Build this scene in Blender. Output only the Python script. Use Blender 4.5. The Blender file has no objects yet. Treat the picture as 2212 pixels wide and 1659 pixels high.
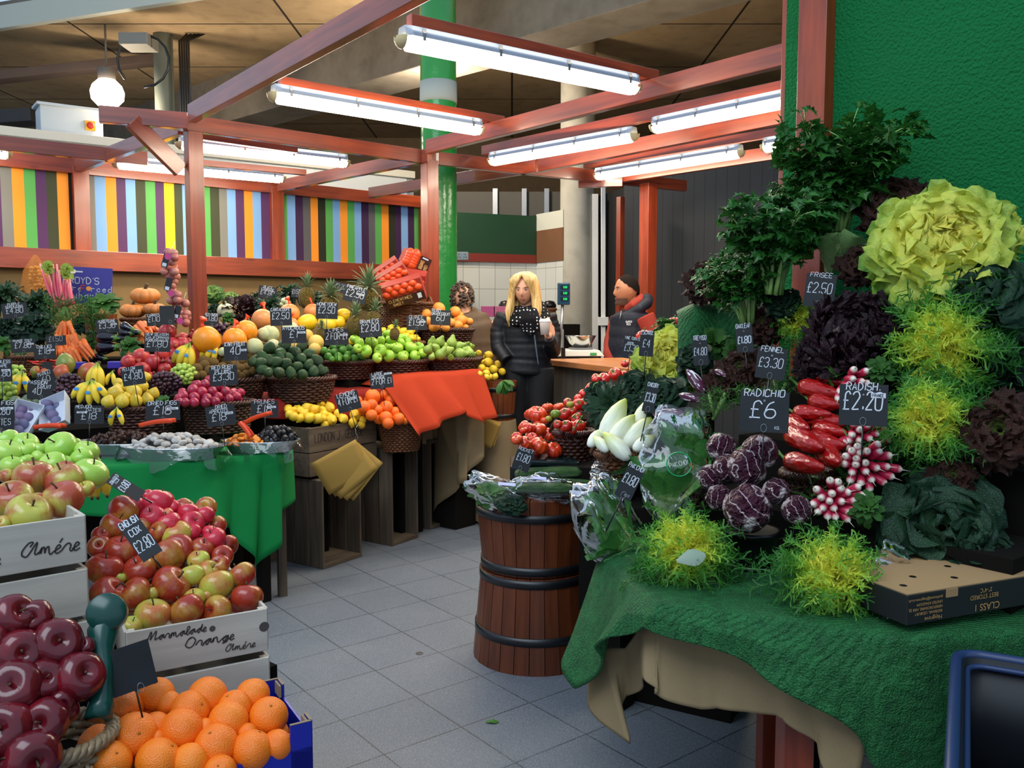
import bpy, math, random
import numpy as np
from mathutils import Vector as V, Matrix, Euler, Quaternion
from math import sin, cos, pi, radians as R, sqrt, atan2
S = bpy.context.scene
COL = S.collection
# ---------------------------------------------------------------- camera
F, PIT, CH = 1850.0, 0.0762, 1.4
cd = bpy.data.cameras.new('camera'); cam = bpy.data.objects.new('camera', cd); COL.objects.link(cam)
cd.sensor_fit = 'HORIZONTAL'; cd.sensor_width = 36; cd.lens = 36 * F / 2212; cd.clip_start = .05; cd.clip_end = 200
cam.location = (0, 0, CH); cam.rotation_euler = (pi / 2 - PIT, 0, 0); S.camera = cam
# ---------------------------------------------------------------- daylight
w = bpy.data.worlds.new('sky'); S.world = w; w.use_nodes = True
wb = w.node_tree.nodes['Background']; wb.inputs[0].default_value = (.60, .77, 1.0, 1); wb.inputs[1].default_value = .72
def area(name, loc, target, sx, sy, e, col):
    l = bpy.data.lights.new(name, 'AREA'); l.shape = 'RECTANGLE'; l.size = sx; l.size_y = sy; l.energy = e; l.color = col
    o = bpy.data.objects.new(name, l); COL.objects.link(o); o.location = loc
    o.rotation_euler = (V(target) - V(loc)).to_track_quat('-Z', 'Y').to_euler(); return o
area('roof_glazing_daylight', (-2.2, -.6, 5.6), (-.2, 3.6, .4), 5, 3.2, 215, (.80, .91, 1.0))
S.view_settings.view_transform = 'Standard'; S.view_settings.look = 'None'
S.view_settings.gamma = 1; S.view_settings.use_curve_mapping = False; S.view_settings.exposure = .22
# ---------------------------------------------------------------- helpers
RF, RU, RR = V((0, cos(PIT), -sin(PIT))), V((0, sin(PIT), cos(PIT))), V((1, 0, 0))
def ray(px, py): return RF + RR * ((px - 1106) / F) - RU * ((py - 829.5) / F)
def P(px, py, Y):
    d = ray(px, py); return V((0, 0, CH)) + d * (Y / d.y)
def PZ(px, py, z):
    d = ray(px, py); return V((0, 0, CH)) + d * ((z - CH) / d.z)
def hitplane(px, py, q, n):
    d = ray(px, py); c = V((0, 0, CH)); return c + d * ((q - c).dot(n) / d.dot(n))
def az(a): return V((sin(R(a)), cos(R(a)), 0))          # heading, degrees right of the viewing direction
class Slope:                                              # a sloping display surface
    def __init__(s, px, py, Y, a=38, t=40):
        s.q = P(px, py, Y); s.u = az(a); s.v = V((-s.u.y, s.u.x, 0)); s.d = s.v * cos(R(t)) + V((0, 0, sin(R(t)))); s.n = s.u.cross(s.d).normalized()
    def hit(s, px, py, off=0): return hitplane(px, py, s.q + s.n * off, s.n)
def lin(h):
    h = h.lstrip('#'); r = []
    for i in (0, 2, 4):
        c = int(h[i:i + 2], 16) / 255; r.append(c / 12.92 if c <= .04045 else ((c + .055) / 1.055) ** 2.4)
    return (*r, 1)
class MB:
    def __init__(s): s.v = []; s.f = []; s.m = []; s.c = []; s.cur = 0; s.cc = 0.
    def add(s, vs, fs, c=None):
        b = len(s.v); s.v += [tuple(x) for x in vs]; s.f += [tuple(i + b for i in f) for f in fs]
        s.m += [s.cur] * len(fs); s.c += (list(c) if c is not None else [s.cc] * len(vs)); return s
    def box(s, c, d, rot=None):
        c = V(c); h = V(d) / 2; vs = [V((x * h.x, y * h.y, z * h.z)) for x in (-1, 1) for y in (-1, 1) for z in (-1, 1)]
        if rot is not None: vs = [rot @ v for v in vs]
        return s.add([v + c for v in vs], [(0, 1, 3, 2), (4, 6, 7, 5), (0, 4, 5, 1), (2, 3, 7, 6), (0, 2, 6, 4), (1, 5, 7, 3)])
    def hexa(s, p):                                      # 8 corners: bottom ring 4, top ring 4
        return s.add(p, [(0, 3, 2, 1), (4, 5, 6, 7), (0, 1, 5, 4), (1, 2, 6, 5), (2, 3, 7, 6), (3, 0, 4, 7)])
    def tube(s, pts, r, n=8, cap=True, cs=None, flat=1., up=None):
        pts = [V(p) for p in pts]; k = len(pts); rs = r if isinstance(r, (list, tuple)) else [r] * k
        vs = []; cl = []; T = (pts[1] - pts[0]).normalized(); a = (up or (V((0, 0, 1)) if abs(T.z) < .9 else V((1, 0, 0)))); N = (a - T * a.dot(T)).normalized()
        for i in range(k):
            T2 = (pts[min(i + 1, k - 1)] - pts[max(i - 1, 0)])
            if T2.length > 1e-9: T = T2.normalized()
            N = N - T * N.dot(T); N = N.normalized() if N.length > 1e-6 else T.orthogonal().normalized(); B = T.cross(N)
            for j in range(n):
                t = 2 * pi * j / n; vs.append(pts[i] + (N * cos(t) * flat + B * sin(t)) * rs[i])
            cl += [cs[i] if cs else s.cc] * n
        fs = [(i * n + j, i * n + (j + 1) % n, (i + 1) * n + (j + 1) % n, (i + 1) * n + j) for i in range(k - 1) for j in range(n)]
        if cap: fs += [tuple(range(n - 1, -1, -1)), tuple((k - 1) * n + j for j in range(n))]
        return s.add(vs, fs, cl)
    def lathe(s, prof, n=24, fn=None, c=None, o=(0, 0, 0)):       # prof: (r, z); fn(theta, i) -> radial factor
        o = V(o); vs = []; cl = []
        for i, (r, z) in enumerate(prof):
            for j in range(n):
                t = 2 * pi * j / n; k = fn(t, i) if fn else 1; vs.append(o + V((r * k * cos(t), r * k * sin(t), z)))
            cl += [c[i] if c else s.cc] * n
        fs = [(i * n + j, i * n + (j + 1) % n, (i + 1) * n + (j + 1) % n, (i + 1) * n + j) for i in range(len(prof) - 1) for j in range(n)]
        both = prof[0][0] > 1e-4 and prof[-1][0] > 1e-4
        if both: fs.append(tuple(range(n - 1, -1, -1)))
        if both: fs.append(tuple((len(prof) - 1) * n + j for j in range(n)))
        return s.add(vs, fs, cl)
    def surf(s, fn, nu, nv, cf=None, wrap=False):                 # fn(u, v) in 0..1
        vs = []; cl = []; m = nv if wrap else nv + 1
        for i in range(nu + 1):
            for j in range(m):
                vs.append(fn(i / nu, j / nv)); cl.append(cf(i / nu, j / nv) if cf else s.cc)
        fs = [(i * m + j, (i + 1) * m + j, (i + 1) * m + (j + 1) % m, i * m + (j + 1) % m) for i in range(nu) for j in range(nv)]
        return s.add(vs, fs, cl)
    def merge(s, o, M):
        b = len(s.v); s.v += [tuple(M @ V(x)) for x in o.v]; s.f += [tuple(i + b for i in f) for f in o.f]
        s.m += [k + s.cur for k in o.m]; s.c += o.c; return s
def mk(name, mb, mats, parent=None, loc=None, rot=None, sm=True, link=True, bev=0, solid=0):
    me = bpy.data.meshes.new(name); me.from_pydata(mb.v, [], mb.f)
    mats = mats if isinstance(mats, (list, tuple)) else [mats]
    for m in mats: me.materials.append(m)
    me.polygons.foreach_set('material_index', mb.m)
    me.polygons.foreach_set('use_smooth', [bool(sm)] * len(mb.f))
    if any(mb.c): me.attributes.new('c', 'FLOAT', 'POINT').data.foreach_set('value', mb.c)
    me.update(); o = bpy.data.objects.new(name, me)
    if link: COL.objects.link(o)
    if parent: o.parent = parent
    if loc is not None: o.location = loc
    if rot is not None:
        if isinstance(rot, Quaternion): o.rotation_mode = 'QUATERNION'; o.rotation_quaternion = rot
        elif isinstance(rot, Matrix): o.rotation_euler = rot.to_euler()
        else: o.rotation_euler = rot
    if bev:
        b = o.modifiers.new('bevel', 'BEVEL'); b.width = bev; b.segments = 2; b.limit_method = 'ANGLE'
    if solid:
        b = o.modifiers.new('solid', 'SOLIDIFY'); b.thickness = solid; b.offset = 0
    return o
def tag(o, label, cat, group=None, kind=None):
    if label: o['label'] = label
    if cat: o['category'] = cat
    if group: o['group'] = group
    if kind: o['kind'] = kind
    return o
def struct(o): o['kind'] = 'structure'; return o
def emp(name, loc, label, cat, group=None, rot=None, link=True):
    o = bpy.data.objects.new(name, None); o.empty_display_size = .05
    if link: COL.objects.link(o)
    o.location = loc
    if rot is not None: o.rotation_euler = rot
    return tag(o, label, cat, group)
def qfrom(x=None, y=None, z=None):                        # rotation whose z (and x) axis follow given directions
    Z = V(z).normalized(); X = V(x); X = (X - Z * X.dot(Z)).normalized(); Y = Z.cross(X)
    return Matrix((X, Y, Z)).transposed()
def dup(src, loc, rot=None, sc=1., label=None, group=None, cat=None):
    r = src.copy(); COL.objects.link(r); r.location = loc
    if rot is not None:
        r.rotation_euler = rot.to_euler() if isinstance(rot, (Matrix, Quaternion)) else rot
    r.scale = (sc, sc, sc) if isinstance(sc, (int, float)) else sc
    tag(r, label, cat, group)
    for ch in src.children:
        c = ch.copy(); COL.objects.link(c); c.parent = r
        for g in ch.children:
            d = g.copy(); COL.objects.link(d); d.parent = c
    return r
def rnd(a, b): return random.uniform(a, b)
def rrot(): return Euler((rnd(0, 6.3), rnd(0, 6.3), rnd(0, 6.3)))
ORD = 'first second third fourth fifth sixth seventh eighth ninth tenth eleventh twelfth thirteenth fourteenth fifteenth sixteenth seventeenth eighteenth nineteenth twentieth'.split()
# ---------------------------------------------------------------- materials
class N:
    def __init__(s, name):
        s.m = bpy.data.materials.new(name); s.m.use_nodes = True; s.t = s.m.node_tree; s.b = s.t.nodes['Principled BSDF']; s.out = s.t.nodes['Material Output']; s.co = {}
    def n(s, ty, **k):
        n = s.t.nodes.new('ShaderNode' + ty)
        for a, v in k.items():
            if a in ('loc',): continue
            setattr(n, a, v)
        return n
    def l(s, a, b): s.t.links.new(a, b)
    def coord(s, kind='Object', scale=(1, 1, 1), rot=(0, 0, 0)):
        key = (kind, tuple(scale), tuple(rot))
        if key in s.co: return s.co[key]
        c = s.n('TexCoord'); m = s.n('Mapping'); m.inputs['Scale'].default_value = scale; m.inputs['Rotation'].default_value = rot
        s.l(c.outputs[kind], m.inputs[0]); s.co[key] = m.outputs[0]; return m.outputs[0]
    def noise(s, sc, det=3, vec=None, rough=.5, dist=0):
        n = s.n('TexNoise'); n.inputs['Scale'].default_value = sc; n.inputs['Detail'].default_value = det; n.inputs['Roughness'].default_value = rough; n.inputs['Distortion'].default_value = dist
        if vec is not None: s.l(vec, n.inputs['Vector'])
        return n.outputs['Fac']
    def ramp(s, fac, stops, interp='LINEAR'):
        r = s.n('ValToRGB'); r.color_ramp.interpolation = interp; e = r.color_ramp.elements
        while len(e) < len(stops): e.new(.5)
        for i, (p, c) in enumerate(stops):
            e[i].position = p; e[i].color = lin(c) if isinstance(c, str) else (c, c, c, 1)
        s.l(fac, r.inputs[0]); return r.outputs[0]
    def mix(s, f, a, b, mode='MIX'):
        m = s.n('Mix', data_type='RGBA', blend_type=mode)
        for v, i in ((f, 0), (a, 6), (b, 7)):
            if isinstance(v, (int, float)): m.inputs[i].default_value = v if i == 0 else (v, v, v, 1)
            elif isinstance(v, str): m.inputs[i].default_value = lin(v)
            else: s.l(v, m.inputs[i])
        return m.outputs[2]
    def math(s, op, a, b=0., c=None):
        m = s.n('Math', operation=op)
        for i, v in enumerate((a, b) if c is None else (a, b, c)):
            if isinstance(v, (int, float)): m.inputs[i].default_value = v
            else: s.l(v, m.inputs[i])
        return m.outputs[0]
    def rand(s): return s.n('ObjectInfo').outputs['Random']
    def attr(s): return s.n('Attribute', attribute_name='c').outputs['Fac']
    def sep(s, vec):
        n = s.n('SeparateXYZ'); s.l(vec, n.inputs[0]); return n.outputs
    def bump(s, h, st=.3, d=.01):
        b = s.n('Bump'); b.inputs['Strength'].default_value = st; b.inputs['Distance'].default_value = d; s.l(h, b.inputs['Height']); s.l(b.outputs[0], s.b.inputs['Normal']); return s
    def done(s, col=None, rough=.5, spec=.5, metal=0, **k):
        if col is not None:
            if isinstance(col, str): s.b.inputs['Base Color'].default_value = lin(col)
            else: s.l(col, s.b.inputs['Base Color'])
        if isinstance(rough, (int, float)): s.b.inputs['Roughness'].default_value = rough
        else: s.l(rough, s.b.inputs['Roughness'])
        s.b.inputs['Specular IOR Level'].default_value = spec; s.b.inputs['Metallic'].default_value = metal
        for a, v in k.items(): s.b.inputs[a.replace('_', ' ')].default_value = v
        return s.m
MC = {}
def mat(name, f):
    if name not in MC: MC[name] = f(N(name))
    return MC[name]
def plain(name, col, rough=.6, spec=.5, metal=0, var=0, **k):
    def f(n):
        c = col
        if var:
            c = n.mix(n.noise(9, 3, n.coord()), n.mix(var, col, '#000000'), col)
        return n.done(c, rough, spec, metal, **k)
    return mat(name, f)
def mwood(name, a, b, rough=.5, axis=0, dark=None, spec=.4, sc=1., knots=True, bumpd=.002, coat=0.):
    def f(n):
        s = [26 * sc] * 3; s[axis] = 1.6 * sc
        off = n.n('VectorMath', operation='ADD'); cmb = n.n('CombineXYZ'); r = n.math('MULTIPLY', n.rand(), 37.)
        for i in range(3): n.l(r, cmb.inputs[i])
        n.l(n.coord('Object', s), off.inputs[0]); n.l(cmb.outputs[0], off.inputs[1])
        g = n.noise(1., 5, off.outputs[0], .6, .6); big = n.noise(2.2, 2, n.coord('Object'))
        c = n.ramp(g, [(.30, a), (.68, b)])
        c = n.mix(n.ramp(big, [(.35, .0), (.75, .55)]), c, dark or a)
        if knots:
            vo = n.n('TexVoronoi'); s2 = [7.] * 3; s2[axis] = 2.6; n.l(n.coord('Object', s2), vo.inputs['Vector']); vo.inputs['Scale'].default_value = 1.
            c = n.mix(n.ramp(vo.outputs['Distance'], [(.03, .8), (.13, 0.)]), c, dark or a)
        n.bump(g, .35, bumpd); return n.done(c, rough, spec, Coat_Weight=coat, Coat_Roughness=.16)
    return mat(name, f)
M_red = mwood('red stained timber', '#7a2a14', '#b04a22', .38, 0, '#5a1c10', .6, coat=1.)
M_redv = mwood('red stained post timber', '#7c2b14', '#ad4620', .38, 2, '#571a0e', .6, coat=.4)
M_crate = mwood('weathered crate wood', '#4e4032', '#7c6a54', .8, 0, '#33281d')
M_cratev = mwood('weathered crate wood upright', '#463a30', '#6e5e4b', .85, 2, '#2a211a')
M_pale = mwood('pale poplar wood', '#b0aaa0', '#cfc8ba', .6, 0, '#9b948a', bumpd=.0008)
M_barrel = mwood('barrel stave wood', '#6a3014', '#9a5024', .42, 2, '#4a1f0d', .5)
M_counter = mwood('butcher block counter', '#9a5c34', '#c98a54', .35, 0, '#8a5030', knots=False)
M_iron = plain('black iron hoop', '#101114', .4, .6)
M_steel = plain('brushed steel', '#c9cacb', .18, .5, 1.)
M_steelr = plain('dull galvanised metal', '#9a9da0', .45, .5, .9)
M_white = plain('white paint', '#e9e9e4', .5)
M_black = plain('black plastic', '#0c0d0f', .35)
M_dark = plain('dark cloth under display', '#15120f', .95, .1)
M_chalk = plain('white chalk pen', '#cdd2da', .9, .1)
M_board = mat('blackboard card', lambda n: n.done(n.ramp(n.noise(14, 4, n.coord()), [(.3, '#0d1014'), (.75, '#181c22')]), .55, .4))
M_orange_paint = plain('orange plastic', '#ef4a1a', .35)
def wick(name, a, b):
    def f(n):
        c = n.mix(n.noise(60, 3, n.coord()), a, b); c = n.mix(n.ramp(n.noise(400, 1, n.coord()), [(.4, 0.), (.7, .35)]), c, a)
        return n.done(c, .45, .5)
    return mat(name, f)
M_w_dark = wick('dark brown willow', '#2a1410', '#5a3020')
M_w_mid = wick('brown willow', '#4a2814', '#86522c')
M_w_grey = wick('buff willow', '#6e5a44', '#a8906c')
def film(name, tint='#ffffff', k=.16, rough=.07):
    def f(n):
        tr = n.n('BsdfTransparent'); gl = n.n('BsdfGlossy'); gl.inputs['Roughness'].default_value = rough; tr.inputs[0].default_value = lin(tint)
        mx = n.n('MixShader'); fr = n.n('Fresnel'); fr.inputs[0].default_value = 1.5
        nz = n.noise(9, 3, n.coord(), .6, 1.5); bp = n.n('Bump'); bp.inputs['Strength'].default_value = .35; bp.inputs['Distance'].default_value = .012; n.l(nz, bp.inputs['Height'])
        n.l(bp.outputs[0], gl.inputs['Normal']); n.l(bp.outputs[0], fr.inputs['Normal'])
        n.l(n.math('MULTIPLY_ADD', fr.outputs[0], .85, k * .3), mx.inputs[0]); n.l(tr.outputs[0], mx.inputs[1]); n.l(gl.outputs[0], mx.inputs[2]); n.l(mx.outputs[0], n.out.inputs[0])
        return n.m
    return mat(name, f)
M_film = film('clear plastic film')
def cloth(name, a, b=None, rough=.85, sc=300, bump=.001):
    def f(n):
        w1 = n.n('TexWave', bands_direction='X'); w1.inputs['Scale'].default_value = sc; w2 = n.n('TexWave', bands_direction='Z'); w2.inputs['Scale'].default_value = sc
        for q in (w1, w2): n.l(n.coord(), q.inputs[0]); q.inputs['Distortion'].default_value = 1.
        h = n.math('MULTIPLY', w1.outputs[1], w2.outputs[1]); c = n.mix(n.noise(5, 4, n.coord()), a, b or a)
        n.bump(h, .4, bump); return n.done(c, rough, .2)
    return mat(name, f)
M_hess = cloth('hessian sacking', '#7d6a4e', '#a08a66', sc=150, bump=.002)
M_green_cloth = cloth('green table cloth', '#067034', '#087a3a', .8)
M_red_cloth = cloth('dark red cloth', '#7a1c16', '#8e2419')
M_orange_cloth = cloth('orange cloth', '#a33014', '#ae3818')
def grassm(n):
    n1 = n.noise(260, 2, n.coord('Object', (1, 1, 1))); n2 = n.noise(30, 3, n.coord())
    w = n.n('TexWave', bands_direction='Y'); w.inputs['Scale'].default_value = 34; w.inputs['Distortion'].default_value = 5; w.inputs['Detail'].default_value = 2; n.l(n.attr_vec if False else n.coord('Object'), w.inputs[0])
    c = n.ramp(n1, [(.3, '#0a3016'), (.55, '#1a5a2a'), (.8, '#36864a')]); c = n.mix(.35, c, n.ramp(n2, [(.3, '#16502a'), (.7, '#2c8444')]))
    n.bump(n.math('ADD', n1, n.math('MULTIPLY', w.outputs[1], .5)), .9, .007); return n.done(c, .6, .35)
M_turf = mat('artificial grass matting', grassm)
def ms(name, *a): return mat(name, *a)
# stroke lettering ------------------------------------------------
GL = {'A': '00 26 40|12 32', 'B': '00 06 36 45 44 33 03|33 42 41 30 00', 'C': '45 36 16 05 01 10 30 41', 'D': '00 06 26 44 42 20 00', 'E': '46 06 00 40|03 33', 'F': '46 06 00|03 33',
 'G': '45 36 16 05 01 10 30 41 43 23', 'H': '00 06|40 46|03 43', 'I': '20 26', 'J': '46 41 30 10 01', 'K': '00 06|46 03 40', 'L': '06 00 40', 'M': '00 06|06 23|23 46|46 40', 'N': '00 06|06 40|40 46',
 'O': '16 05 01 10 30 41 45 36 16', 'P': '00 06 36 45 44 33 03', 'Q': '16 05 01 10 30 41 45 36 16|22 40', 'R': '00 06 36 45 44 33 03|23 40', 'S': '45 36 16 05 04 13 33 42 41 30 10 01', 'T': '06 46|26 20',
 'U': '06 01 10 30 41 46', 'V': '06 20 46', 'W': '06 10|10 24|24 30|30 46', 'X': '00 46|06 40', 'Y': '06 23 46|23 20', 'Z': '06 46|46 00|00 40', '0': '16 05 01 10 30 41 45 36 16', '1': '20 26',
 '2': '05 16 36 45 44 22 00|00 40', '3': '05 16 36 45 44 33 23|33 42 41 30 10 01', '4': '30 36|36 02|02 42', '5': '46 06 03 33 42 41 30 10 01', '6': '36 15 02 01 10 30 41 42 33 13 02', '7': '06 46|46 10',
 '8': '33 13 04 05 16 36 45 44 33 42 41 30 10 01 02 13', '9': '43 13 04 05 16 36 45 41 30', '#': '45 36 26 15 12 10 00|00 40|03 33', '-': '13 33', '.': '20 21', "'": '26 25', '=': '02 42|04 44', '_': '00 40',
 'a': '33 13 02 01 10 30|34 30', 'b': '06 00 20 31 32 23 03', 'c': '32 23 13 02 01 10 20 31', 'd': '33 13 02 01 10 30|36 30', 'e': '02 32 23 13 02 01 10 20 31', 'h': '06 00|02 13 23 32 30', 'o': '13 02 01 10 20 31 32 23 13', 'r': '04 00|02 13 33', 'u': '03 01 10 30|34 30',
 'f': '36 26 15 10|04 24'}
CU = {'a': (6, '02 24 45 34 23 22 31 43 55 53 62 73'), 'r': (5, '02 14 25 35 44 42 51 62'), 'm': (7, '02 15 12 14 25 32 34 45 52 61 72'), 'l': (3, '02 24 37 28 17 13 21 42'), 'd': (6, '02 24 45 34 23 22 31 43 58 53 62 73'),
 'e': (4, '02 23 34 25 14 12 21 42'), 'n': (6, '02 15 12 14 25 35 42 51 62'), 'g': (6, '02 24 45 34 23 22 31 43 55 51 30 20 41 63'), 'M': (9, '04 13 28 38 32|32 68 78 72 82 93'), 'O': (8, '48 27 14 13 22 41 62 74 76 58 38 27'),
 'A': (9, '46 58 38 15 13 22 42 78 73 82 93'), 'E': (4, '02 23 34 25 14 12 21 42|38 26')}
def crom(p, k=4):
    if len(p) < 4: return p
    o = []; q = [p[0]] + p + [p[-1]]
    for i in range(1, len(q) - 2):
        a, b, c, d = q[i - 1:i + 3]
        for j in range(k):
            t = j / k; o.append(tuple(.5 * (2 * b[m] + (c[m] - a[m]) * t + (2 * a[m] - 5 * b[m] + 4 * c[m] - d[m]) * t * t + (3 * b[m] - a[m] - 3 * c[m] + d[m]) * t ** 3) for m in (0, 1)))
    o.append(p[-1]); return o
def ribbon(mb, pts, w, z=0):
    n = len(pts); vs = []
    for i, (x, y) in enumerate(pts):
        a = pts[max(i - 1, 0)]; b = pts[min(i + 1, n - 1)]; dx, dy = b[0] - a[0], b[1] - a[1]; L = sqrt(dx * dx + dy * dy) or 1
        vs += [(x - dy / L * w / 2, y + dx / L * w / 2, z), (x + dy / L * w / 2, y - dx / L * w / 2, z)]
    mb.add(vs, [(2 * i, 2 * i + 1, 2 * i + 3, 2 * i + 2) for i in range(n - 1)])
def write(mb, txt, x, y, h, w=None, th=None, cursive=False, jit=.25, slant=0., z=0., center=True):
    u = h / 6 if not cursive else h / 8; gap = 1.6; ws = []
    for ch in txt: ws.append((CU[ch][0] if cursive else (4 + gap if ch not in "1I.'- " else 2.6)) if (ch in GL or cursive and ch in CU) else 3.)
    tot = sum(ws) * u; sx = min(1., (w or tot) / tot) if w else 1.
    cx = x - (tot * sx / 2 if center else 0); th = th or h * .1
    for ch, wd in zip(txt, ws):
        g = (CU[ch][1] if cursive else GL.get(ch)) if ch != ' ' else None
        if g:
            ox = -2 if (ch in "1I.'" and not cursive) else 0; ox = ox * 1. + (1. if ox else 0)
            for st in g.split('|'):
                p = [(int(q[0]) + rnd(-jit, jit) * .4, int(q[1]) + rnd(-jit, jit) * .5) for q in st.split()]
                if len(p) == 2: p.insert(1, ((p[0][0] + p[1][0]) / 2 + rnd(-.12, .12), (p[0][1] + p[1][1]) / 2))
                p = [(cx + ((a + ox) + b * slant) * u * sx, y + (b - (2 if cursive else 0)) * u) for a, b in crom(p)]
                ribbon(mb, p, th, z)
        cx += wd * u * sx
    return mb
# ================================================================ the place
# floor ------------------------------------------------------------
def floorm(n):
    c = n.coord('Object'); br = n.n('TexBrick'); n.l(c, br.inputs['Vector']); br.offset = 0; br.squash = 1
    br.inputs['Scale'].default_value = 1; br.inputs['Brick Width'].default_value = .3025; br.inputs['Row Height'].default_value = .3012; br.inputs['Mortar Size'].default_value = .0035; br.inputs['Mortar Smooth'].default_value = .3
    br.inputs['Color1'].default_value = lin('#656b73'); br.inputs['Color2'].default_value = lin('#5f656d'); br.inputs['Mortar'].default_value = lin('#22262a')
    col = n.mix(n.ramp(n.noise(3, 4, c), [(.35, 0.), (.75, .4)]), br.outputs[0], '#74787d')
    col = n.mix(n.ramp(n.noise(420, 1, c), [(.62, 0.), (.70, .8)]), col, '#dfe6ee')
    col = n.mix(n.ramp(n.noise(260, 1, c), [(.3, .5), (.42, 0.)]), col, '#4a4e55')
    n.bump(br.outputs['Fac'], -.4, .004); return n.done(col, .42, .5)
M_floor = mat('grey speckled floor tiles', floorm)
mb = MB(); mb.box((0, 0, -.05), (36, 36, .1)); o = struct(mk('floor', mb, M_floor, sm=False)); o.rotation_euler = (0, 0, R(38.07)); o.location = (-.7834, 3.133, 0)
# concrete ceiling -------------------------------------------------
def conc(name, a, b, joints=False, rough=.9):
    def f(n):
        c = n.coord('Object'); col = n.ramp(n.noise(.9, 6, c, .65), [(.3, a), (.7, b)]); col = n.mix(n.ramp(n.noise(5, 5, c), [(.5, 0.), (.8, .35)]), col, '#3a342c')
        if joints:
            br = n.n('TexBrick'); n.l(c, br.inputs['Vector']); br.offset = 0; br.inputs['Scale'].default_value = 1; br.inputs['Brick Width'].default_value = 2.4; br.inputs['Row Height'].default_value = 1.6
            br.inputs['Mortar Size'].default_value = .014; n.l(col, br.inputs['Color1']); n.l(col, br.inputs['Color2']); br.inputs['Mortar'].default_value = lin('#2e271e'); col = br.outputs[0]
        return n.done(col, rough, .2)
    return mat(name, f)
M_ceil = conc('board marked concrete soffit', '#8f7a5c', '#ac946f', True)
M_conc = conc('concrete', '#a8a496', '#c4c0b2')
M_concd = conc('dark stained concrete', '#5a5347', '#7d766a')
CZ = 4.6
e1, e2 = PZ(0, 66, CZ), PZ(430, 0, CZ); ed = (e2 - e1).normalized(); pr = V((-ed.y, ed.x, 0))
if pr.y < 0: pr = -pr
ca, cb = e1 - ed * .12, e1 + ed * 22
mb = MB(); q = [ca, cb, cb + pr * 16, V((-10.1, 16.6, CZ))]
mb.hexa([p for p in q] + [p + V((0, 0, .22)) for p in q])
o = struct(mk('ceiling', mb, M_ceil, sm=False))
mb = MB(); rot = Matrix.Rotation(atan2(ed.y, ed.x), 3, 'Z'); m = (ca + cb) / 2 - pr * .04
mb.box(m + V((0, 0, .11)), ((cb - ca).length, .08, .24), rot); struct(mk('trim_1', mb, plain('pale fascia', '#b9bcae', .8), sm=False))
mb = MB(); mb.box(m + pr * .3 + V((0, 0, .3)), ((cb - ca).length, .3, .12), rot); struct(mk('trim_2', mb, M_concd, sm=False))
# roof truss of the glazed aisle (upper left corner)
# concrete downstand beam
def beam_between(a, b, w, h, name, m, rnds=0, **k):
    a, b = V(a), V(b); d = b - a; L = d.length; X = d.normalized(); Z = V((0, 0, 1)); Z = (Z - X * Z.dot(X)); Z = Z.normalized() if Z.length > .1 else V((0, 1, 0)); Y = Z.cross(X)
    mb = MB(); mb.box((0, 0, 0), (L, w, h)); o = mk(name, mb, m, k.get('parent'), sm=False, bev=k.get('bev', .003))
    o.location = (a + b) / 2; o.rotation_euler = Matrix((X, Y, Z)).transposed().to_euler(); return o
a, b = PZ(470, 285, 4.0), PZ(1290, 60, 4.0); d = (b - a).normalized()
o = beam_between(a - d * 6 + V((0, 0, .3)), b + d * 5 + V((0, 0, .3)), .55, .62, 'trim_3', M_concd, bev=.01); struct(o)
# columns ----------------------------------------------------------
def column(px, r, Y, m, name, label, z0=0, z1=4.62, n=32):
    mb = MB(); c = P(px, 688, Y); mb.lathe([(r, z0), (r, z1 * .33), (r, z1 * .66), (r, z1)], n); o = mk(name, mb, m); o.location = (c.x, c.y, 0); return tag(o, label, 'column', kind='structure')
M_gcol = mat('glossy green column paint', lambda n: (n.bump(n.noise(14, 4, n.coord()), .5, .01), n.done(n.mix(n.noise(6, 3, n.coord()), '#1f7a34', '#2a8c3c'), .22, .6))[1])
gc = column(950, .151, 7.35, M_gcol, 'green_column', 'glossy green painted round column behind the stall corner post')
mb = MB(); mb.lathe([(.155, 0), (.157, .03), (.155, .17)], 32); mk('dust_collar', mb, plain('grey lint wrap', '#9aa29c', .9), gc, (0, 0, 3.2))
column(1246, .2, 10.1, M_conc, 'concrete_column', 'pale round concrete column behind the weighing scale')
cl = column(370, .105, 9.95, plain('grey green column', '#6d7468', .8), 'square_column', 'grey green column with black cables near hanging lamp')
mb = MB(); cp = P(401, 240, 9.85)
for k in range(5): mb.tube([(cp.x - .05 + k * .026, cp.y, 1.5), (cp.x - .05 + k * .026, cp.y, 4.5), (cp.x + .02 + k * .05, cp.y + .1, 4.62)], .012, 6)
tag(mk('cable_bundle', mb, M_black), 'bundle of black cables running up beside grey column', 'cable')
# back wall and added side wall ----------------------------------------------
def wallbox(name, a, b, z0, z1, m, th=.1, sm=False, **k):
    a, b = V((a[0], a[1], 0)), V((b[0], b[1], 0)); d = (b - a); L = d.length; mb = MB(); mb.box((L / 2, th / 2, (z0 + z1) / 2), (L, th, z1 - z0))
    o = mk(name, mb, m, sm=False); o.location = a; o.rotation_euler = (0, 0, atan2(d.y, d.x)); return o
M_tan = plain('tan rendered wall', '#8d7a60', .9, .2, var=.3)
struct(wallbox('wall_back', (-14, 15.5), (12, 15.5), 0, CZ, M_tan))
struct(wallbox('wall_light_block', (9, 15.5), (5.2, 0), 0, 5.5, plain('dark blocking wall', '#2b2723', .9)))  # unseen side wall, added dark so daylight comes mainly from above
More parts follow.
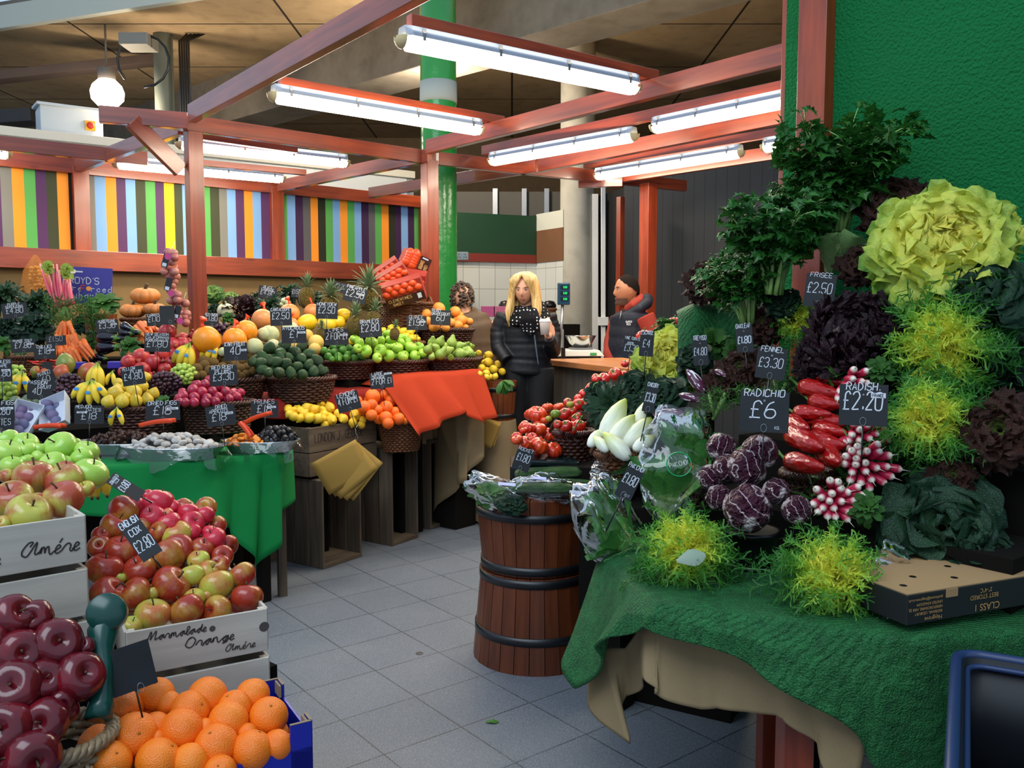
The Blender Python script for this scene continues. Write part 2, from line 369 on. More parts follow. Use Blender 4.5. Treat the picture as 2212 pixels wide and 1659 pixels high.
# white tiled wall -------------------------------------------------
def tilem(n):
    br = n.n('TexBrick'); n.l(n.coord('Object', rot=(R(90), 0, 0)), br.inputs['Vector']); br.offset = 0; br.inputs['Scale'].default_value = 1
    br.inputs['Brick Width'].default_value = .2; br.inputs['Row Height'].default_value = .25; br.inputs['Mortar Size'].default_value = .003
    br.inputs['Color1'].default_value = lin('#d9dbd3'); br.inputs['Color2'].default_value = lin('#d2d4cc'); br.inputs['Mortar'].default_value = lin('#8f9189')
    return n.done(br.outputs[0], .2, .5)
M_tile = mat('white wall tiles', tilem)
TY = 10.2
def pt(px, Y): p = P(px, 688, Y); return (p.x, p.y)
def zz(py, Y, px=1106): return P(px, py, Y).z
a, b = pt(930, TY - .25), pt(1158, TY + .25)
struct(wallbox('wall_tiled', a, b, 0, zz(565, TY), M_tile)); c2 = pt(1215, TY - .2)
struct(wallbox('wall_tiled_return', b, c2, 0, zz(565, TY), M_tile))
o = wallbox('trim_4', (a[0], a[1] - .03), (b[0], b[1] - .03), zz(566, TY), zz(548, TY), plain('red painted rail', '#7c2c20', .5), .1); struct(o)
o = wallbox('green_board', (a[0], a[1] - .03), (b[0], b[1] - .03), zz(548, TY), zz(462, TY), plain('dark green board', '#0d3a20', .6), .06); tag(o, 'dark green board above the white tiled wall', 'board')
o = wallbox('plywood_panel', (b[0], b[1] - .02), (c2[0], c2[1] - .02), zz(565, TY), zz(495, TY), plain('brown plywood', '#7a5234', .7, var=.2), .04); tag(o, 'brown plywood panel between green board and concrete column', 'panel')
o = wallbox('cream_board', (b[0], b[1] - .02), (c2[0], c2[1] - .02), zz(495, TY), zz(458, TY), plain('cream panel', '#cfd0c0', .6), .04); tag(o, 'cream board above brown plywood beside concrete column', 'board')
fr = wallbox('partition_frame', pt(930, 11), pt(1215, 11), zz(466, 11), zz(414, 11), plain('mesh panel', '#5b5850', .8), .03); tag(fr, 'metal framed partition above the green board', 'partition')
for px in (1070, 1132, 1180): 
    x, y = pt(px, 10.95); mb = MB(); mb.box((0, 0, 0), (.06, .04, .36)); o = mk('upright', mb, M_steelr, sm=False); o.parent = fr; Mi = fr.matrix_basis.inverted(); o.location = Mi @ V((x, y, zz(440, 11)))
mb = MB(); p = P(998, 553, TY - .38); mb.box((0, 0, 0), (.15, .03, .09)); o = mk('socket', mb, plain('grey socket plate', '#6d7f88', .4), loc=p, sm=False, bev=.004); tag(o, 'grey double power socket on the red rail', 'socket')
mb = MB()
for s in (-.035, .035):
    for q in ((0, .02), (-.012, -.012), (.012, -.012)): mb.box((s + q[0], -.018, q[1]), (.007, .006, .008))
mk('socket_holes', mb, M_black, o, sm=False)
# dark boarding behind the man ------------------------------------
def darkm(n):
    br = n.n('TexBrick'); n.l(n.coord('Object', rot=(R(90), 0, 0)), br.inputs['Vector']); br.offset = 0; br.inputs['Scale'].default_value = 1; br.inputs['Brick Width'].default_value = .115; br.inputs['Row Height'].default_value = 9; br.inputs['Mortar Size'].default_value = .004
    br.inputs['Color1'].default_value = lin('#2c3033'); br.inputs['Color2'].default_value = lin('#2f3337'); br.inputs['Mortar'].default_value = lin('#1d2023'); n.bump(br.outputs['Fac'], -.4, .004); return n.done(br.outputs[0], .6, .3)
M_dkb = mat('dark grey tongue and groove', darkm)
struct(wallbox('wall_boarded', pt(1345, 8.9), pt(1830, 7.4), 0, 2.95, M_dkb))
struct(wallbox('wall_dark', pt(1283, 10.4), pt(1350, 9.6), 0, 2.85, plain('black partition', '#141516', .7)))
o = beam_between(P(1285, 900, 10.0), P(1285, 420, 10.0), .07, .1, 'trim_5', M_white); struct(o)
o = beam_between(P(1303, 900, 9.2), P(1303, 400, 9.2), .045, .045, 'conduit', M_white); tag(o, 'white vertical conduit pipe with junction box', 'pipe')
mb = MB(); mb.box((0, 0, 0), (.11, .05, .09)); o2 = mk('junction_box', mb, M_white, sm=False, bev=.004); o2.parent = o; o2.location = o.matrix_basis.inverted() @ P(1303, 694, 9.15); o2.rotation_euler = o.rotation_euler.to_matrix().inverted().to_euler()
# white kiosk behind the stripes -----------------------------------
M_kiosk = plain('white kiosk panel', '#ccd2d2', .4)
ka, kb = PZ(-260, 245, 3.3), PZ(893, 372, 3.3)
struct(wallbox('wall_kiosk', ka, kb, 0, 3.3, M_kiosk)); kd = (kb - ka).normalized(); kn = V((-kd.y, kd.x, 0))
struct(wallbox('wall_kiosk_side', kb, kb + kn * 2.5, 0, 3.3, M_kiosk))
mb = MB(); rot = Matrix.Rotation(atan2(kd.y, kd.x), 3, 'Z'); mb.box((ka + kb) / 2 + V((0, 0, -.04)) - kn * .02, ((kb - ka).length, .06, .09), rot); struct(mk('trim_6', mb, plain('cream capping', '#d8d4c4', .5), sm=False, bev=.004))
t = (PZ(160, 300, 3.3) - ka).dot(kd); bp = ka + kd * t + kn * .5
t = emp('electrical_cabinet', bp, 'pale grey electrical cabinet with red switch on kiosk roof', 'cabinet', rot=(0, 0, atan2(kd.y, kd.x)))
mb = MB(); mb.box((0, 0, .17), (.60, .4, .34)); mb.add([(-.33, -.23, .33), (.33, -.23, .33), (.33, .23, .36), (-.33, .23, .36), (-.33, -.23, .36), (.33, -.23, .36), (.33, .23, .39), (-.33, .23, .39)], [(0, 3, 2, 1), (4, 5, 6, 7), (0, 1, 5, 4), (1, 2, 6, 5), (2, 3, 7, 6), (3, 0, 4, 7)])
mk('cabinet_body', mb, plain('pale grey enamel', '#b9c2c6', .4), t, sm=False, bev=.006)
mb = MB(); mb.box((.17, -.21, .17), (.1, .02, .1)); mk('switch_plate', mb, plain('yellow plastic', '#e0a41c', .4), t, sm=False)
mb = MB(); mb.lathe([(.035, 0), (.035, .03), (.025, .04)], 16); mk('red_switch', mb, plain('red plastic', '#c22a1c', .4), t, (.17, -.22, .17), (R(90), 0, 0))
# hanging globe lamp ------------------------------------------------
def emis(name, col, s):
    def f(n):
        e = n.n('Emission'); e.inputs[0].default_value = lin(col); e.inputs[1].default_value = s; n.l(e.outputs[0], n.out.inputs[0]); return n.m
    return mat(name, f)
lp = P(232, 205, 9.6); t = emp('pendant_lamp', (lp.x, lp.y, CZ), 'glowing opal pendant lamp hanging from the concrete ceiling', 'lamp')
mb = MB(); h = CZ - lp.z; mb.tube([(0, 0, 0), (0, 0, -h + .28)], .012, 6); mb.lathe([(.09, -h + .15), (.095, -h + .28), (.03, -h + .3)], 20); mk('lamp_holder', mb, plain('brown lamp holder', '#6b6258', .6), t)
mb = MB(); mb.lathe([(.0, -h - .13), (.10, -h - .12), (.165, -h - .05), (.175, -h + .03), (.15, -h + .1), (.09, -h + .16)], 24); mk('opal_globe', mb, emis('opal glass glow', '#ffeedd', 9), t)
l = bpy.data.lights.new('globe_light', 'POINT'); l.energy = 120; l.color = (1, .8, .6); l.shadow_soft_size = .2; lo = bpy.data.objects.new('globe_light', l); COL.objects.link(lo); lo.parent = t; lo.location = (0, 0, -h - .25)
for q_ in ((950, 150, 9.0),):  # extra lamp, added out of view to brighten the back of the hall
    lq = P(*q_); t2 = emp('pendant_lamp', (lq.x, lq.y, CZ), 'added unseen pendant lamp behind the green column, brightening the back', 'lamp')
    h2 = CZ - lq.z; mb = MB(); mb.tube([(0, 0, 0), (0, 0, -h2 + .2)], .012, 6); mk('lamp_holder', mb, plain('brown lamp holder', '#6b6258', .6), t2); mb = MB(); mb.lathe([(0, -h2 - .13), (.09, -h2 - .1), (.12, -h2), (.09, -h2 + .12), (.02, -h2 + .2)], 20); mk('opal_globe', mb, emis('opal glass glow', '#ffeedd', 9), t2)
    l = bpy.data.lights.new('globe_light', 'POINT'); l.energy = 150; l.color = (1, .84, .66); l.shadow_soft_size = .15; lo = bpy.data.objects.new('globe_light', l); COL.objects.link(lo); lo.parent = t2; lo.location = (0, 0, -h2 - .3)
# cable tray, sensor, ceiling light box -----------------------------
o = beam_between(P(-200, 190, 9.), P(348, 128, 10.5), .3, .09, 'cable_tray', plain('rusty cable tray', '#3a2d26', .8)); tag(o, 'long dark cable tray running under concrete ceiling', 'cable tray')
o = beam_between(P(-60, 262, 11), P(80, 252, 11), .3, .16, 'roof_duct', plain('dark steel', '#26282a', .6)); tag(o, 'dark steel duct on the kiosk roof beside cabinet', 'duct')
mb = MB(); mb.box((0, 0, 0), (.3, .3, .12)); p = P(300, 92, 9.2); o = mk('junction_box', mb, plain('grey box', '#77766c', .6), loc=(p.x, p.y, p.z), sm=False, bev=.01); tag(o, 'grey ceiling junction box with looped cable', 'junction box')
mb = MB(); mb.tube([(.06 + .27 * sin(t_), -.05, -.2 - .27 * cos(t_)) for t_ in [i * .42 for i in range(14)]], .014, 6); mk('cable_loop', mb, M_black, o)
# ================================================================ canopy
BZ = 2.63
def B(x0, y0, x1, y1, z=BZ, w=.05, h=.10, ext=(0, 0), lab='', name='roof_beam', m=None, grp=None, z2=None):
    a, b = PZ(x0, y0, z), PZ(x1, y1, z if z2 is None else z2); d = (b - a).normalized(); a -= d * ext[0]; b += d * ext[1]
    o = beam_between(a, b, w, h, name, m or M_red); return tag(o, lab, 'beam', grp)
P1 = PZ(414, 268, BZ); P2 = PZ(927, 338, BZ)
B(405, 266, 925, 341, lab='red canopy beam joining the tall front post to the corner post', ext=(.1, .05))
B(420, 243, 880, -14, lab='long pale lit red canopy beam slanting up out of frame', ext=(.05, 1.6), h=.105)
B(925, 318, 1700, 118, lab='long pink lit canopy beam from corner post to green wall', ext=(0, .15))
B(905, 50, 1408, 163, z=2.71, h=.055, w=.05, lab='red batten above the nearest upper strip light', ext=(.05, .03), name='light_batten')
B(622, 180, 1078, 260, z=2.71, h=.055, w=.05, lab='red batten above the second upper strip light', ext=(.05, .03), name='light_batten')
B(945, 343, 1480, 402, lab='orange red beam running from corner post towards dark boarding')
B(1045, 326, 1698, 187, z=2.71, h=.07, lab='red batten carrying two strip lights towards green wall', ext=(0, .1), name='light_batten')
B(1167, 358, 1698, 249, lab='pink canopy beam below the middle batten', ext=(0, .1))
B(1264, 356, 1694, 283, z=2.71, h=.06, lab='thin pink batten above the lowest strip light', ext=(0, .1), name='light_batten')
B(1290, 390, 1690, 328, lab='orange lit beam behind the lowest strip light', ext=(0, .1))
B(800, 417, 1140, 362, lab='pink beam end above the far striped panel', ext=(0, .1))
B(1250, 396, 1345, 393, z=2.58, lab='pink beam end in front of the concrete column', h=.08)
B(214, 247, 405, 262, lab='cantilevered beam end left of the tall front post')
B(392, 274, 165, 360, lab='beam running back from tall front post to striped wall', ext=(0, .05))
B(-60, 303, 317, 343, lab='red beam crossing the left side above striped panels')
B(432, 292, 640, 322, lab='second red beam behind the front beam', h=.06)
B(430, 352, 660, 373, z=2.6, h=.045, lab='red batten above the left rear strip light', name='light_batten')
B(604, 402, 928, 336, lab='beam from striped wall post to stall corner post')
def postZ(p, z0, z1, w, name, lab, cat='post'):
    mb = MB(); mb.box((0, 0, (z1 - z0) / 2), (w, w, z1 - z0)); o = mk(name, mb, M_redv, loc=(p[0], p[1], z0), rot=(0, 0, R(38)), sm=False, bev=.003); return tag(o, lab, cat)
postZ(P1 + V((0, .02, 0)), 0, 2.66, .095, 'canopy_post', 'tall red front post with shallot nets hanging on it')
postZ(P2 + V((0, .02, 0)), 0, 2.6, .10, 'canopy_post', 'red corner post in front of the green column')
p = PZ(1401, 392, 2.6); postZ(p, 0, 2.58, .11, 'canopy_post', 'red post standing behind the man')
p = P(1340, 500, 8.6); postZ(p, 0, 2.6, .06, 'canopy_post', 'slim dark red post left of the man')
ba, bb = PZ(285, 262, 2.60), P(391, 368, P1.y - .02); o = beam_between(ba, bb, .05, .1, 'corner_brace', M_red); tag(o, 'short diagonal red brace under the cantilevered beam', 'brace')
# striped wall -------------------------------------------------------
WA, WC = PZ(165, 360, BZ), PZ(905, 437, BZ); wd = (WC - WA).normalized(); wn = V((-wd.y, wd.x, 0))
def onwall(px, py, off=0.): return hitplane(px, py, WA + wn * off, wn)
WL = WA - wd * 1.4; WR = WC + wd * .12
o = beam_between(WL, WR, .07, .12, 'wall_head_rail', M_red); tag(o, 'red head rail above the striped panels', 'rail')
z = onwall(450, 574).z; L_, R_ = V((WL.x, WL.y, z)), V((WR.x, WR.y, z))
o = beam_between(L_ - wn * .04, R_ - wn * .04, .07, .16, 'wall_sill_rail', M_red); tag(o, 'wide red rail below the striped panels', 'rail')
zt, zb = BZ - .06, z + .08
for px, w_ in ((174, .12), (595, .12), (912, .1)):
    q = onwall(px, 450); mb = MB(); mb.box((0, 0, .95), (w_, .06, BZ - z)); o = mk('wall_post', mb, M_redv, loc=(q.x - wn.x * .03, q.y - wn.y * .03, (BZ + z) / 2 - .95), rot=(0, 0, atan2(wd.y, wd.x)), sm=False, bev=.003)
    tag(o, 'red post between striped panels, ' + {174: 'nearest the rhubarb', 595: 'above the black cabbage', 912: 'beside the corner post'}[px], 'post')
SC = dict(p='#54305a', g='#7c7a72', o='#f7952a', G='#5aa652', d='#3c4128', k='#16140f', b='#7fabdc', y='#fbbd1e', D='#2a2b1c', P='#3d2146', q='#5c5a5c')
smats = {k: mat('stripe ' + k, lambda n, c=c: n.done(c, .6, .3)) for k, c in SC.items()}; skeys = list(SC)
def panel(bounds, keys, label, ext=0):
    xs = [(onwall(b, 470) - WA).dot(wd) for b in bounds]; xs[0] -= ext; mb = MB()
    for i, k in enumerate(keys):
        mb.cur = skeys.index(k); a, b = WA + wd * xs[i], WA + wd * xs[i + 1]; dd = wn * .03
        mb.hexa([V((p.x, p.y, zb)) for p in (a, b, b + dd, a + dd)] + [V((p.x, p.y, zt)) for p in (a, b, b + dd, a + dd)])
    tag(mk('striped_panel', mb, [smats[k] for k in skeys], sm=False), label, 'panel')
c2_ = lambda l: [x / 3.456 for x in l]; c5_ = lambda l: [580 + x / 3.814 for x in l]
panel(c2_([0, 15, 100, 190, 275, 355, 435, 520, 560]), 'pgoGpdok', 'leftmost striped panel of grey orange green and purple bands', .6)
panel(c2_([645, 715, 795, 875, 945, 1018, 1092, 1165, 1230, 1305, 1365, 1435, 1510, 1572, 1640, 1698, 1762, 1825, 1888, 1950, 2015]), 'gbopbdGpydboGdgbpobp', 'middle striped panel crossed by the tall front post')
panel(c5_([110, 155, 222, 285, 348, 408, 470, 530, 590, 650, 708, 765, 825, 878, 932, 990, 1042, 1092, 1148, 1200, 1245]), 'GbPqoDGboGbPqGoDPbPG', 'right striped panel behind the pineapples')
o = beam_between(V((WL.x, WL.y, (z - .02) / 2)) + wn * .02, V((WR.x, WR.y, (z - .02) / 2)) + wn * .02, .02, z - .02, 'hessian_backing', cloth('hessian wall', '#806640', '#967a50', sc=120, bump=.002)); tag(o, 'tan hessian hung below the striped panels', 'sacking')
# strip lights --------------------------------------------------------
M_tube = emis('fluorescent tube', '#fff3dc', 15)
M_diff = mat('clear ribbed diffuser', lambda n: n.done('#fff6e4', .12, .5, Transmission_Weight=1., IOR=1.1))
M_hous = plain('pale grey housing', '#a9b3c2', .35)
LW = 9.5
def strip(x0, y0, x1, y1, label, z=2.60, w=.10, cut0=False):
    a, b = PZ(x0, y0, z), PZ(x1, y1, z); d = b - a; L = d.length; an = atan2(d.y, d.x)
    t = emp('strip_light', (a + b) / 2 + V((0, 0, .06)), label, 'strip light', 'fluorescent strip lights under the canopy', rot=(0, 0, an))
    mb = MB(); h = w / 2
    prof = [(-h, -.045), (-h, -.03), (-h * .75, .0), (h * .75, 0), (h, -.03), (h, -.045)]
    def sec(x, k): return [(x, y * k, z_) for y, z_ in prof]
    rows = [sec(-L / 2, .72), sec(-L / 2 + .03, 1), sec(L / 2 - .03, 1), sec(L / 2, .72)]; vs = [p for r in rows for p in r]; n = 6
    mb.add(vs, [(i * n + j, i * n + (j + 1) % n, (i + 1) * n + (j + 1) % n, (i + 1) * n + j) for i in range(3) for j in range(n)] + [(5, 4, 3, 2, 1, 0), tuple(18 + j for j in range(6))]); mk('housing', mb, M_hous, t, sm=False)
    mb = MB(); mb.surf(lambda u, v: V((min(max((u - .5) * L, -L / 2 + .002), L / 2 - .002), cos(pi * v) * h * .96 * (1 - .5 * max(0, abs(u - .5) * 2 - .96) / .04), -.045 - sin(pi * v) * .055 * (1 - .85 * max(0, abs(u - .5) * 2 - .96) / .04))), 50, 10)
    mk('diffuser', mb, M_tube, t)
    for s in (-1, 1):
        mb = MB(); mb.surf(lambda u, v: V((s * (L / 2 - .004 + sin(u * pi / 2) * .035), cos(pi * v) * h * .9 * cos(u * pi / 2 * .9), -.045 - sin(pi * v) * .05 * cos(u * pi / 2 * .9))), 5, 8); mk('end_cap', mb, plain('warm lit end cap', '#e8d9a4', .25), t)
    for i in range(4):
        x = (-.44 + .293 * i) * L
        for s in (-1, 1): mb = MB(); mb.box((x, s * h * 1.02, -.035), (.014, .008, .05)); mk('clip', mb, M_steelr, t, sm=False)
    l = bpy.data.lights.new('tube_glow', 'AREA'); l.shape = 'RECTANGLE'; l.size = L; l.size_y = .08; l.energy = LW * L; l.color = (1, .86, .66)
    lo = bpy.data.objects.new('tube_glow', l); COL.objects.link(lo); lo.parent = t; lo.location = (0, 0, -.115)
    for s in (-1, 1):
        l = bpy.data.lights.new('tube_spill', 'AREA'); l.shape = 'RECTANGLE'; l.size = L; l.size_y = .03; l.energy = LW * L * .6; l.color = (1, .84, .62); lo = bpy.data.objects.new('tube_spill', l); COL.objects.link(lo); lo.parent = t; lo.location = (0, s * (h + .02), -.04); lo.rotation_euler = (R(180 - s * 35), 0, 0)
strip(868, 88, 1372, 190, 'nearest upper strip light, under batten at top of picture', w=.105)
strip(590, 207, 1036, 280, 'second upper strip light, hung between pale beam and pink beam')
strip(1062, 348, 1370, 294, 'strip light at near end of the middle batten')
strip(1414, 276, 1720, 214, 'strip light beside the green wall edge')
strip(1290, 380, 1600, 330, 'lowest strip light in front of orange lit beam')
strip(1652, 318, 1800, 295, 'strip light end peeping out by the celery leaves')
strip(388, 312, 748, 352, 'long strip light crossing behind the tall front post')
strip(250, 354, 610, 386, 'rear strip light just above the middle striped panel')
strip(-250, 308, 18, 333, 'strip light end cut off at left edge')
# ================================================================ produce kinds
random.seed(7)
def applemat(name, base, blush, lo=.35, hi=.7, dots='#e8d8a0', rough=.25):
    def f(n):
        c = n.coord('Object'); r = n.rand(); off = n.n('VectorMath', operation='ADD'); n.l(c, off.inputs[0]); cm = n.n('CombineXYZ')
        for i in range(3): n.l(n.math('MULTIPLY', r, 31. + i * 7), cm.inputs[i])
        n.l(cm.outputs[0], off.inputs[1]); big = n.noise(.75, 1, off.outputs[0]); st = n.noise(1., 3, n.coord('Object', (7, 7, .8)))
        fac = n.math('ADD', n.math('MULTIPLY', big, 1.), n.math('ADD', n.math('MULTIPLY', st, .28), n.math('MULTIPLY', r, .16)))
        k = n.ramp(fac, [(lo, 0.), (hi, 1.)]); col = n.mix(k, base, blush)
        vo = n.n('TexVoronoi'); vo.inputs['Scale'].default_value = 9; n.l(c, vo.inputs[0]); col = n.mix(n.ramp(vo.outputs[0], [(.03, .5), (.09, 0.)]), col, dots)
        return n.done(col, rough, .5, Coat_Weight=.15)
    return mat(name, f)
A_green = applemat('green apple skin', '#8fc03a', '#b4d45c', .4, .9, '#d8e890')
A_jona = applemat('yellow green apple with red blush', '#b9b64c', '#a8482e', .5, .78)
A_cox = applemat('orange red apple skin', '#bb9438', '#a2301e', .40, .74)
A_coxg = applemat('yellow apple skin', '#b8b848', '#c46a38', .62, .95)
A_pink = applemat('pink apple skin', '#dca06a', '#c8283c', .34, .56)
A_red = applemat('deep red apple skin', '#7c1420', '#5c0e1a', .4, .7, '#b04848', .2)
A_bram = applemat('bright green cooking apple skin', '#88c032', '#a4d046', .4, .9, '#c8e080')
def citrus(name, a, b, rough=.38, sc=16., bs=.25):
    def f(n):
        c = n.coord(); v = n.n('TexVoronoi'); v.inputs['Scale'].default_value = sc; n.l(c, v.inputs[0]); n.bump(v.outputs[0], bs, .05)
        return n.done(n.mix(n.math('ADD', n.math('MULTIPLY', n.noise(1.5, 2, c), .6), n.math('MULTIPLY', n.rand(), .5)), a, b), rough, .5)
    return mat(name, f)
C_or = citrus('orange peel', '#f06a0a', '#fb8a1c'); C_or2 = citrus('deep orange peel', '#ef5a0c', '#fb7c1a')
C_lem = citrus('lemon peel', '#e8b414', '#f6d43c'); C_lime = citrus('lime peel', '#2c6b22', '#5f9a30'); C_grap = citrus('grapefruit peel', '#e8882c', '#f0a040')
def skin(name, a, b, rough=.4, sc=3., **k):
    return mat(name, lambda n: n.done(n.mix(n.ramp(n.math('ADD', n.noise(sc, 4, n.coord()), n.math('MULTIPLY', n.math('SUBTRACT', n.rand(), .5), .35)), [(.35, 0.), (.65, 1.)]), a, b), rough, .5, **k))
M_stem = plain('brown stem', '#4a3820', .8); M_gstem = plain('green stem', '#4f7a2c', .5); M_calyx = plain('dried calyx', '#5a4a30', .9)
def prof_apple(n=13, sq=.86, top=.3, bot=.16, sh=.08):
    o = []
    for i in range(n + 1):
        p = pi * i / n; r = sin(p) * (1 + sh * -cos(p)); z = -cos(p) * sq
        z += -top * math.exp(-(r / .3) ** 2) if p > pi / 2 else bot * math.exp(-(r / .22) ** 2)
        o.append((max(r, .0), z))
    return o
def fruit(name, prof, m, n=20, fn=None, parts=(), sm=True):
    mb = MB(); mb.lathe(prof, n, fn); o = mk(name, mb, m, link=False)
    for pn, pmb, pm in parts: p = mk(pn, pmb, pm, link=False); p.parent = o
    return o
def stem(z0, L, r=.05, bend=.12, m=None):
    mb = MB(); mb.tube([(0, 0, z0), (bend * .3, 0, z0 + L * .5), (bend, 0, z0 + L)], [r, r * .8, r * 1.2], 6); return ('stem', mb, m or M_stem)
def apple(name, m, **k): return fruit(name, prof_apple(**k), m, 20, lambda t, i: 1 + .025 * cos(5 * t) * (1 - i / 13) * (1 if i else 0), [stem(.5, .5)])
F_green = apple('green_apple', A_green); F_jona = apple('blushed_apple', A_jona); F_cox = apple('russet_red_apple', A_cox); F_coxg = apple('yellow_apple', A_coxg)
F_pink = apple('pink_apple', A_pink, sq=.92); F_bram = apple('cooking_apple', A_bram, sq=.82)
F_red = fruit('red_apple', [(r * (1 + .06 * z), z * 1.12) for r, z in prof_apple(14, .95, .35, .3, .14)], A_red, 22, lambda t, i: 1 + .06 * cos(5 * t) * (1 - i / 14), [stem(.7, .35)])
def disc(z, r, n=5, s=.5): mb = MB(); mb.lathe([(0, z - .02), (r, z), (r * .5, z + .03), (0, z + .04)], n * 2, lambda t, i: 1 if int(round(t / (pi / n))) % 2 else s); return mb
def sph(sq=1., n=12, d=.0): return [(sin(pi * i / n), -cos(pi * i / n) * sq - (d * math.exp(-(sin(pi * i / n) / .2) ** 2) if i > n / 2 else 0)) for i in range(n + 1)]
F_or = fruit('orange', sph(.96, 14, .06), C_or, 22, None, [('navel', disc(.91, .09), plain('orange stalk scar', '#9a6a1c', .8))])
F_or2 = fruit('large_orange', sph(.96, 12, .06), C_or2, 18, None, [('navel', disc(.91, .09), plain('orange stalk scar', '#9a6a1c', .8))])
F_grap = fruit('grapefruit', sph(.92, 12, .08), C_grap, 18)
lem = lambda e: [(0, -1.25), (.12, -1.2), (.2, -1.08), (.45, -.92), (.78, -.6), (.97, -.2), (1, .1), (.9, .5), (.62, .85), (.3, 1.08), (.2, 1.2), (.14, 1.3), (0, 1.34)]
F_lem = fruit('lemon', [(r * .9, z * .9) for r, z in lem(0)], C_lem, 16); F_lime = fruit('lime', [(r * .92, z * .82) for r, z in lem(0)], C_lime, 14)
F_quin = fruit('quince', [(r * (1 + .1 * sin(z * 3)), z * .86) for r, z in lem(0)], skin('quince skin', '#e8c428', '#d8b81c', .5), 14, lambda t, i: 1 + .06 * cos(3 * t))
F_avo = fruit('avocado', [(0, -1.02), (.4, -.95), (.75, -.7), (.95, -.3), (1, .05), (.9, .45), (.72, .85), (.5, 1.15), (.28, 1.36), (0, 1.42)], citrus('avocado skin', '#1e3a1c', '#2f5a2a', .32, 12, .5), 16, None, [('stem_button', disc(1.4, .08), M_calyx)])
F_kiwi = fruit('kiwi_fruit', sph(1.2, 12), mat('kiwi fuzz', lambda n: n.bump(n.noise(30, 2, n.coord()), .6, .05).done(n.mix(n.noise(8, 3, n.coord()), '#6a5030', '#96763e'), .85, .2)), 14, None, [('crown', disc(1.18, .16), M_calyx)])
F_plum = fruit('red_plum', sph(1.02, 12, .1), skin('red plum skin', '#8e1a38', '#b02a48', .3), 14, lambda t, i: 1 - .05 * math.exp(-((t - pi) / .3) ** 2))
F_yplum = fruit('yellow_plum', [(0, -.95), (.5, -.85), (.88, -.5), (1, -.1), (.9, .3), (.66, .65), (.4, .95), (.16, 1.15), (0, 1.18)], skin('pale yellow skin', '#e2c63e', '#d0b030', .4), 16, None, [stem(1.12, .25, .04)])
F_fig = fruit('blue_fig', sph(.92, 12), skin('bloomed blue purple skin', '#6a6e8e', '#80688a', .7, 2.), 16)
F_pass = fruit('passion_fruit', sph(.98, 10), skin('grey green rind', '#55644c', '#717a5c', .5), 14)
pp = [(0, -1.), (.4, -.95), (.78, -.72), (.98, -.35), (1, 0), (.88, .4), (.64, .75), (.45, 1.05), (.34, 1.35), (.2, 1.52), (0, 1.55)]
F_pear = fruit('green_pear', pp, skin('pear skin', '#7c9a3a', '#96b04c', .42, 2.), 16, None, [stem(1.5, .45, .05, .2)])
cr = MB(); cr.lathe([(.12, .9), (.2, 1.0), (.22, 1.12), (.34, 1.34)], 12, lambda t, i: 1 if i < 3 else (1.1 if int(round(t / (pi / 6))) % 2 else .55))
F_pom = fruit('pomegranate', sph(.95, 12), skin('pomegranate rind', '#a82430', '#cc4a3e', .35, 1.4), 16, lambda t, i: 1 + .03 * cos(5 * t), [('crown', cr, skin('pomegranate crown', '#b04a34', '#8e2c28'))])
F_mango = fruit('mango', [(r * .9, z * 1.0) for r, z in lem(0)[:1] + [(.3, -1.15)] + lem(0)[3:10] + [(0, 1.15)]], skin('mango skin', '#b5522e', '#7c8a38', .35, 1.), 16, None, [stem(1.1, .15, .06)])
F_mel_y = fruit('yellow_honeydew_melon', sph(1.22, 14), skin('yellow melon rind', '#f6c010', '#fbd02c', .35), 22)
F_mel_p = fruit('pale_melon', sph(.95, 14), skin('pale melon rind', '#c9c69a', '#b2b884', .6, 2.), 22, lambda t, i: 1 + .02 * cos(10 * t))
F_mel_c = fruit('small_yellow_melon', sph(1.02, 14), skin('tan yellow melon rind', '#d8aa4a', '#e2bc60', .6, 6.), 20)
def netm(a, b, net, sc=13):
    def f(n):
        v = n.n('TexVoronoi', feature='DISTANCE_TO_EDGE'); v.inputs['Scale'].default_value = sc; n.l(n.coord('Object', (1, 1, .5)), v.inputs[0]); k = n.ramp(v.outputs[0], [(.02, 1.), (.05, 0.)])
        return n.done(n.mix(k, n.mix(n.noise(1.3, 2, n.coord()), a, b), net), .35, .5)
    return mat('netted melon ' + a, f)
mbn = MB(); mbn.tube([(0, 0, 1.0), (.02, 0, 1.15), (.1, .05, 1.4), (.25, .1, 1.55)], [.25, .09, .12, .3], 8)
F_mel_o = fruit('netted_orange_melon', sph(1.02, 14), netm('#ee8a10', '#f6a018', '#d86a10'), 22, None, [('net_knot', mbn, M_orange_paint)])
F_mel_g = fruit('netted_peach_melon', sph(1.0, 14), netm('#e0873c', '#d8a060', '#e65c20'), 22, None, [('net_knot', mbn, M_orange_paint)])
pm = MB(); pm.tube([(0, 0, .35), (.05, 0, .6), (.15, 0, .8)], [.16, .1, .14], 8)
F_pump = fruit('pumpkin', [(r, z * .62) for r, z in prof_apple(14, .95, .45, .3, 0)], skin('brown orange pumpkin rind', '#b0672a', '#c87c38', .5, 3.), 60, lambda t, i: .88 + .12 * abs(cos(5 * t)) ** .5, [('stalk', pm, M_stem)])
F_aub = fruit('aubergine', [(0, -1), (.5, -.93), (.85, -.6), (1, -.1), (.92, .5), (.74, 1.1), (.6, 1.7), (.5, 2.1), (.3, 2.35), (0, 2.4)], plain('aubergine skin', '#120a18', .12, .6, Coat_Weight=.5), 18, None, [('calyx', MB().lathe([(.55, 2.0), (.5, 2.3), (.2, 2.5), (.14, 2.9), (0, 2.92)], 10, lambda t, i: 1 + (.2 * cos(5 * t) if i == 0 else 0)), M_gstem)])
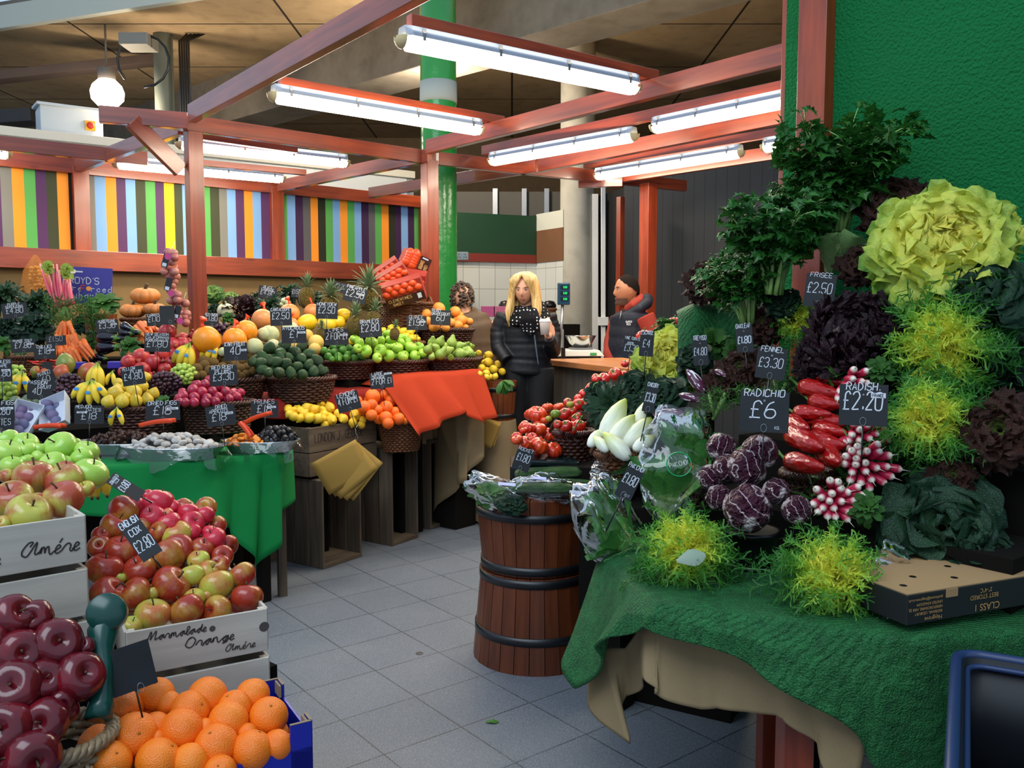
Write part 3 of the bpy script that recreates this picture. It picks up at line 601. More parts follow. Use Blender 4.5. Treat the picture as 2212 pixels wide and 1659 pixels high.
def ribm(t, i): return .86 + .14 * abs(cos(5.5 * t / 1)) ** .6
def calyx(z, r=.5, m=None):
    mb = MB()
    for k in range(6):
        a = k * pi / 3 + .2; mb.add([(0.04 * cos(a + 1.57), .04 * sin(a + 1.57), z), (-.04 * cos(a + 1.57), -.04 * sin(a + 1.57), z), (r * cos(a), r * sin(a), z + .05), (r * .5 * cos(a) + .07 * cos(a + 1.57), r * .5 * sin(a) + .07 * sin(a + 1.57), z + .16), (r * .5 * cos(a) - .07 * cos(a + 1.57), r * .5 * sin(a) - .07 * sin(a + 1.57), z + .16)], [(0, 1, 4, 3), (3, 4, 2)])
    mb.tube([(0, 0, z), (.03, 0, z + .25), (.1, 0, z + .4)], [.06, .05, .07], 6); return ('calyx', mb, m or M_gstem)
F_beef = fruit('beef_tomato', [(r, z * .78) for r, z in prof_apple(14, .95, .4, .2, 0)], skin('beef tomato skin', '#cc2e14', '#dc4a1c', .2, 1.5, Coat_Weight=.3), 44, lambda t, i: .88 + .12 * abs(cos(5 * t)) ** .7, [calyx(.38)])
F_tom = fruit('vine_tomato', [(r, z * .86) for r, z in prof_apple(13, .95, .15, .04, 0)], skin('tomato skin', '#c01c10', '#d02c16', .12, 2., Coat_Weight=.5), 20, lambda t, i: 1 + .02 * cos(4 * t), [calyx(.66)])
F_gtom = fruit('green_tomato', [(r, z * .86) for r, z in prof_apple(13, .95, .15, .04, 0)], skin('green yellow tomato skin', '#a89a2c', '#6e8a30', .2, 2.), 24, lambda t, i: .95 + .05 * abs(cos(4 * t)), [calyx(.66)])
F_oni = fruit('white_onion', sph(.9, 12), skin('white onion skin', '#c8cc90', '#dcdcb4', .3, 2.), 18, None, [stem(.85, .3, .1, .05, plain('dry onion neck', '#b0a878', .8))])
M_choc = skin('dried fruit skin', '#2a1612', '#4a2a1c', .35, 5.)
F_date = fruit('medjool_date', [(r * .62 * (1 + .05 * sin(z * 9)), z) for r, z in sph(1.15, 8)], M_choc, 9, lambda t, i: 1 + .12 * cos(3 * t + i))
F_fig2 = fruit('dried_fig', [(r, z * .55) for r, z in sph(1., 8)], skin('floury dried fig', '#a8a29a', '#c8c4be', .9, 3.), 12, lambda t, i: 1 + .08 * cos(4 * t + i))
F_apr = fruit('dried_apricot', [(r, z * .42) for r, z in sph(1., 8)], skin('dried apricot', '#d8761c', '#e8922c', .45, 3.), 12, lambda t, i: 1 + .08 * cos(3 * t + i))
F_prun = fruit('prune', [(r * .8, z) for r, z in sph(1.1, 8)], skin('prune skin', '#101014', '#1e1c22', .3, 6.), 10, lambda t, i: 1 + .14 * cos(4 * t + i * 1.7))
# piles -------------------------------------------------------------
CR = dict(A=(0, 540, 3.95), B=(380, 560, 3.95), C=(700, 540, 3.95), D=(0, 900, 3.456), E=(0, 1260, 3.16), F=(980, 760, 3.77), G=(1340, 640, 3.77), H=(1480, 200, 2.963), I=(1640, 740, 3.19), J=(1200, 960, 3.77), K=(1600, 1160, 3.325), L=(0, 740, 7.373), M=(0, 540, 6.9125), O=(220, 560, 6.912), Q=(980, 560, 4.148))
def X(c, x, y): a, b, s = CR[c]; return a + x / s, b + y / s
risers = []
def riser(p, w, z, side='left'): risers.append((p[0], p[1], w, z, side))
def pile(src, slope, crop, pts, group, desc, place, rdef=None, under=True, tilt=.9, up=None, shrink=1., push=0., lab=True, k_under=1.25):
    s = CR[crop][2] if crop else 1; out = []; Q = []
    for p in pts:
        px, py = X(crop, p[0], p[1]) if crop else p[:2]; rr = (p[2] if len(p) > 2 and p[2] else rdef) / s; Q.append((px, py, rr, p[3] if len(p) > 3 else None))
    rm = sum(q[2] for q in Q) / len(Q); rows = []; last = None
    for q in sorted(Q, key=lambda q: q[1]):
        if last is None or q[1] - last > rm * 1.15: rows.append([]); last = q[1]
        rows[-1].append(q)
    for ri, row in enumerate(rows):
        for ci, (px, py, rr, sp) in enumerate(sorted(row)):
            pos = slope.hit(px, py, -push); r = rr * (pos - V((0, 0, CH))).length / F * shrink
            so = sp or (src[len(out) % len(src)] if isinstance(src, list) else src)
            d = V((rnd(-1, 1), rnd(-1, .4), rnd(.0, 1.1))) if up is None else V(up) + V((rnd(-tilt, tilt), rnd(-tilt, tilt), rnd(-tilt, tilt)))
            ro = qfrom(V((rnd(-1, 1), rnd(-1, 1), .01)), None, d)
            dn = desc if not sp else SPN.get(sp.name.split('.')[0], desc)
            out.append(dup(so, pos, ro, r, f'{dn}, {ORD[min(ci, 19)]} from left in {ORD[min(ri, 19)]} row of {place}', group))
    if under:
        R_ = rm; x0, x1 = min(q[0] for q in Q), max(q[0] for q in Q); y0, y1 = min(q[1] for q in Q), max(q[1] for q in Q); y = y0 + R_; k = 0
        while y < y1 + R_ * .5:
            x = x0 + (R_ * .9 if k % 2 else 0)
            while x <= x1:
                near = [q for q in Q if (q[0] - x) ** 2 + (q[1] - y) ** 2 < (2.3 * R_) ** 2]
                if len(near) >= 4:
                    pos = slope.hit(x, y, 0); r = R_ * pos.y / F; pos = slope.hit(x, y, -push - r * k_under); so = src[int(x) % len(src)] if isinstance(src, list) else src
                    out.append(dup(so, pos, rrot(), r * .95, f'{desc} half hidden under others in {place}', group))
                x += 1.8 * R_
            y += 1.6 * R_; k += 1
    return out
SPN = {'green_apple': 'green apple', 'blushed_apple': 'red blushed apple', 'yellow_apple': 'yellow green apple', 'pink_apple': 'pink red apple', 'russet_red_apple': 'russet red apple', 'avocado': 'avocado'}
def scatter(src, ctr, ax, ay, nrm_up, r, n, group, label, hgt=.03, flat=True):
    pts = []; tries = 0
    while len(pts) < n and tries < 6000:
        tries += 1; a, b = rnd(-1, 1), rnd(-1, 1)
        if a * a + b * b > .92: continue
        p = V((a, b, 0))
        if all((V((p.x * ax.length, p.y * ay.length, 0)) - V((q.x * ax.length, q.y * ay.length, 0))).length > r * 1.15 for q in pts): pts.append(p)
    for p in pts:
        pos = ctr + ax * p.x + ay * p.y + V((0, 0, hgt * (1 - p.x ** 2 - p.y ** 2) + rnd(0, r * .5)))
        dup(src, pos, Euler((rnd(-.7, .7), rnd(-.7, .7), rnd(0, 6.3))) if flat else rrot(), r * rnd(.85, 1.15), label, group)
# baskets ------------------------------------------------------------
def basket(px, py, Y, wpx, h, m, label, ratio=.62, a=38, sq=2., flare=1.18, handle=False, name='wicker_basket', stake=44, row=.0135, z0=None, ris=True, rimh=None, side='left', pos=None):
    """px,py: front rim centre; wpx: rim width in pixels"""
    fr = pos or P(px, py, Y); rx = wpx * fr.y / F / 2 / max(.55, cos(R(a)) if a < 90 else 1) * 1.0; rx = wpx * fr.y / F / 2 / sqrt(sin(R(a)) ** 2 * 1. + (cos(R(a)) * ratio) ** 2) if False else wpx * fr.y / F / 2
    ry = rx * ratio; c = V((fr.x, fr.y + ry, fr.z - h))
    t = emp(name, c, label, 'basket', rot=(0, 0, R(90 - a) * .55 if a < 90 else 0))
    mb = MB(); rows = int(h / row)
    def pt_(th, k, off):
        ct, st = cos(th), sin(th); e = 2 / sq; f = 1 / flare + (1 - 1 / flare) * k
        return V(((abs(ct) ** e) * (1 if ct > 0 else -1) * (rx * f + off), (abs(st) ** e) * (1 if st > 0 else -1) * (ry * f + off), k * h))
    for k in range(rows + 1):
        n = stake * 2; vs = []
        for i in range(n):
            th = 2 * pi * i / n; off = .0055 * sin(th * stake / 2 + pi * k); vs.append(pt_(th, k / rows, off) + V((0, 0, rnd(-.001, .001))))
        mb.surf(lambda u, v: (lambda i, q: vs[i % n] + (V((cos(2 * pi * i / n), sin(2 * pi * i / n), 0)) * cos(q) + V((0, 0, 1)) * sin(q)) * row * .56)(int(round(u * n)), 2 * pi * v), n, 5, wrap=True)
    for i in range(stake // 2): th = 2 * pi * (i + .5) / (stake // 2); mb.tube([pt_(th, 0, 0), pt_(th, 1, 0)], .005, 5)
    mk('woven_side', mb, m, t)
    mb = MB()
    for ph in (0, 2.1, 4.2):
        n = 90; mb.tube([pt_(2 * pi * i / n, 1, .004) + V((0, 0, .009 * sin(i * 2 * pi * 18 / n + ph))) + V((cos(2 * pi * i / n), sin(2 * pi * i / n), 0)) * .009 * cos(i * 2 * pi * 18 / n + ph) for i in range(n + 1)], .0072, 5)
    mk('braided_rim', mb, m, t)
    mb = MB(); mb.lathe([(0, .0), (1, .0), (1, .012), (0, .012)], 24); mb.v = [(x * rx / flare, y * ry / flare, z) for x, y, z in mb.v]; mk('base', mb, m, t)
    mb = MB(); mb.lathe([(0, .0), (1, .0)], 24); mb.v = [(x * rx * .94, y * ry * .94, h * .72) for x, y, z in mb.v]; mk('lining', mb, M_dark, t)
    if handle:
        for s in (-1, 1):
            mb = MB(); mb.tube([(s * (rx + .004), -.05 + .1 * i / 10, h + .05 * sin(pi * i / 10)) for i in range(11)], .009, 6); mk('handle', mb, m, t)
    if ris: riser((c.x, c.y), min(rx, ry) * 1.5, c.z, side)
    return t
# leaves --------------------------------------------------------------
def leaf(mb, base, d, up, L, W, curl=1., ruf=.15, fr=5, cf=None, nu=8, nv=6, cup=.2, prof=None, ph=0., twist=0.):
    d = V(d).normalized(); up = V(up); up = (up - d * up.dot(d)).normalized(); side = d.cross(up); pos = V(base); sp = []; st = L / nu
    for i in range(nu + 1):
        sp.append((pos.copy(), d.copy(), up.copy(), side.copy())); ang = curl / nu
        q = Quaternion(side, -ang); d = q @ d; up = q @ up
        if twist: q = Quaternion(d, twist / nu); up = q @ up; side = q @ side
        pos = pos + d * st
    prof = prof or (lambda u: sin(pi * min(1, u * .9 + .08)) ** .6 * (.35 + .65 * min(1, u * 1.8)))
    def f(u, v):
        i = u * nu; k = min(int(i), nu - 1); t = i - k; p = sp[k][0].lerp(sp[k + 1][0], t); U = sp[k][2]; Sd = sp[k][3]; D = sp[k][1]; x = v * 2 - 1; w_ = W * .5 * prof(u)
        e = max(abs(x) ** 1.6, u ** 4)
        rz = ruf * W * .5 * e * (sin(fr * pi * u * 2 + ph + (2.2 if x > 0 else 0)) + .5 * sin(fr * 4.7 * u + 2 * ph + x * 5)) * min(1, u * 3)
        ed = 1 + .3 * ruf * sin(fr * 5 * u + ph) * (abs(x) > .8)
        return p + Sd * x * w_ * ed + U * (cup * w_ * x * x + rz)
    mb.surf(f, nu, nv, cf)
def leafmat(name, stops, rough=.45, trans=.25, veins=.5, coat=0.):
    def f(n):
        t = n.math('ADD', n.attr(), n.math('MULTIPLY', n.math('SUBTRACT', n.noise(18, 3, n.coord()), .5), .35)); c = n.ramp(t, stops); n.bump(n.noise(45, 3, n.coord(), .5, 1.), veins, .006); n.done(c, rough, .4)
        tr = n.n('BsdfTranslucent'); n.l(c, tr.inputs[0]); mx = n.n('MixShader'); mx.inputs[0].default_value = trans; n.l(n.b.outputs[0], mx.inputs[1]); n.l(tr.outputs[0], mx.inputs[2]); n.l(mx.outputs[0], n.out.inputs[0]); return n.m
    return mat(name, f)
L_esc = leafmat('escarole leaf', [(.0, '#fbf2a0'), (.35, '#f8ea62'), (.55, '#d6e060'), (.8, '#7cac40'), (1., '#3c7a2a')], .45, .3)
L_dark = leafmat('dark green leaf', [(.0, '#8aaa66'), (.3, '#3a5e38'), (.7, '#1f4028'), (1., '#1a3628')], .22, .12, .7)
L_mid = leafmat('mid green leaf', [(.0, '#9ab85a'), (.4, '#4e8436'), (1., '#2c5c22')], .4, .2)
L_oak = leafmat('brown red lettuce leaf', [(.0, '#8aa04a'), (.3, '#5a6a2c'), (.55, '#4a2a1c'), (1., '#2c1418')], .3, .12, .8)
L_lollo = leafmat('dark purple frilled leaf', [(.0, '#5a3a2c'), (.4, '#3a141e'), (1., '#24101a')], .35, .1, .8)
L_fris = leafmat('frisee leaf', [(.0, '#f4f078'), (.3, '#ecec54'), (.47, '#a8d048'), (.65, '#5a9e38'), (1., '#2f7028')], .45, .35, .2)
L_cel = leafmat('celery leaf', [(.0, '#7ab04a'), (.5, '#2e6a26'), (1., '#1c4c1c')], .35, .2, .6)
L_cab = leafmat('cabbage leaf', [(.0, '#a8c46a'), (.4, '#5a8a3c'), (1., '#24502a')], .4, .2, .9)
L_swiss = leafmat('purple chard leaf', [(.0, '#8a1424'), (.2, '#4a1420'), (1., '#241018')], .35, .1, .9)
L_dill = leafmat('feathery green', [(.0, '#4a8030'), (1., '#24561e')], .6, .2, .2)
def head(name, m, R_, n, W, curl=(.4, 1.8), ruf=.15, fr=5, el=(80, 5), L=(.6, 1.1), c0=(.0, .6), c1=(.4, 1.), nu=8, nv=6, cup=.25, prof=None, seed=1, squash=1., parts=2, edge=.0, rise=0.):
    """salad head, axis +Z; leaves from inner upright to outer spread"""
    random.seed(seed); root = bpy.data.objects.new(name, None); groups = []
    for g in range(parts):
        mb = MB(); lo = int(n * g / parts); hi = int(n * (g + 1) / parts)
        for i in range(lo, hi):
            t = i / max(1, n - 1); a = i * 2.39996 + rnd(-.3, .3); e = R(el[0] + (el[1] - el[0]) * t + rnd(-9, 9)); d = V((cos(a) * cos(e), sin(a) * cos(e), sin(e)))
            up = V((-cos(a) * sin(e), -sin(a) * sin(e), cos(e))); Lk = R_ * (L[0] + (L[1] - L[0]) * t) * rnd(.88, 1.1); tt = t ** 1.15; ca_, cb_ = c0[0] + (c1[0] - c0[0]) * tt, c0[1] + (c1[1] - c0[1]) * tt
            leaf(mb, (cos(a) * R_ * .05, sin(a) * R_ * .05, rise * (1 - t) * R_), d, up, Lk, W * R_ * rnd(.85, 1.15), curl[0] + (curl[1] - curl[0]) * t, ruf, fr, lambda u, v: ca_ + (cb_ - ca_) * u ** .8 + edge * abs(v * 2 - 1) ** 2, nu, nv, cup, prof, rnd(0, 6), rnd(-.4, .4))
        mb.v = [(x, y, z * squash) for x, y, z in mb.v]; o = mk('inner_leaves' if g == 0 else 'outer_leaves', mb, m, link=False); o.parent = root
    return root
def frisee_head(name, R_, seed, n=120, m=None, flat=.7, cs=1.):
    random.seed(seed); root = bpy.data.objects.new(name, None)
    for part in (0, 1):
        mb = MB()
        for i in range(n):
            t = (i + .5) / n
            if (t < .4) == bool(part): continue
            a = i * 2.39996 + rnd(-.2, .2); e = R(85 - 85 * t ** .8 + rnd(-10, 10)); d = V((cos(a) * cos(e), sin(a) * cos(e), sin(e) * flat)).normalized(); Lk = R_ * (.55 + .55 * t) * rnd(.8, 1.15); p = V((0, 0, 0)); k = 11; st = Lk / k
            sp = [p.copy()]; dd = d.copy(); ds = [d.copy()]; wob = V((rnd(-1, 1), rnd(-1, 1), rnd(-1, 1))) * .09
            for j in range(k):
                dd = (dd + V((0, 0, -.045 - .09 * t)) + wob).normalized(); p = p + dd * st; sp.append(p.copy()); ds.append(dd.copy())
            side = d.cross(V((0, 0, 1))); side = side.normalized() if side.length > .1 else V((1, 0, 0)); base = len(mb.v)
            def strip(pts, w0, w1, sd):
                q = len(pts); vs = []; cs_ = []
                for ii, pp in enumerate(pts):
                    w_ = w0 + (w1 - w0) * ii / (q - 1); vs += [pp + sd * w_, pp - sd * w_]; cc = min(1, cs * (pp.length / R_) ** 1.2 * (.82 + .92 * t)); cs_ += [cc, cc]
                mb.add(vs, [(2 * ii, 2 * ii + 1, 2 * ii + 3, 2 * ii + 2) for ii in range(q - 1)], cs_)
            strip(sp, .012 * R_ * 2, .006 * R_, side)
            for j in range(3, k + 1):
                for s in (-1, 1):
                    for _ in range(2):
                        bd = (ds[j] * rnd(.3, 1.) + side * s * rnd(.5, 1.1) + V((0, 0, rnd(-.5, .7)))).normalized(); Lb = R_ * rnd(.07, .17) * (.7 + .6 * t); q = [sp[j] - ds[j] * rnd(0, st)]; bb = bd.copy()
                        for _k in range(3): bb = (bb + V((rnd(-.5, .5), rnd(-.5, .5), rnd(-.5, .5)))).normalized(); q.append(q[-1] + bb * Lb / 3)
                        nn = bd.cross(V((rnd(-1, 1), rnd(-1, 1), rnd(-1, 1)))).normalized(); strip(q, .008 * R_, .012 * R_ if _ else .004 * R_, nn)
        o = mk('heart' if part == 0 else 'outer_leaves', mb, m or L_fris, link=False); o.parent = root
    return root
def sprig_cloud(mb, c, rad, n, Lf, w_, cval=(0, 1), up=.4, seg=4):
    """feathery filaments (dill, carrot tops)"""
    for i in range(n):
        p = V(c) + V((rnd(-1, 1) * rad[0], rnd(-1, 1) * rad[1], rnd(-1, 1) * rad[2])); d = V((rnd(-1, 1), rnd(-1, 1), rnd(-.6, 1) + up)).normalized(); sd = d.cross(V((rnd(-1, 1), rnd(-1, 1), rnd(-1, 1)))).normalized(); vs = []; cc = rnd(*cval)
        for k in range(seg + 1): vs += [p + sd * w_ * (1 - .6 * k / seg), p - sd * w_ * (1 - .6 * k / seg)]; p = p + d * Lf / seg; d = (d + V((rnd(-.4, .4), rnd(-.4, .4), rnd(-.5, .2)))).normalized()
        mb.add(vs, [(2 * k, 2 * k + 1, 2 * k + 3, 2 * k + 2) for k in range(seg)], [cc] * len(vs))
def lobed(mb, base, d, up, Lf, c=.7, wd=.8):
    """flat lobed celery / parsley leaflet"""
    d = V(d).normalized(); up = V(up); up = (up - d * up.dot(d)); up = up.normalized() if up.length > .01 else d.orthogonal().normalized(); s = d.cross(up); out = [(0, 0), (.25, .12), (.3, .42), (.5, .22), (.62, .5), (.72, .2), (1., .0)]
    pts = [(x, y) for x, y in out] + [(x, -y) for x, y in out[-2:0:-1]]
    vs = [V(base) + d * Lf * x + s * Lf * wd * y + up * Lf * (.25 * abs(y) - .3 * x * x + rnd(-.03, .03)) for x, y in pts]; ctr = V(base) + d * Lf * .5 - up * Lf * .05
    n = len(vs); mb.add(vs + [ctr], [(i, (i + 1) % n, n) for i in range(n)], [c + rnd(-.2, .25)] * n + [c - .3])
def celery(name, H, seed, nst=11, nl=46, spread=.22):
    random.seed(seed); root = bpy.data.objects.new(name, None); st = MB(); lf = MB()
    for i in range(nst):
        a = i * 2.4; b = V((cos(a), sin(a), 0)) * .03; tip = V((cos(a) * spread * rnd(.3, 1), sin(a) * spread * rnd(.3, 1), H * rnd(.55, .8))); pts = [b + (tip - b) * (k / 6) + V((cos(a), sin(a), 0)) * .03 * sin(k / 6 * pi) * -1 for k in range(7)]
        st.tube(pts, [.016, .014, .012, .010, .008, .006, .004], 6, flat=.6)
        for k in range(nl):
            t = rnd(.5, 1.12); p = b + (tip - b) * t + V((rnd(-1, 1), rnd(-1, 1), rnd(-.6, .8))) * .06 * (t + .2) * H / .5; d = V((cos(a) * rnd(-.2, 1) + rnd(-.6, .6), sin(a) * rnd(-.2, 1) + rnd(-.6, .6), rnd(-.5, .7))); q = b + (tip - b) * min(t, 1)
            if k % 3 == 0: st.tube([q, (q + p) / 2 + V((0, 0, .01)), p], .0022, 4)
            up = V((rnd(-.5, .5), rnd(-.7, .3), 1)); L_ = rnd(.05, .085) * H / .5
            sd = d.normalized().cross(V((0, 0, 1)));
            for s_ in (-1, 0, 1): lobed(lf, p, d.normalized() + sd * s_ * .9, up, L_ * (1 if s_ == 0 else .75))
    o = mk('stalks', st, mat('celery stalk', lambda n: n.done(n.ramp(n.noise(1, 3, n.coord('Object', (60, 60, 3))), [(.3, '#6c9a48'), (.7, '#a9c878')]), .4, .4)), link=False); o.parent = root
    o = mk('leafy_tops', lf, L_cel, link=False, sm=False); o.parent = root; return root
def topdup(src, loc, rot=None, sc=1., label=None, cat=None, group=None): return dup(src, loc, rot, sc, label, group, cat)
def axis(z, x=(1, 0, 0)): return qfrom(x, None, z)
# price cards -----------------------------------------------------------
def card(px, py, Y, w, h, lines, label, roll=0, yaw=0, tilt=-8, sticker=None, ring=(.5, .1), m=None, stake=.1, faint=False):
    """w,h in pixels; lines = (text, y fraction from top, height fraction, width fraction[, x fraction])"""
    c = P(px, py, Y); sx, sy = w * Y / F, h * Y / F; cy_ = max(.35, cos(R(yaw))); sx /= cy_; to = (V((0, 0, CH)) - c); to.z *= .3; Z = to.normalized(); Z = Matrix.Rotation(R(yaw), 3, 'Z') @ Z; Xa = V((0, 0, 1)).cross(Z).normalized(); Z = Matrix.Rotation(R(tilt), 3, Xa) @ Z; Ya = Z.cross(Xa)
    M3 = Matrix((Xa, Ya, Z)).transposed() @ Matrix.Rotation(R(roll), 3, 'Z')
    mb = MB(); mb.box((0, 0, 0), (sx, sy, .003)); o = mk('price_card', mb, m or M_board, loc=c, rot=M3, sm=False); tag(o, label, 'price card')
    mb = MB(); th = 0
    for ln in lines:
        t, yf, hf, wf = ln[:4]; xf = ln[4] if len(ln) > 4 else .5
        write(mb, t, (xf - .5) * sx, sy / 2 - yf * sy - hf * sy / 2, hf * sy, wf * sx, hf * sy * (.13 if hf < .25 else .075) * (.5 if faint else 1), z=.0022, jit=.22, slant=.12)
    if mb.v: mk('lettering', mb, M_chalk, o, sm=False)
    if sticker:
        x, y, a, b = sticker; mb = MB(); mb.box(((x - .5) * sx, sy / 2 - y * sy, .0022), (a * sx, b * sy, .001)); q = mk('origin_label', mb, M_chalk, o, sm=False)
        mb = MB(); write(mb, 'FRANCE' if 'adish' in label else 'ESPANA', (x - .5) * sx, sy / 2 - y * sy - b * sy * .28, b * sy * .55, a * sx * .8, b * sy * .1, z=.0032, jit=.1); mk('origin_lettering', mb, M_black, q, sm=False)
    if ring:
        mb = MB(); r_ = .1 * sy; mb.tube([((ring[0] - .5) * sx + r_ * .7 * cos(t * .524), -sy / 2 + ring[1] * sy + r_ * sin(t * .524), .004) for t in range(13)], .0008, 4, cap=False); mk('wire_ring', mb, M_steelr, o)
    if stake: mb = MB(); mb.tube([(0, -sy / 2 + .01, -.003), (0, -sy / 2 - stake, -.003)], .002, 5); mk('stake', mb, M_black, o)
    return o
# ================================================================ left stall
random.seed(11)
def sl(px, py, Y, a=38, t=38): return Slope(px, py, Y, a, t)
def drape(name, rows, m, label, cat, nu=10, nv=40, rip=.012, fr=9, thick=.003, seed=3, parent=None):
    """rows: lists of 3D points (same count), top to bottom"""
    mb = MB(); k = len(rows[0])
    def f(u, v):
        a = u * (len(rows) - 1); i = min(int(a), len(rows) - 2); ta = a - i; b = v * (k - 1); j = min(int(b), k - 2); tb = b - j; tb2 = tb * tb * (3 - 2 * tb)
        p = (rows[i][j].lerp(rows[i][j + 1], tb)).lerp(rows[i + 1][j].lerp(rows[i + 1][j + 1], tb), ta); w_ = 0 if i < len(rows) - 2 else ta
        return p + V((sin(v * fr * 6 + seed), -abs(cos(v * fr * 6.28 / 2 + seed * 1.3)), 0)) * rip * (w_ + .12)
    mb.surf(f, nu, nv); o = mk(name, mb, m, parent, solid=thick)
    if label: tag(o, label, cat)
    return o
def crate(c, a, L, W_, H, m, label, planks=2, th=.012, name='wooden_crate', gap=.012, grp=None, endposts=True, floor_=True):
    """c: front left bottom corner; long side heading a; depth goes left-away"""
    u = az(a); t = emp(name, c, label, 'crate', grp, rot=(0, 0, atan2(u.y, u.x))); ph = (H - gap * (planks - 1)) / planks
    for k in range(planks):
        z = ph / 2 + k * (ph + gap)
        for nm, cc, d in (('front_plank', (L / 2, 0, z), (L, th, ph)), ('back_plank', (L / 2, W_, z), (L, th, ph)), ('side_plank', (0, W_ / 2, z), (th, W_ - th, ph)), ('side_plank', (L, W_ / 2, z), (th, W_ - th, ph))):
            mb = MB(); mb.box((0, 0, 0), d); mk(nm, mb, m, t, cc, sm=False, bev=.0015)
    for x in (th * 1.4, L - th * 1.4):
        for y in (th * 1.4, W_ - th * 1.4): mb = MB(); mb.box((0, 0, 0), (th * 1.8, th * 1.8, H)); mk('corner_post', mb, m, t, (x, y, H / 2), sm=False)
    mb = MB(); mb.box((L / 2, W_ / 2, .006), (L - th, W_ - th, .01)); mk('bottom_board', mb, m, t, sm=False); return t
def standcrate(cpx, cpy, L, D, H, label, a=33, planks=(3, 3)):
    """old apple crate standing on end, open face to the aisle"""
    c = PZ(cpx, cpy, 0); u = az(a); t = emp('wooden_crate', c, label, 'crate', 'old apple crates standing on end', rot=(0, 0, atan2(u.y, u.x)))
    for nm, x in (('left_board', 0), ('right_board', L)):
        n = planks[0]; pw = (D - .012 * (n - 1)) / n
        for k in range(n): mb = MB(); mb.box((0, 0, 0), (.014, pw, H)); mk('side_board', mb, M_cratev, t, (x, pw / 2 + k * (pw + .012), H / 2), sm=False, bev=.002)
    n = 3; pw = (L - .012 * 2) / n
    for k in range(n): mb = MB(); mb.box((0, 0, 0), (pw, .014, H)); mk('back_board', mb, M_cratev, t, (pw / 2 + k * (pw + .012), D, H / 2), sm=False, bev=.002)
    for z in (.012, H - .012): mb = MB(); mb.box((0, 0, 0), (L, D, .024)); mk('end_board', mb, M_crate, t, (L / 2, D / 2, z), sm=False, bev=.003)
    return t
# crates under the lemons
standcrate(700, 1230, .30, .34, .50, 'dark open crate on end under the lemon crate')
standcrate(849, 1180, .24, .34, .60, 'dark open crate on end under the basket of large oranges')
standcrate(932, 1144, .32, .34, .60, 'open slatted crate on end nearest the hanging sacking')
cc = P(668, 1031, 4.72); crate(cc, 33, .55, .36, .13, M_crate, 'weathered crate below the lemon crate, stamped with faint letters', 1, .014)
cl_ = crate(cc + V((0, 0, .135)), 33, .55, .36, .14, M_crate, 'weathered wooden crate full of lemons', 1, .014)
mb = MB()
for t_, x, z, h in (('LONDON J . GEORGE', .24, .055, .045),): write(mb, t_, x, z, h, .40, .006, jit=.1)
o = mk('stamped_letters', mb, plain('faded stamp ink', '#3a3026', .9), cl_, (0, -.0085, 0), (R(90), 0, 0), sm=False)
# paper bags on a hook
def bagset(px, py, Y, w, h, roll, n, label, hook=True):
    c = P(px, py, Y); t = emp('paper_bag_bundle', c, label, 'paper bags'); m = plain('brown paper', '#b08a44', .8, .2, var=.12)
    for k in range(n):
        mb = MB(); mb.surf(lambda u, v: V(((u - .1) * w, -.004 * k + .012 * sin(u * 3 + k) * sin(v * 2.2), -v * h)), 8, 8); mk('paper_bag', mb, m, t, (0, 0, 0), (rnd(-.06, .06), R(roll + k * 6 - 4), rnd(-.15, .15)), solid=.0015)
    if hook: mb = MB(); mb.tube([(0, -.01, -.01), (0, -.01, .02), (.006, -.01, .03), (-.006, -.01, .05), (-.01, 0, .075), (0, .01, .09), (0, .03, .09)], .0018, 5); mk('wire_hook', mb, M_steelr, t)
    return t
bagset(772, 955, 4.62, .20, .27, 42, 5, 'bundle of brown paper bags hanging from lemon crate hook')
# table with green cloth ---------------------------------------------
ed_ = [(120, 1016, 3.66), (243, 1008, 3.76), (340, 1000, 3.86), (430, 994, 3.93), (503, 988, 4.0), (545, 985, 4.05), (575, 982, 4.08), (600, 980, 4.11), (624, 978, 4.15), (632, 972, 4.4)]
hm = [(120, 1110, 3.62), (243, 1115, 3.72), (340, 1120, 3.8), (451, 1128, 3.86), (503, 1140, 3.92), (535, 1190, 3.95), (561, 1226, 3.98), (600, 1178, 4.04), (606, 1117, 4.08), (630, 1078, 4.3)]
E_ = [P(*q) for q in ed_]; H_ = [P(*q) for q in hm]; bk = V((-.5, .86, 0)) * .62
drape('green_tablecloth', [[p + bk + V((0, 0, .0)) for p in E_], E_, H_], M_green_cloth, 'bright green cloth hanging in folds from the dried fruit table', 'tablecloth', 24, 90, .022, 5)
tb = MB(); mid = (E_[1] + E_[8]) / 2 + bk * .5; dd = (E_[8] - E_[1]).normalized(); rot = Matrix.Rotation(atan2(dd.y, dd.x), 3, 'Z')
t = emp('trestle_table', (mid.x, mid.y, 0), 'table under the green cloth', 'table', rot=(0, 0, atan2(dd.y, dd.x)))
mb = MB(); mb.box((0, 0, E_[4].z - .035), (.86, .44, .03)); mk('tabletop', mb, M_crate, t, sm=False)
for sx in (-.38, .38):
    for sy in (-.19, .19): mb = MB(); mb.box((sx, sy, (E_[4].z - .05) / 2), (.04, .04, E_[4].z - .05)); mk('leg', mb, M_cratev, t, sm=False)
c = PZ(505, 1262, 0); u = az(40)
t = emp('wooden_pallet', c + V((-.2, .1, 0)), 'dark wooden pallet on floor under green cloth', 'pallet', rot=(0, 0, atan2(u.y, u.x)))
for k in range(3): mb = MB(); mb.box((.15 + .0, .1 + .14 * k, .17), (.62, .1, .02)); mk('deck_board', mb, M_crate, t, sm=False)
for k in range(2): mb = MB(); mb.box((.02 + .4 * k, .24, .08), (.09, .5, .16)); mk('bearer', mb, M_crate, t, sm=False)
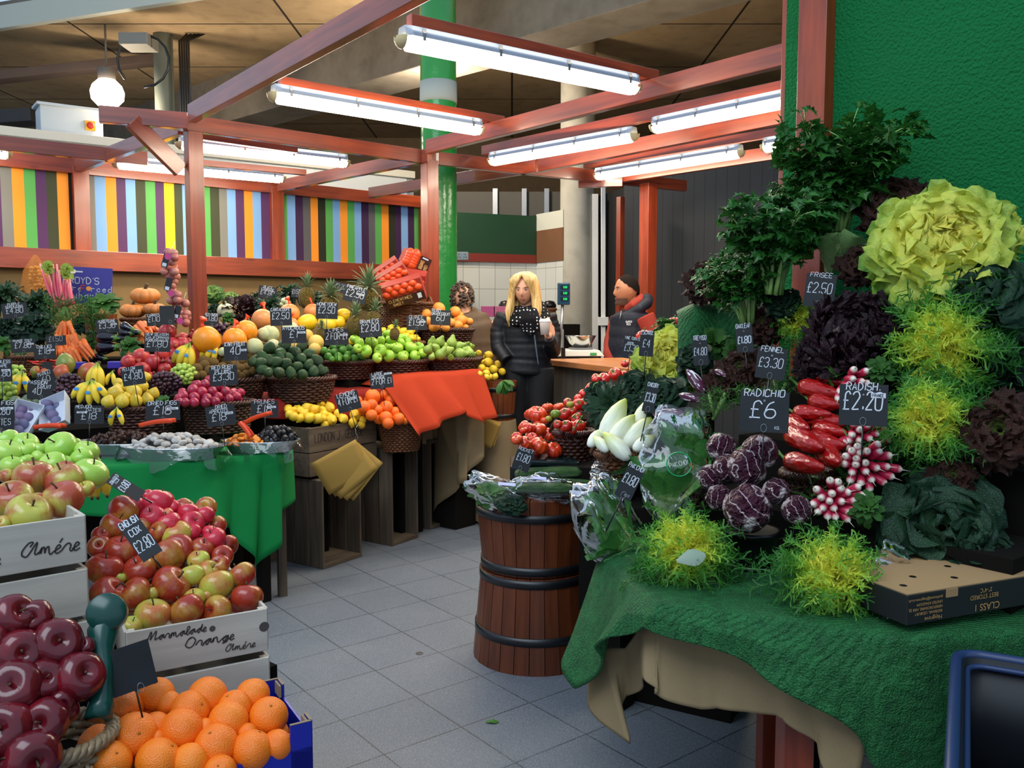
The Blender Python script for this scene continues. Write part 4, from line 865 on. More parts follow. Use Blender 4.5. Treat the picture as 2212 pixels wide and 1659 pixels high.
# foil trays of dried fruit --------------------------------------------
M_foil = mat('silver foil', lambda n: n.bump(n.noise(60, 2, n.coord()), .7, .004).done('#b9bfc2', .28, .5, .85))
def tray(px, py, Y, wpx, label, ratio=.5, h=.055, film_pts=None):
    f = P(px, py, Y); rx = wpx * Y / F / 2; ry = rx * ratio; t = emp('foil_tray', (f.x, f.y + ry, f.z - h), label, 'tray'); mb = MB(); mb.lathe([(.75, 0), (.8, .004), (.97, h), (1.02, h + .004), (.99, h - .002), (.78, .008), (0, .008)], 40); mb.v = [(x * rx, y * ry, z) for x, y, z in mb.v]
    mk('foil_dish', mb, M_foil, t); mb = MB()
    def fl(u, v):
        th = pi + pi * v; r = 1.0 + u * .13 + .03 * sin(v * 40) * u; return V((cos(th) * rx * r, sin(th) * ry * (r + .1 * u) - .01, h + .006 - u * (.075 + .03 * sin(v * 17 + px))) + V((rnd(-1, 1), rnd(-1, 1), rnd(-1, 1))) * .004 if False else (cos(th) * rx * r, sin(th) * ry * (r + .1 * u) - .01, h + .006 - u * (.075 + .03 * sin(v * 17 + px)) + rnd(-.004, .004)))
    mb.surf(fl, 5, 60); mk('cling_film', mb, M_film, t); riser((f.x, f.y + ry), .05, f.z - h); return V((f.x, f.y + ry, f.z - h)), rx, ry
c, rx, ry = tray(232, 962, 3.98, 205, 'foil tray of medjool dates at far left of green table', .55, .05)
scatter(F_date, c + V((.02, 0, .03)), V((rx * .85, 0, 0)), V((0, ry * .85, 0)), 0, .019, 75, 'medjool dates in the foil tray', 'dark brown medjool date in the foil tray', .055)
c, rx, ry = tray(352, 972, 3.86, 232, 'wide foil tray of floury dried figs', .5, .06)
scatter(F_fig2, c + V((0, 0, .04)), V((rx * .88, 0, 0)), V((0, ry * .88, 0)), 0, .023, 95, 'dried figs in the wide foil tray', 'floury pale grey dried fig in the wide foil tray', .065)
c, rx, ry = tray(548, 958, 4.05, 172, 'foil tray shared by dried apricots and prunes', .6, .055)
scatter(F_apr, c + V((-.075, -.03, .035)), V((rx * .5, 0, 0)), V((0, ry * .55, 0)), 0, .019, 40, 'dried apricots in the right foil tray', 'orange dried apricot in the foil tray beside prunes', .045)
scatter(F_prun, c + V((.07, .04, .045)), V((rx * .55, 0, 0)), V((0, ry * .6, 0)), 0, .019, 60, 'prunes in the right foil tray', 'black prune in the foil tray beside dried apricots', .06)
def tongs(px, py, Y, roll, label, L=.17, ln=(1, 0)):
    c = P(px, py, Y); t = emp('serving_tongs', c, label, 'tongs', rot=(0, -R(roll), rnd(-.2, .2)))
    for s in (-1, 1): mb = MB(); mb.surf(lambda u, v: V(((u - .5) * L, (v - .5) * .004 + s * (.004 + .016 * u), (.5 - v) * .02 + .006 * sin(u * 3))), 12, 2); mk('arm', mb, M_orange_paint, t, solid=.003)
tongs(105, 922, 3.95, 3, 'orange plastic tongs lying on left foil tray', .15); tongs(338, 914, 3.95, 8, 'orange plastic tongs lying on the dried figs'); tongs(556, 903, 4.1, 20, 'orange plastic tongs lying on the prunes', .14); tongs(530, 928, 4.0, -50, 'small orange tongs stuck in dried apricots', .09)
# cloths under baskets
Rw = [[(528, 868, 4.7), (600, 862, 4.85), (700, 850, 5.0), (770, 845, 5.1), (835, 840, 5.2)], [(530, 900, 4.65), (600, 905, 4.8), (700, 905, 4.95), (770, 905, 5.05), (835, 900, 5.15)]]
Rw = [[P(*q) for q in r] for r in Rw]; drape('red_cloth', [[p + V((-.3, .25, 0)) for p in Rw[0]]] + Rw, M_red_cloth, 'dark red cloth covering the shelf behind the lemons', 'cloth', 12, 30, .008, 3)
Ow = [[(830, 836, 5.16), (870, 812, 5.26), (930, 806, 5.36), (990, 804, 5.46), (1040, 798, 5.6)], [(906, 942, 5.02), (948, 918, 5.12), (1003, 888, 5.24), (1040, 914, 5.34), (1068, 900, 5.44)]]
Ow = [[P(*q) for q in r] for r in Ow]; drape('orange_cloth', [[p + V((-.25, .3, 0)) for p in Ow[0]]] + Ow, M_orange_cloth, 'bright orange cloth hanging below the apple and pear baskets', 'cloth', 20, 60, .02, 4)
Hs = [[(935, 900, 5.75), (985, 890, 5.47), (1012, 880, 5.5), (1045, 880, 5.6)], [(935, 1110, 5.75), (992, 1045, 5.5), (1003, 1042, 5.48), (1040, 985, 5.55)]]; Hs = [[P(*q) for q in r] for r in Hs]; drape('hessian_sack', Hs, M_hess, 'tan hessian hanging below the orange cloth', 'sacking', 10, 20, .02, 3)
Hs = [[(900, 900, 5.6), (950, 895, 5.7), (1000, 890, 5.8)], [(900, 960, 5.6), (950, 955, 5.7), (1000, 1050, 5.8)]]; Hs = [[P(*q) for q in r] for r in Hs]; drape('hessian_sack', Hs, M_hess, 'shadowed hessian behind the slatted crate', 'sacking', 8, 12, .02, 3)
# sack covered stand with lemon tub
def tub(px, ytop, ybot, Y, wtop, wbot, label, name='half_barrel', hoops=(.12, .8), lining=True, m=None, scale=1):
    ct = P(px, ytop, Y); cb = P(px, ybot, Y); h = ct.z - cb.z; r1, r0 = wtop * Y / F / 2, wbot * Y / F / 2; t = emp(name, cb, label, 'tub'); n = 20
    for k in range(1):
        mb = MB()
        for i in range(n):
            a0, a1 = 2 * pi * i / n + .012, 2 * pi * (i + 1) / n - .012; vs = []
            for z, r in ((0, r0), (h, r1)):
                for a_, q in ((a0, r), (a1, r), (a1, r - .016), (a0, r - .016)): vs.append(V((cos(a_) * q, sin(a_) * q, z)))
            mb.hexa(vs)
        mk('staves', mb, m or M_barrel, t, sm=False)
    for k in hoops: mb = MB(); r = r0 + (r1 - r0) * k; z = h * k; mb.lathe([(r - .004, z - .014), (r + .004, z - .014), (r + .0045, z + .014), (r - .003, z + .014)], 40); mk('hoop', mb, M_iron, t)
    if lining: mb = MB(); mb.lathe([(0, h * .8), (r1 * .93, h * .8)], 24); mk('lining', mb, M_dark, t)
    return t
tub(1076, 822, 906, 5.85, 82, 68, 'small brown half barrel full of lemons with leaves')
q = P(1074, 906, 5.85); mb = MB(); mb.surf(lambda u, v: V((cos(2 * pi * v) * (.13 + .05 * u + .02 * sin(v * 40) * u), sin(2 * pi * v) * (.13 + .05 * u), -u * (q.z - .02) * 1.0)) if u > 0 else V((cos(2 * pi * v) * .13, sin(2 * pi * v) * .13, 0)), 12, 48, wrap=True); mb.lathe([(0, 0), (.13, 0)], 48)
tag(mk('hessian_cover', mb, M_hess, loc=q), 'stand draped in hessian under the lemon half barrel', 'sacking')
bagset(1046, 902, 5.6, .13, .17, 20, 2, 'yellow paper bag hanging beside the lemon half barrel', False)
s_ = sl(1076, 812, 5.68, 20, 30); pile(F_lem, s_, 'C', [(1320, 880, 30), (1405, 900, 42), (1400, 960, 46), (1338, 955, 34), (1345, 1010, 40), (1445, 1020, 42), (1490, 980, 38), (1520, 1040, 36), (1565, 1015, 40), (1592, 1060, 22), (1385, 1055, 38), (1390, 1085, 28), (1460, 1080, 30), (1330, 1060, 28)], 'lemons in the half barrel', 'leafy yellow lemon', 'the half barrel', push=.02)
mb = MB(); random.seed(5)
for k in range(7): leaf(mb, (0, 0, 0), (rnd(-.5, .9), -.6, rnd(-1.4, .2)), (0, -.4, 1), .1, .045, .8, .05, 2, lambda u, v: .5 + .5 * u, 6, 4, .2)
tag(mk('lemon_leaves', mb, L_mid, loc=P(1086, 822, 5.6)), 'sprig of lemon leaves hanging over half barrel rim', 'leaves')
mb = MB(); mb.box((0, 0, .06), (.3, .3, .12)); tag(mk('blue_crate', mb, plain('blue plastic', '#1c4a7a', .5), loc=PZ(1030, 1085, 0), sm=False, bev=.01), 'blue plastic crate on floor behind slatted crate', 'crate')
# ---- baskets and piles
basket(290, 884, 4.2, 150, .12, M_w_dark, 'dark wicker basket of yellow plums', .6)
pile(F_yplum, sl(290, 884, 4.15, 40, 35), 'A', [(1245, 1085, 42), (1205, 1160, 55), (1065, 1170, 40), (1140, 1215, 62), (1005, 1180, 38), (990, 1222, 60), (1310, 1225, 48), (1070, 1255, 42), (920, 1295, 50), (1040, 1290, 56), (1155, 1285, 54), (1255, 1275, 50), (1100, 1130, 36)], 'yellow plums in the dark basket', 'pale yellow plum', 'the basket by banana bunch', up=(0, -.1, 1), tilt=.5)
basket(455, 874, 4.35, 150, .15, M_w_dark, 'dark wicker basket of red ruby plums', .6)
pile(F_plum, sl(455, 874, 4.3, 40, 35), 'B', [(285, 1030, 38), (185, 1070, 36), (245, 1070, 42), (360, 1085, 45), (145, 1115, 45), (220, 1135, 45), (310, 1130, 42), (425, 1130, 42), (60, 1165, 42), (155, 1180, 44), (265, 1190, 44), (360, 1175, 40), (480, 1150, 42), (550, 1140, 38), (515, 1175, 42), (30, 1215, 32), (78, 1222, 38), (155, 1222, 40), (250, 1225, 40), (335, 1217, 42), (450, 1195, 42), (20, 1180, 30)], 'ruby plums in the dark basket', 'ruby red plum', 'the ruby plum basket')
basket(488, 822, 4.7, 140, .11, M_w_dark, 'dark wicker basket of kiwi fruit', .6)
pile(F_kiwi, sl(488, 822, 4.65, 40, 35), 'B', [(370, 840, 42), (430, 865, 45), (240, 905, 40), (310, 885, 46), (235, 868, 42), (180, 935, 46), (285, 950, 42), (500, 900, 42), (390, 925, 42), (545, 870, 36), (545, 935, 44), (600, 925, 40), (165, 990, 38), (225, 990, 38), (600, 980, 35), (560, 1000, 34), (650, 965, 34), (520, 980, 36), (640, 830, 34)], 'kiwi fruit in the dark basket', 'brown kiwi fruit', 'the kiwi basket', up=(.3, -.6, .3), tilt=.8)
basket(636, 820, 4.85, 152, .13, M_w_dark, 'dark wicker basket heaped with avocados', .7)
pile(F_avo, sl(636, 816, 4.78, 38, 38), 'B', [(798, 755, 50), (925, 735, 52), (895, 800, 45), (1025, 795, 45), (1072, 745, 44), (1140, 810, 50), (715, 890, 50), (740, 835, 45), (790, 870, 42), (845, 880, 48), (935, 895, 50), (965, 840, 36), (1070, 845, 44), (1035, 918, 45), (1130, 905, 42), (1205, 870, 52), (730, 945, 40), (785, 965, 44), (878, 970, 50), (980, 975, 46), (1080, 985, 46), (1175, 965, 46), (1240, 955, 42), (1270, 950, 34), (650, 880, 36), (890, 840, 36)], 'avocados heaped in the dark basket', 'dark green avocado', 'the avocado basket', up=(.2, -.5, .6), tilt=1., k_under=1.1)
basket(750, 784, 5.3, 106, .10, M_w_dark, 'dark wicker basket of limes', .7)
pile(F_lime, sl(750, 782, 5.25, 38, 35), 'B', [(1262, 780, 38), (1345, 745, 38), (1408, 738, 36), (1478, 760, 36), (1350, 795, 38), (1425, 780, 40), (1300, 830, 38), (1385, 830, 40), (1465, 815, 36), (1520, 795, 36), (1385, 852, 36), (1455, 842, 38), (1520, 845, 38), (1585, 835, 40), (1625, 830, 30), (1330, 855, 30), (1300, 795, 30)], 'limes in the dark basket', 'green lime', 'the lime basket', up=(.3, -.4, .5), tilt=1.)
basket(860, 782, 5.42, 124, .10, M_w_dark, 'dark wicker basket of bright green cooking apples', .7)
pile(F_bram, sl(860, 780, 5.36, 38, 38), 'C', [(300, 795, 54), (405, 785, 58), (485, 775, 44), (545, 712, 44), (575, 755, 52), (655, 750, 40), (360, 865, 55), (480, 860, 58), (618, 838, 58), (740, 832, 58), (720, 785, 40), (545, 830, 32), (660, 792, 40), (555, 905, 54), (452, 920, 46), (670, 912, 50), (775, 908, 52), (838, 885, 44), (820, 830, 40), (260, 760, 42), (285, 840, 40), (600, 700, 34)], 'cooking apples in the dark basket', 'green cooking apple', 'the cooking apple basket')
basket(978, 777, 5.6, 124, .10, M_w_dark, 'dark wicker basket of green pears', .7)
pile(F_pear, sl(978, 774, 5.55, 38, 36), 'C', [(925, 790, 42), (990, 785, 42), (1090, 790, 46), (1045, 862, 48), (945, 840, 44), (995, 890, 48), (885, 850, 40), (1155, 820, 42), (1220, 812, 30), (1160, 888, 52), (1240, 880, 44), (920, 915, 28), (1080, 918, 28), (1275, 895, 24), (1200, 850, 30)], 'green pears in the dark basket', 'green pear', 'the pear basket', up=(.4, -.1, .7), tilt=.8)
basket(880, 741, 5.8, 66, .04, M_w_mid, 'shallow wicker basket of yellow quinces', .7)
pile(F_quin, sl(870, 739, 5.75, 38, 38), 'C', [(505, 690, 30), (575, 672, 36), (625, 690, 34), (670, 702, 40), (735, 710, 34), (700, 742, 36), (742, 758, 38), (800, 765, 28), (610, 660, 26)], 'yellow quinces behind the cooking apples', 'yellow quince', 'the shallow quince basket')
basket(963, 712, 6.05, 118, .12, M_w_dark, 'dark wicker basket of ruby grapefruit', .75)
pile(F_grap, sl(963, 712, 6.0, 38, 42), 'C', [(980, 500, 56), (1120, 525, 48), (875, 545, 42), (885, 605, 38), (1165, 555, 26), (1170, 600, 50), (1240, 610, 34), (940, 655, 48), (1040, 668, 36), (1140, 645, 48), (1085, 622, 42), (1210, 658, 24), (1010, 600, 40)], 'ruby grapefruit in the dark basket', 'orange pink grapefruit', 'the grapefruit basket')
basket(871, 655, 6.1, 112, .20, M_w_mid, 'tall wicker hamper holding cardboard boxes of clementines', .6, sq=4, flare=1.05, handle=True, row=.012)
basket(862, 912, 5.1, 104, .18, M_w_mid, 'tapered brown wicker basket of large oranges', .7, flare=1.4, ris=False)
pile(F_or2, sl(862, 908, 5.05, 38, 40), 'C', [(415, 1250, 65), (520, 1235, 50), (290, 1285, 38), (635, 1265, 46), (575, 1285, 56), (405, 1325, 54), (342, 1340, 56), (530, 1345, 60), (700, 1335, 46), (655, 1372, 50), (605, 1382, 45), (460, 1362, 42), (405, 1410, 50), (755, 1400, 42), (525, 1430, 58), (635, 1440, 54), (740, 1432, 46), (545, 1480, 50), (692, 1455, 34)], 'large oranges in the tapered basket', 'bright large orange', 'the tapered basket pile')
pile(F_lem, sl(740, 925, 4.86, 33, 34), 'C', [(100, 1310, 48), (45, 1345, 50), (0, 1400, 40), (120, 1393, 42), (60, 1450, 54), (165, 1440, 46), (262, 1410, 58), (345, 1405, 46), (225, 1385, 36), (245, 1470, 42), (150, 1370, 34), (-260, 1375, 40), (-205, 1370, 40), (-152, 1350, 48), (-90, 1365, 50), (-35, 1310, 48), (-20, 1375, 46), (-110, 1345, 36), (50, 1350, 40), (-260, 1420, 44), (-208, 1435, 40), (-175, 1400, 44), (-130, 1435, 48), (-55, 1440, 48), (30, 1420, 40), (-10, 1440, 38), (-300, 1400, 34), (-305, 1365, 36), (330, 1450, 36)], 'lemons in the weathered crate', 'yellow lemon', 'the lemon crate', up=(.5, -.6, .2), tilt=.9, k_under=.9)
# pomegranates, melons
pile(F_pom, sl(360, 830, 4.75, 38, 42), 'A', [(1430, 700, 70), (1205, 910, 68), (1095, 955, 56), (1300, 965, 70), (1380, 885, 56), (1205, 1030, 72), (1510, 905, 74), (1460, 960, 58), (1400, 1020, 58), (1555, 810, 62), (1465, 810, 64), (1050, 1040, 40), (1280, 1080, 40), (1610, 790, 34), (1600, 900, 50), (1660, 730, 40)], 'pomegranates beside the front post', 'red pomegranate', 'the pomegranate heap', up=(.2, -.5, .5), tilt=.8)
pile([F_mel_o], sl(600, 775, 5.0, 38, 42), 'B', [(262, 690, 112), (500, 690, 98), (600, 615, 90)], 'netted orange melons', 'orange netted melon', 'the melon heap', up=(0, .2, 1), tilt=.4, under=False)
pile([F_mel_g], sl(600, 775, 5.15, 38, 42), 'B', [(740, 515, 88), (970, 465, 84), (1165, 450, 70), (985, 560, 60)], 'netted peach coloured melons', 'netted peach coloured melon', 'the melon heap', up=(0, .2, 1), tilt=.3, under=False)
pile([F_mel_p], sl(600, 775, 5.0, 38, 42), 'B', [(800, 640, 78), (670, 745, 72), (975, 605, 72), (830, 730, 50), (755, 640, 60), (400, 790, 40)], 'pale melons', 'pale green melon', 'the melon heap', under=False, up=(0, 0, 1), tilt=.3)
pile([F_mel_y], sl(600, 775, 5.1, 38, 42), 'B', [(1115, 545, 72), (1285, 555, 66), (1430, 480, 60), (1375, 545, 60), (1500, 700, 34)], 'yellow honeydew melons', 'bright yellow honeydew melon', 'the melon heap', under=False, up=(1, -.2, .2), tilt=.4)
pile([F_mel_c], sl(600, 775, 4.95, 38, 42), 'B', [(1195, 712, 66), (1185, 770, 54), (1120, 650, 50), (1000, 740, 40)], 'small tan melons', 'small tan yellow melon', 'the melon heap', under=False)
# bananas ----------------------------------------------------------------
M_ban = mat('banana peel', lambda n: n.done(n.mix(n.ramp(n.noise(6, 3, n.coord()), [(.62, 0.), (.75, .5)]), n.ramp(n.attr(), [(.0, '#5c7a2a'), (.16, '#a8b43a'), (.3, '#f0cc34'), (.9, '#f2d03c'), (.96, '#4a3a1c')]), '#a8802c'), .4, .4))
M_sticker = plain('blue sticker', '#3a8ac8', .4)
def bananas(px, py, Y, n, Lpx, label, roll=0, spread=34, sticker=True, yaw=0):
    c = P(px, py, Y); L = Lpx * Y / F; t = emp('banana_bunch', c, label, 'bananas', 'bananas', rot=(R(-12), R(roll), R(yaw)))
    for i in range(n):
        f = (i / max(1, n - 1) - .5) if n > 1 else 0; a = R(f * spread * 2); r = L * .135; pts = []; k = 12
        for j in range(k + 1):
            s = j / k; bend = sin(s * pi) * .10 * L; x = sin(a) * s * L + (bend * (f * 2)) * .8; pts.append(V((x, -.012 - bend * 1.2 - (i % 2) * r * .6, -s * L * cos(a))))
        rs = [r * q for q in (.28, .3, .42, .72, .92, 1, 1.02, 1, .98, .9, .72, .4, .18)]
        mb = MB(); mb.tube(pts, rs, 7, cs=[j / k for j in range(k + 1)]); b = mk('banana', mb, M_ban, t)
        if sticker and (i % 2 == 0 or n < 4): mb = MB(); mb.lathe([(0, .001), (1, 0)], 14); mb.v = [(x * r * .75, y * r * .5, z) for x, y, z in mb.v]; mk('sticker', mb, M_sticker, b, pts[6] + V((0, -r * 1.03, 0)), (R(90), 0, 0))
    mb = MB(); mb.tube([(0, .0, L * .05), (0, -.005, 0), (0, -.012, -L * .06)], [L * .07, L * .08, L * .05], 8); mk('crown', mb, M_stem, t)
bananas(201, 822, 4.2, 5, 58, 'five stickered bananas spread beside the yellow plums', 0, 44)
bananas(214, 785, 4.4, 3, 60, 'tall banana bunch behind the spread of five', 0, 12, False)
bananas(246, 802, 4.4, 2, 34, 'two small bananas beside the yellow plum card', 5, 14, False)
bananas(52, 803, 4.3, 3, 56, 'banana bunch behind the passion fruit card', 5, 24)
bananas(256, 880, 4.05, 2, 44, 'two short bananas hanging before the yellow plum basket', -4, 18)
bananas(413, 742, 4.75, 4, 58, 'banana bunch in front of the netted orange melons', 16, 22)
bananas(466, 737, 4.8, 3, 50, 'smaller banana bunch beside the kiwi card', 20, 16)
# grapes ------------------------------------------------------------------
B_dk = mk('grape', MB().lathe(sph(1.1, 8), 10), skin('dark grape skin', '#2c1424', '#46222e', .3), link=False); B_gr = mk('grape', MB().lathe(sph(1.12, 8), 10), skin('green grape skin', '#9ab83e', '#b8cc5c', .3), link=False)
def grapes(crop, x, y, rx, ry, Y, b, n, label, grp, gr=20):
    px, py = X(crop, x, y); s = CR[crop][2]; c = P(px, py, Y); t = emp('grape_bunch', c, label, 'grapes', grp); k = Y / F / s; q = 0; pts = []
    while len(pts) < n and q < 4000:
        q += 1; a = rnd(0, 6.28); e = rnd(-1, 1); f = 1 - .45 * max(0, -e); p = V((cos(a) * sqrt(1 - e * e) * rx * k * f, -abs(sin(a)) * sqrt(1 - e * e) * rx * k * .6 * f, e * ry * k))
        if all((p - o).length > gr * k * 1.45 for o in pts): pts.append(p)
    for p in pts: g = b.copy(); COL.objects.link(g); g.parent = t; g.location = p; g.scale = (gr * k,) * 3; g.rotation_euler = rrot()
    mb = MB(); mb.tube([(0, 0, ry * k * 1.15), (0, 0, 0), (0, 0, -ry * k * .8)], .003, 5); mk('stem', mb, M_gstem, t)
grapes('A', 600, 1170, 115, 110, 4.3, B_dk, 60, 'large black grape bunch between mangoes and bananas', 'black grapes'); grapes('A', 520, 1230, 80, 60, 4.25, B_dk, 26, 'small black grape bunch behind the fig punnet', 'black grapes')
grapes('A', 1420, 1140, 125, 95, 4.45, B_dk, 62, 'black grape bunch between yellow plums and ruby plums', 'black grapes'); grapes('A', 50, 1200, 80, 75, 4.2, B_gr, 30, 'green grape bunch at the left picture edge', 'green grapes', 27)
grapes('A', 150, 1050, 60, 60, 4.5, B_gr, 22, 'green grape bunch behind the leftmost bananas', 'green grapes', 22); grapes('A', 1570, 1050, 95, 70, 4.55, B_gr, 34, 'green grape bunch beside the pomegranates', 'green grapes', 22); grapes('B', 400, 600, 80, 40, 5.3, B_dk, 24, 'dark red grape bunch behind the netted melons', 'black grapes', 24)
grapes('B', 85, 1010, 60, 55, 4.5, B_gr, 22, 'green grapes hanging beside the kiwi basket', 'green grapes', 20)
# mangoes, passion fruit, figs ------------------------------------------------
pile(F_mango, sl(140, 830, 4.6, 40, 40), 'A', [(560, 975, 76), (515, 1055, 66), (745, 1045, 76), (300, 1040, 40), (380, 1060, 42)], 'mangoes above the black grapes', 'red and green mango', 'the mango heap', under=False, up=(.2, .1, 1), tilt=.5)
pile(F_pass, sl(60, 880, 4.15, 45, 35), 'A', [(130, 1290, 42), (240, 1280, 44), (310, 1300, 44), (150, 1345, 44), (230, 1325, 42), (100, 1330, 36), (190, 1300, 34)], 'passion fruit below their card', 'grey green passion fruit', 'the passion fruit heap', under=False)
def punnet(px, py, Y, w, h, roll, label, figs):
    c = P(px, py, Y); t = emp('punnet', c, label, 'punnet', rot=(R(52), R(roll), R(0))); a, b = w * Y / F, h * Y / F; mb = MB(); mb.box((0, 0, -.03), (a, b, .004))
    for s in (-1, 1): mb.add([(s * a / 2, -b / 2, -.03), (s * a / 2, b / 2, -.03), (s * a * .58, b * .58, .02), (s * a * .58, -b * .58, .02)], [(0, 1, 2, 3)]); mb.add([(-a / 2, s * b / 2, -.03), (a / 2, s * b / 2, -.03), (a * .58, s * b * .58, .02), (-a * .58, s * b * .58, .02)], [(0, 1, 2, 3)])
    mk('tray', mb, plain('white punnet plastic', '#d4dae4', .3), t, solid=.002, sm=False)
punnet(48, 908, 4.0, 52, 74, 14, 'white punnet of blue figs nearer the picture edge', 0); punnet(118, 890, 4.05, 52, 70, -22, 'white punnet of blue figs beside the dates card', 0)
pile(F_fig, sl(48, 930, 3.98, 50, 42), 'L', [(345, 1085, 84), (520, 1090, 78), (300, 1190, 88), (440, 1200, 84), (228, 1280, 80), (360, 1300, 82), (180, 1380, 66), (280, 1400, 78)], 'blue figs in the left punnet', 'blue bloomed fig', 'the left punnet', under=False)
pile(F_fig, sl(118, 918, 4.03, 40, 42), 'L', [(750, 970, 78), (870, 930, 74), (790, 1080, 76), (940, 1030, 80), (1000, 1110, 86), (840, 1160, 82), (895, 1255, 80), (1045, 1200, 72)], 'blue figs in the right punnet', 'blue bloomed fig', 'the punnet nearer the dates', under=False)
# pineapples ---------------------------------------------------------------------
def pinem(n):
    v = n.n('TexVoronoi', feature='DISTANCE_TO_EDGE'); v.inputs['Scale'].default_value = 7; n.l(n.coord(), v.inputs[0]); c = n.ramp(v.outputs[0], [(.02, '#3a2c14'), (.12, '#8a7a2c'), (.3, '#b89434')]); n.bump(v.outputs[0], .8, .1); return n.done(c, .5, .4)
M_pine = mat('pineapple rind', pinem); L_pine = leafmat('pineapple leaf', [(.0, '#8a9a78'), (.5, '#5c7850'), (1., '#8a9a70')], .4, .1, .3)
def pineapple(seed, nl=34, Lc=1.9):
    random.seed(seed); o = mk('pineapple', MB().lathe([(0, -1.25), (.5, -1.2), (.85, -.8), (1, -.2), (1, .3), (.9, .8), (.65, 1.15), (.3, 1.3), (0, 1.3)], 20), M_pine, link=False); mb = MB()
    for i in range(nl):
        t = i / nl; a = i * 2.4; e = R(20 + 65 * t); leaf(mb, (.12 * cos(a), .12 * sin(a), 1.2 + .9 * t), (cos(a) * cos(e), sin(a) * cos(e), sin(e)), (-cos(a) * sin(e), -sin(a) * sin(e), cos(e)), Lc * rnd(.6, .9) * (1.1 - .3 * t), .3, -.1 + .9 * (1 - t), .02, 1, lambda u, v: u, 5, 2, .5, lambda u: (1 - u) ** .6 + .02)
    p = mk('leaf_crown', mb, L_pine, link=False); p.parent = o; return o
F_pine = pineapple(3); F_pine2 = pineapple(9, 46, 2.9)
for k, (cx, x, y, r, sc_, src, d) in enumerate((('B', 1115, 330, 70, 1, F_pine, 'pineapple behind the cantaloupe card'), ('B', 1300, 420, 80, 1, F_pine, 'pineapple behind the honeydew card'), ('C', 372, 420, 80, 1, F_pine2, 'tall crowned pineapple beside the clementine boxes'), ('C', 260, 650, 68, 1, F_pine, 'squat pineapple beside the cooking apple card'), ('C', 420, 600, 62, 1, F_pine, 'pineapple in front of the wicker hamper'), ('C', 600, 720, 42, 1, F_pine, 'small pineapple among the quinces'), ('B', 1240, 640, 42, 1, F_pine, 'small pineapple before the honeydew melons'), ('C', 60, 460, 62, 1, F_pine, 'pineapple behind the honeydew melons'))):
    px, py = X(cx, x, y); Y = 5.5 if r > 70 else 5.35; Y = 5.8 if k in (0, 1, 2, 7) else Y; dup(src, P(px, py, Y), Euler((rnd(-.25, .1), rnd(-.2, .2), rnd(0, 6))), r / CR[cx][2] * Y / F, d, 'pineapples', 'pineapple')
# clementine boxes ---------------------------------------------------------------
M_clem = netm('#f0602a', '#e8481c', '#c8281c', 9)
M_boxr = plain('dark red card', '#9a2a1c', .5); M_lab = plain('dark brown box label', '#3a1612', .4)
def clembox(px, py, Y, w, h, roll, label, yaw=0):
    c = P(px, py, Y); a, b = w * Y / F, h * Y / F; t = emp('clementine_box', c, label, 'box', 'boxes of clementines in the hamper', rot=(R(20), -R(roll), R(yaw))); mb = MB(); mb.box((0, 0, 0), (a, .13, b)); mk('carton', mb, M_boxr, t, sm=False, bev=.004)
    mb = MB(); mb.box((0, -.067, -b * .28), (a * .98, .004, b * .4)); lb = mk('printed_label', mb, M_lab, t, sm=False); mb = MB(); write(mb, 'Clementines'.upper(), -a * .12, -b * .25, b * .12, a * .6, b * .02, jit=.1); write(mb, 'SWEET', -a * .2, -b * .42, b * .1, a * .4, b * .02, jit=.1); mk('label_lettering', mb, plain('gold print', '#c89a5c', .5), lb, (0, -.0705, 0), (R(90), 0, 0), sm=False)
    mb = MB(); mb.box((a * .36, -.071, -b * .25), (a * .1, .002, b * .22)); mk('barcode', mb, M_chalk, lb, sm=False)
    for i in range(9): p = dup(F_clem, (0, 0, 0)); p.parent = t; p.location = (-a * .42 + (i % 5) * a * .2 + (i // 5) * a * .1, -.05, b * .12 + (i // 5) * b * .2); p.scale = (b * .2,) * 3
F_clem = fruit('clementine', sph(.9, 8), M_clem, 12)
clembox(852, 602, 6.15, 66, 46, 30, 'upper clementine box in the hamper, tilted steeply'); clembox(873, 628, 6.0, 86, 50, 16, 'front clementine box in the hamper'); clembox(838, 586, 6.3, 60, 34, 34, 'rear clementine box against the striped wall'); clembox(890, 606, 6.35, 60, 40, -8, 'clementine box tucked against the corner post'); clembox(897, 562, 6.6, 30, 60, 66, 'clementine box standing on end behind corner post')
# ================================================================ rear vegetables of the left stall
wide = lambda u: (.3 + .7 * min(1, u * 1.7)) * (1 if u < .72 else .12 + .88 * sqrt(max(0, 1 - ((u - .72) / .28) ** 2)))
narrow = lambda u: sin(pi * min(1, .06 + u * .92)) ** .8
H_kale = head('black_kale', L_dark, 1, 60, .26, (.6, 1.5), .35, 3, (75, -10), (.7, 1.1), (.3, .7), (.5, 1.), 8, 4, .3, narrow, 3)
H_leafy = head('leafy_greens', L_mid, 1, 44, .34, (.4, 1.4), .25, 4, (75, -10), (.6, 1.1), (.3, .8), (.5, 1.), 6, 4, .2, wide, 4)
H_sprout = head('purple_sprouting', L_dark, 1, 70, .34, (.5, 1.8), .5, 3, (80, -20), (.5, 1.05), (.4, .9), (.5, 1.), 8, 4, .2, wide, 5)
H_chard = head('red_chard', L_swiss, 1, 34, .32, (.2, .9), .4, 5, (85, 35), (.7, 1.1), (.1, .9), (.2, 1.), 9, 4, .3, lambda u: .12 if u < .35 else wide((u - .35) / .65), 6)
H_savoy = head('savoy_cabbage', L_cab, 1, 26, 1.1, (.9, 1.3), .14, 5, (80, 0), (.6, 1.05), (.0, .25), (.4, 1.), 8, 8, -.35, wide, 8)
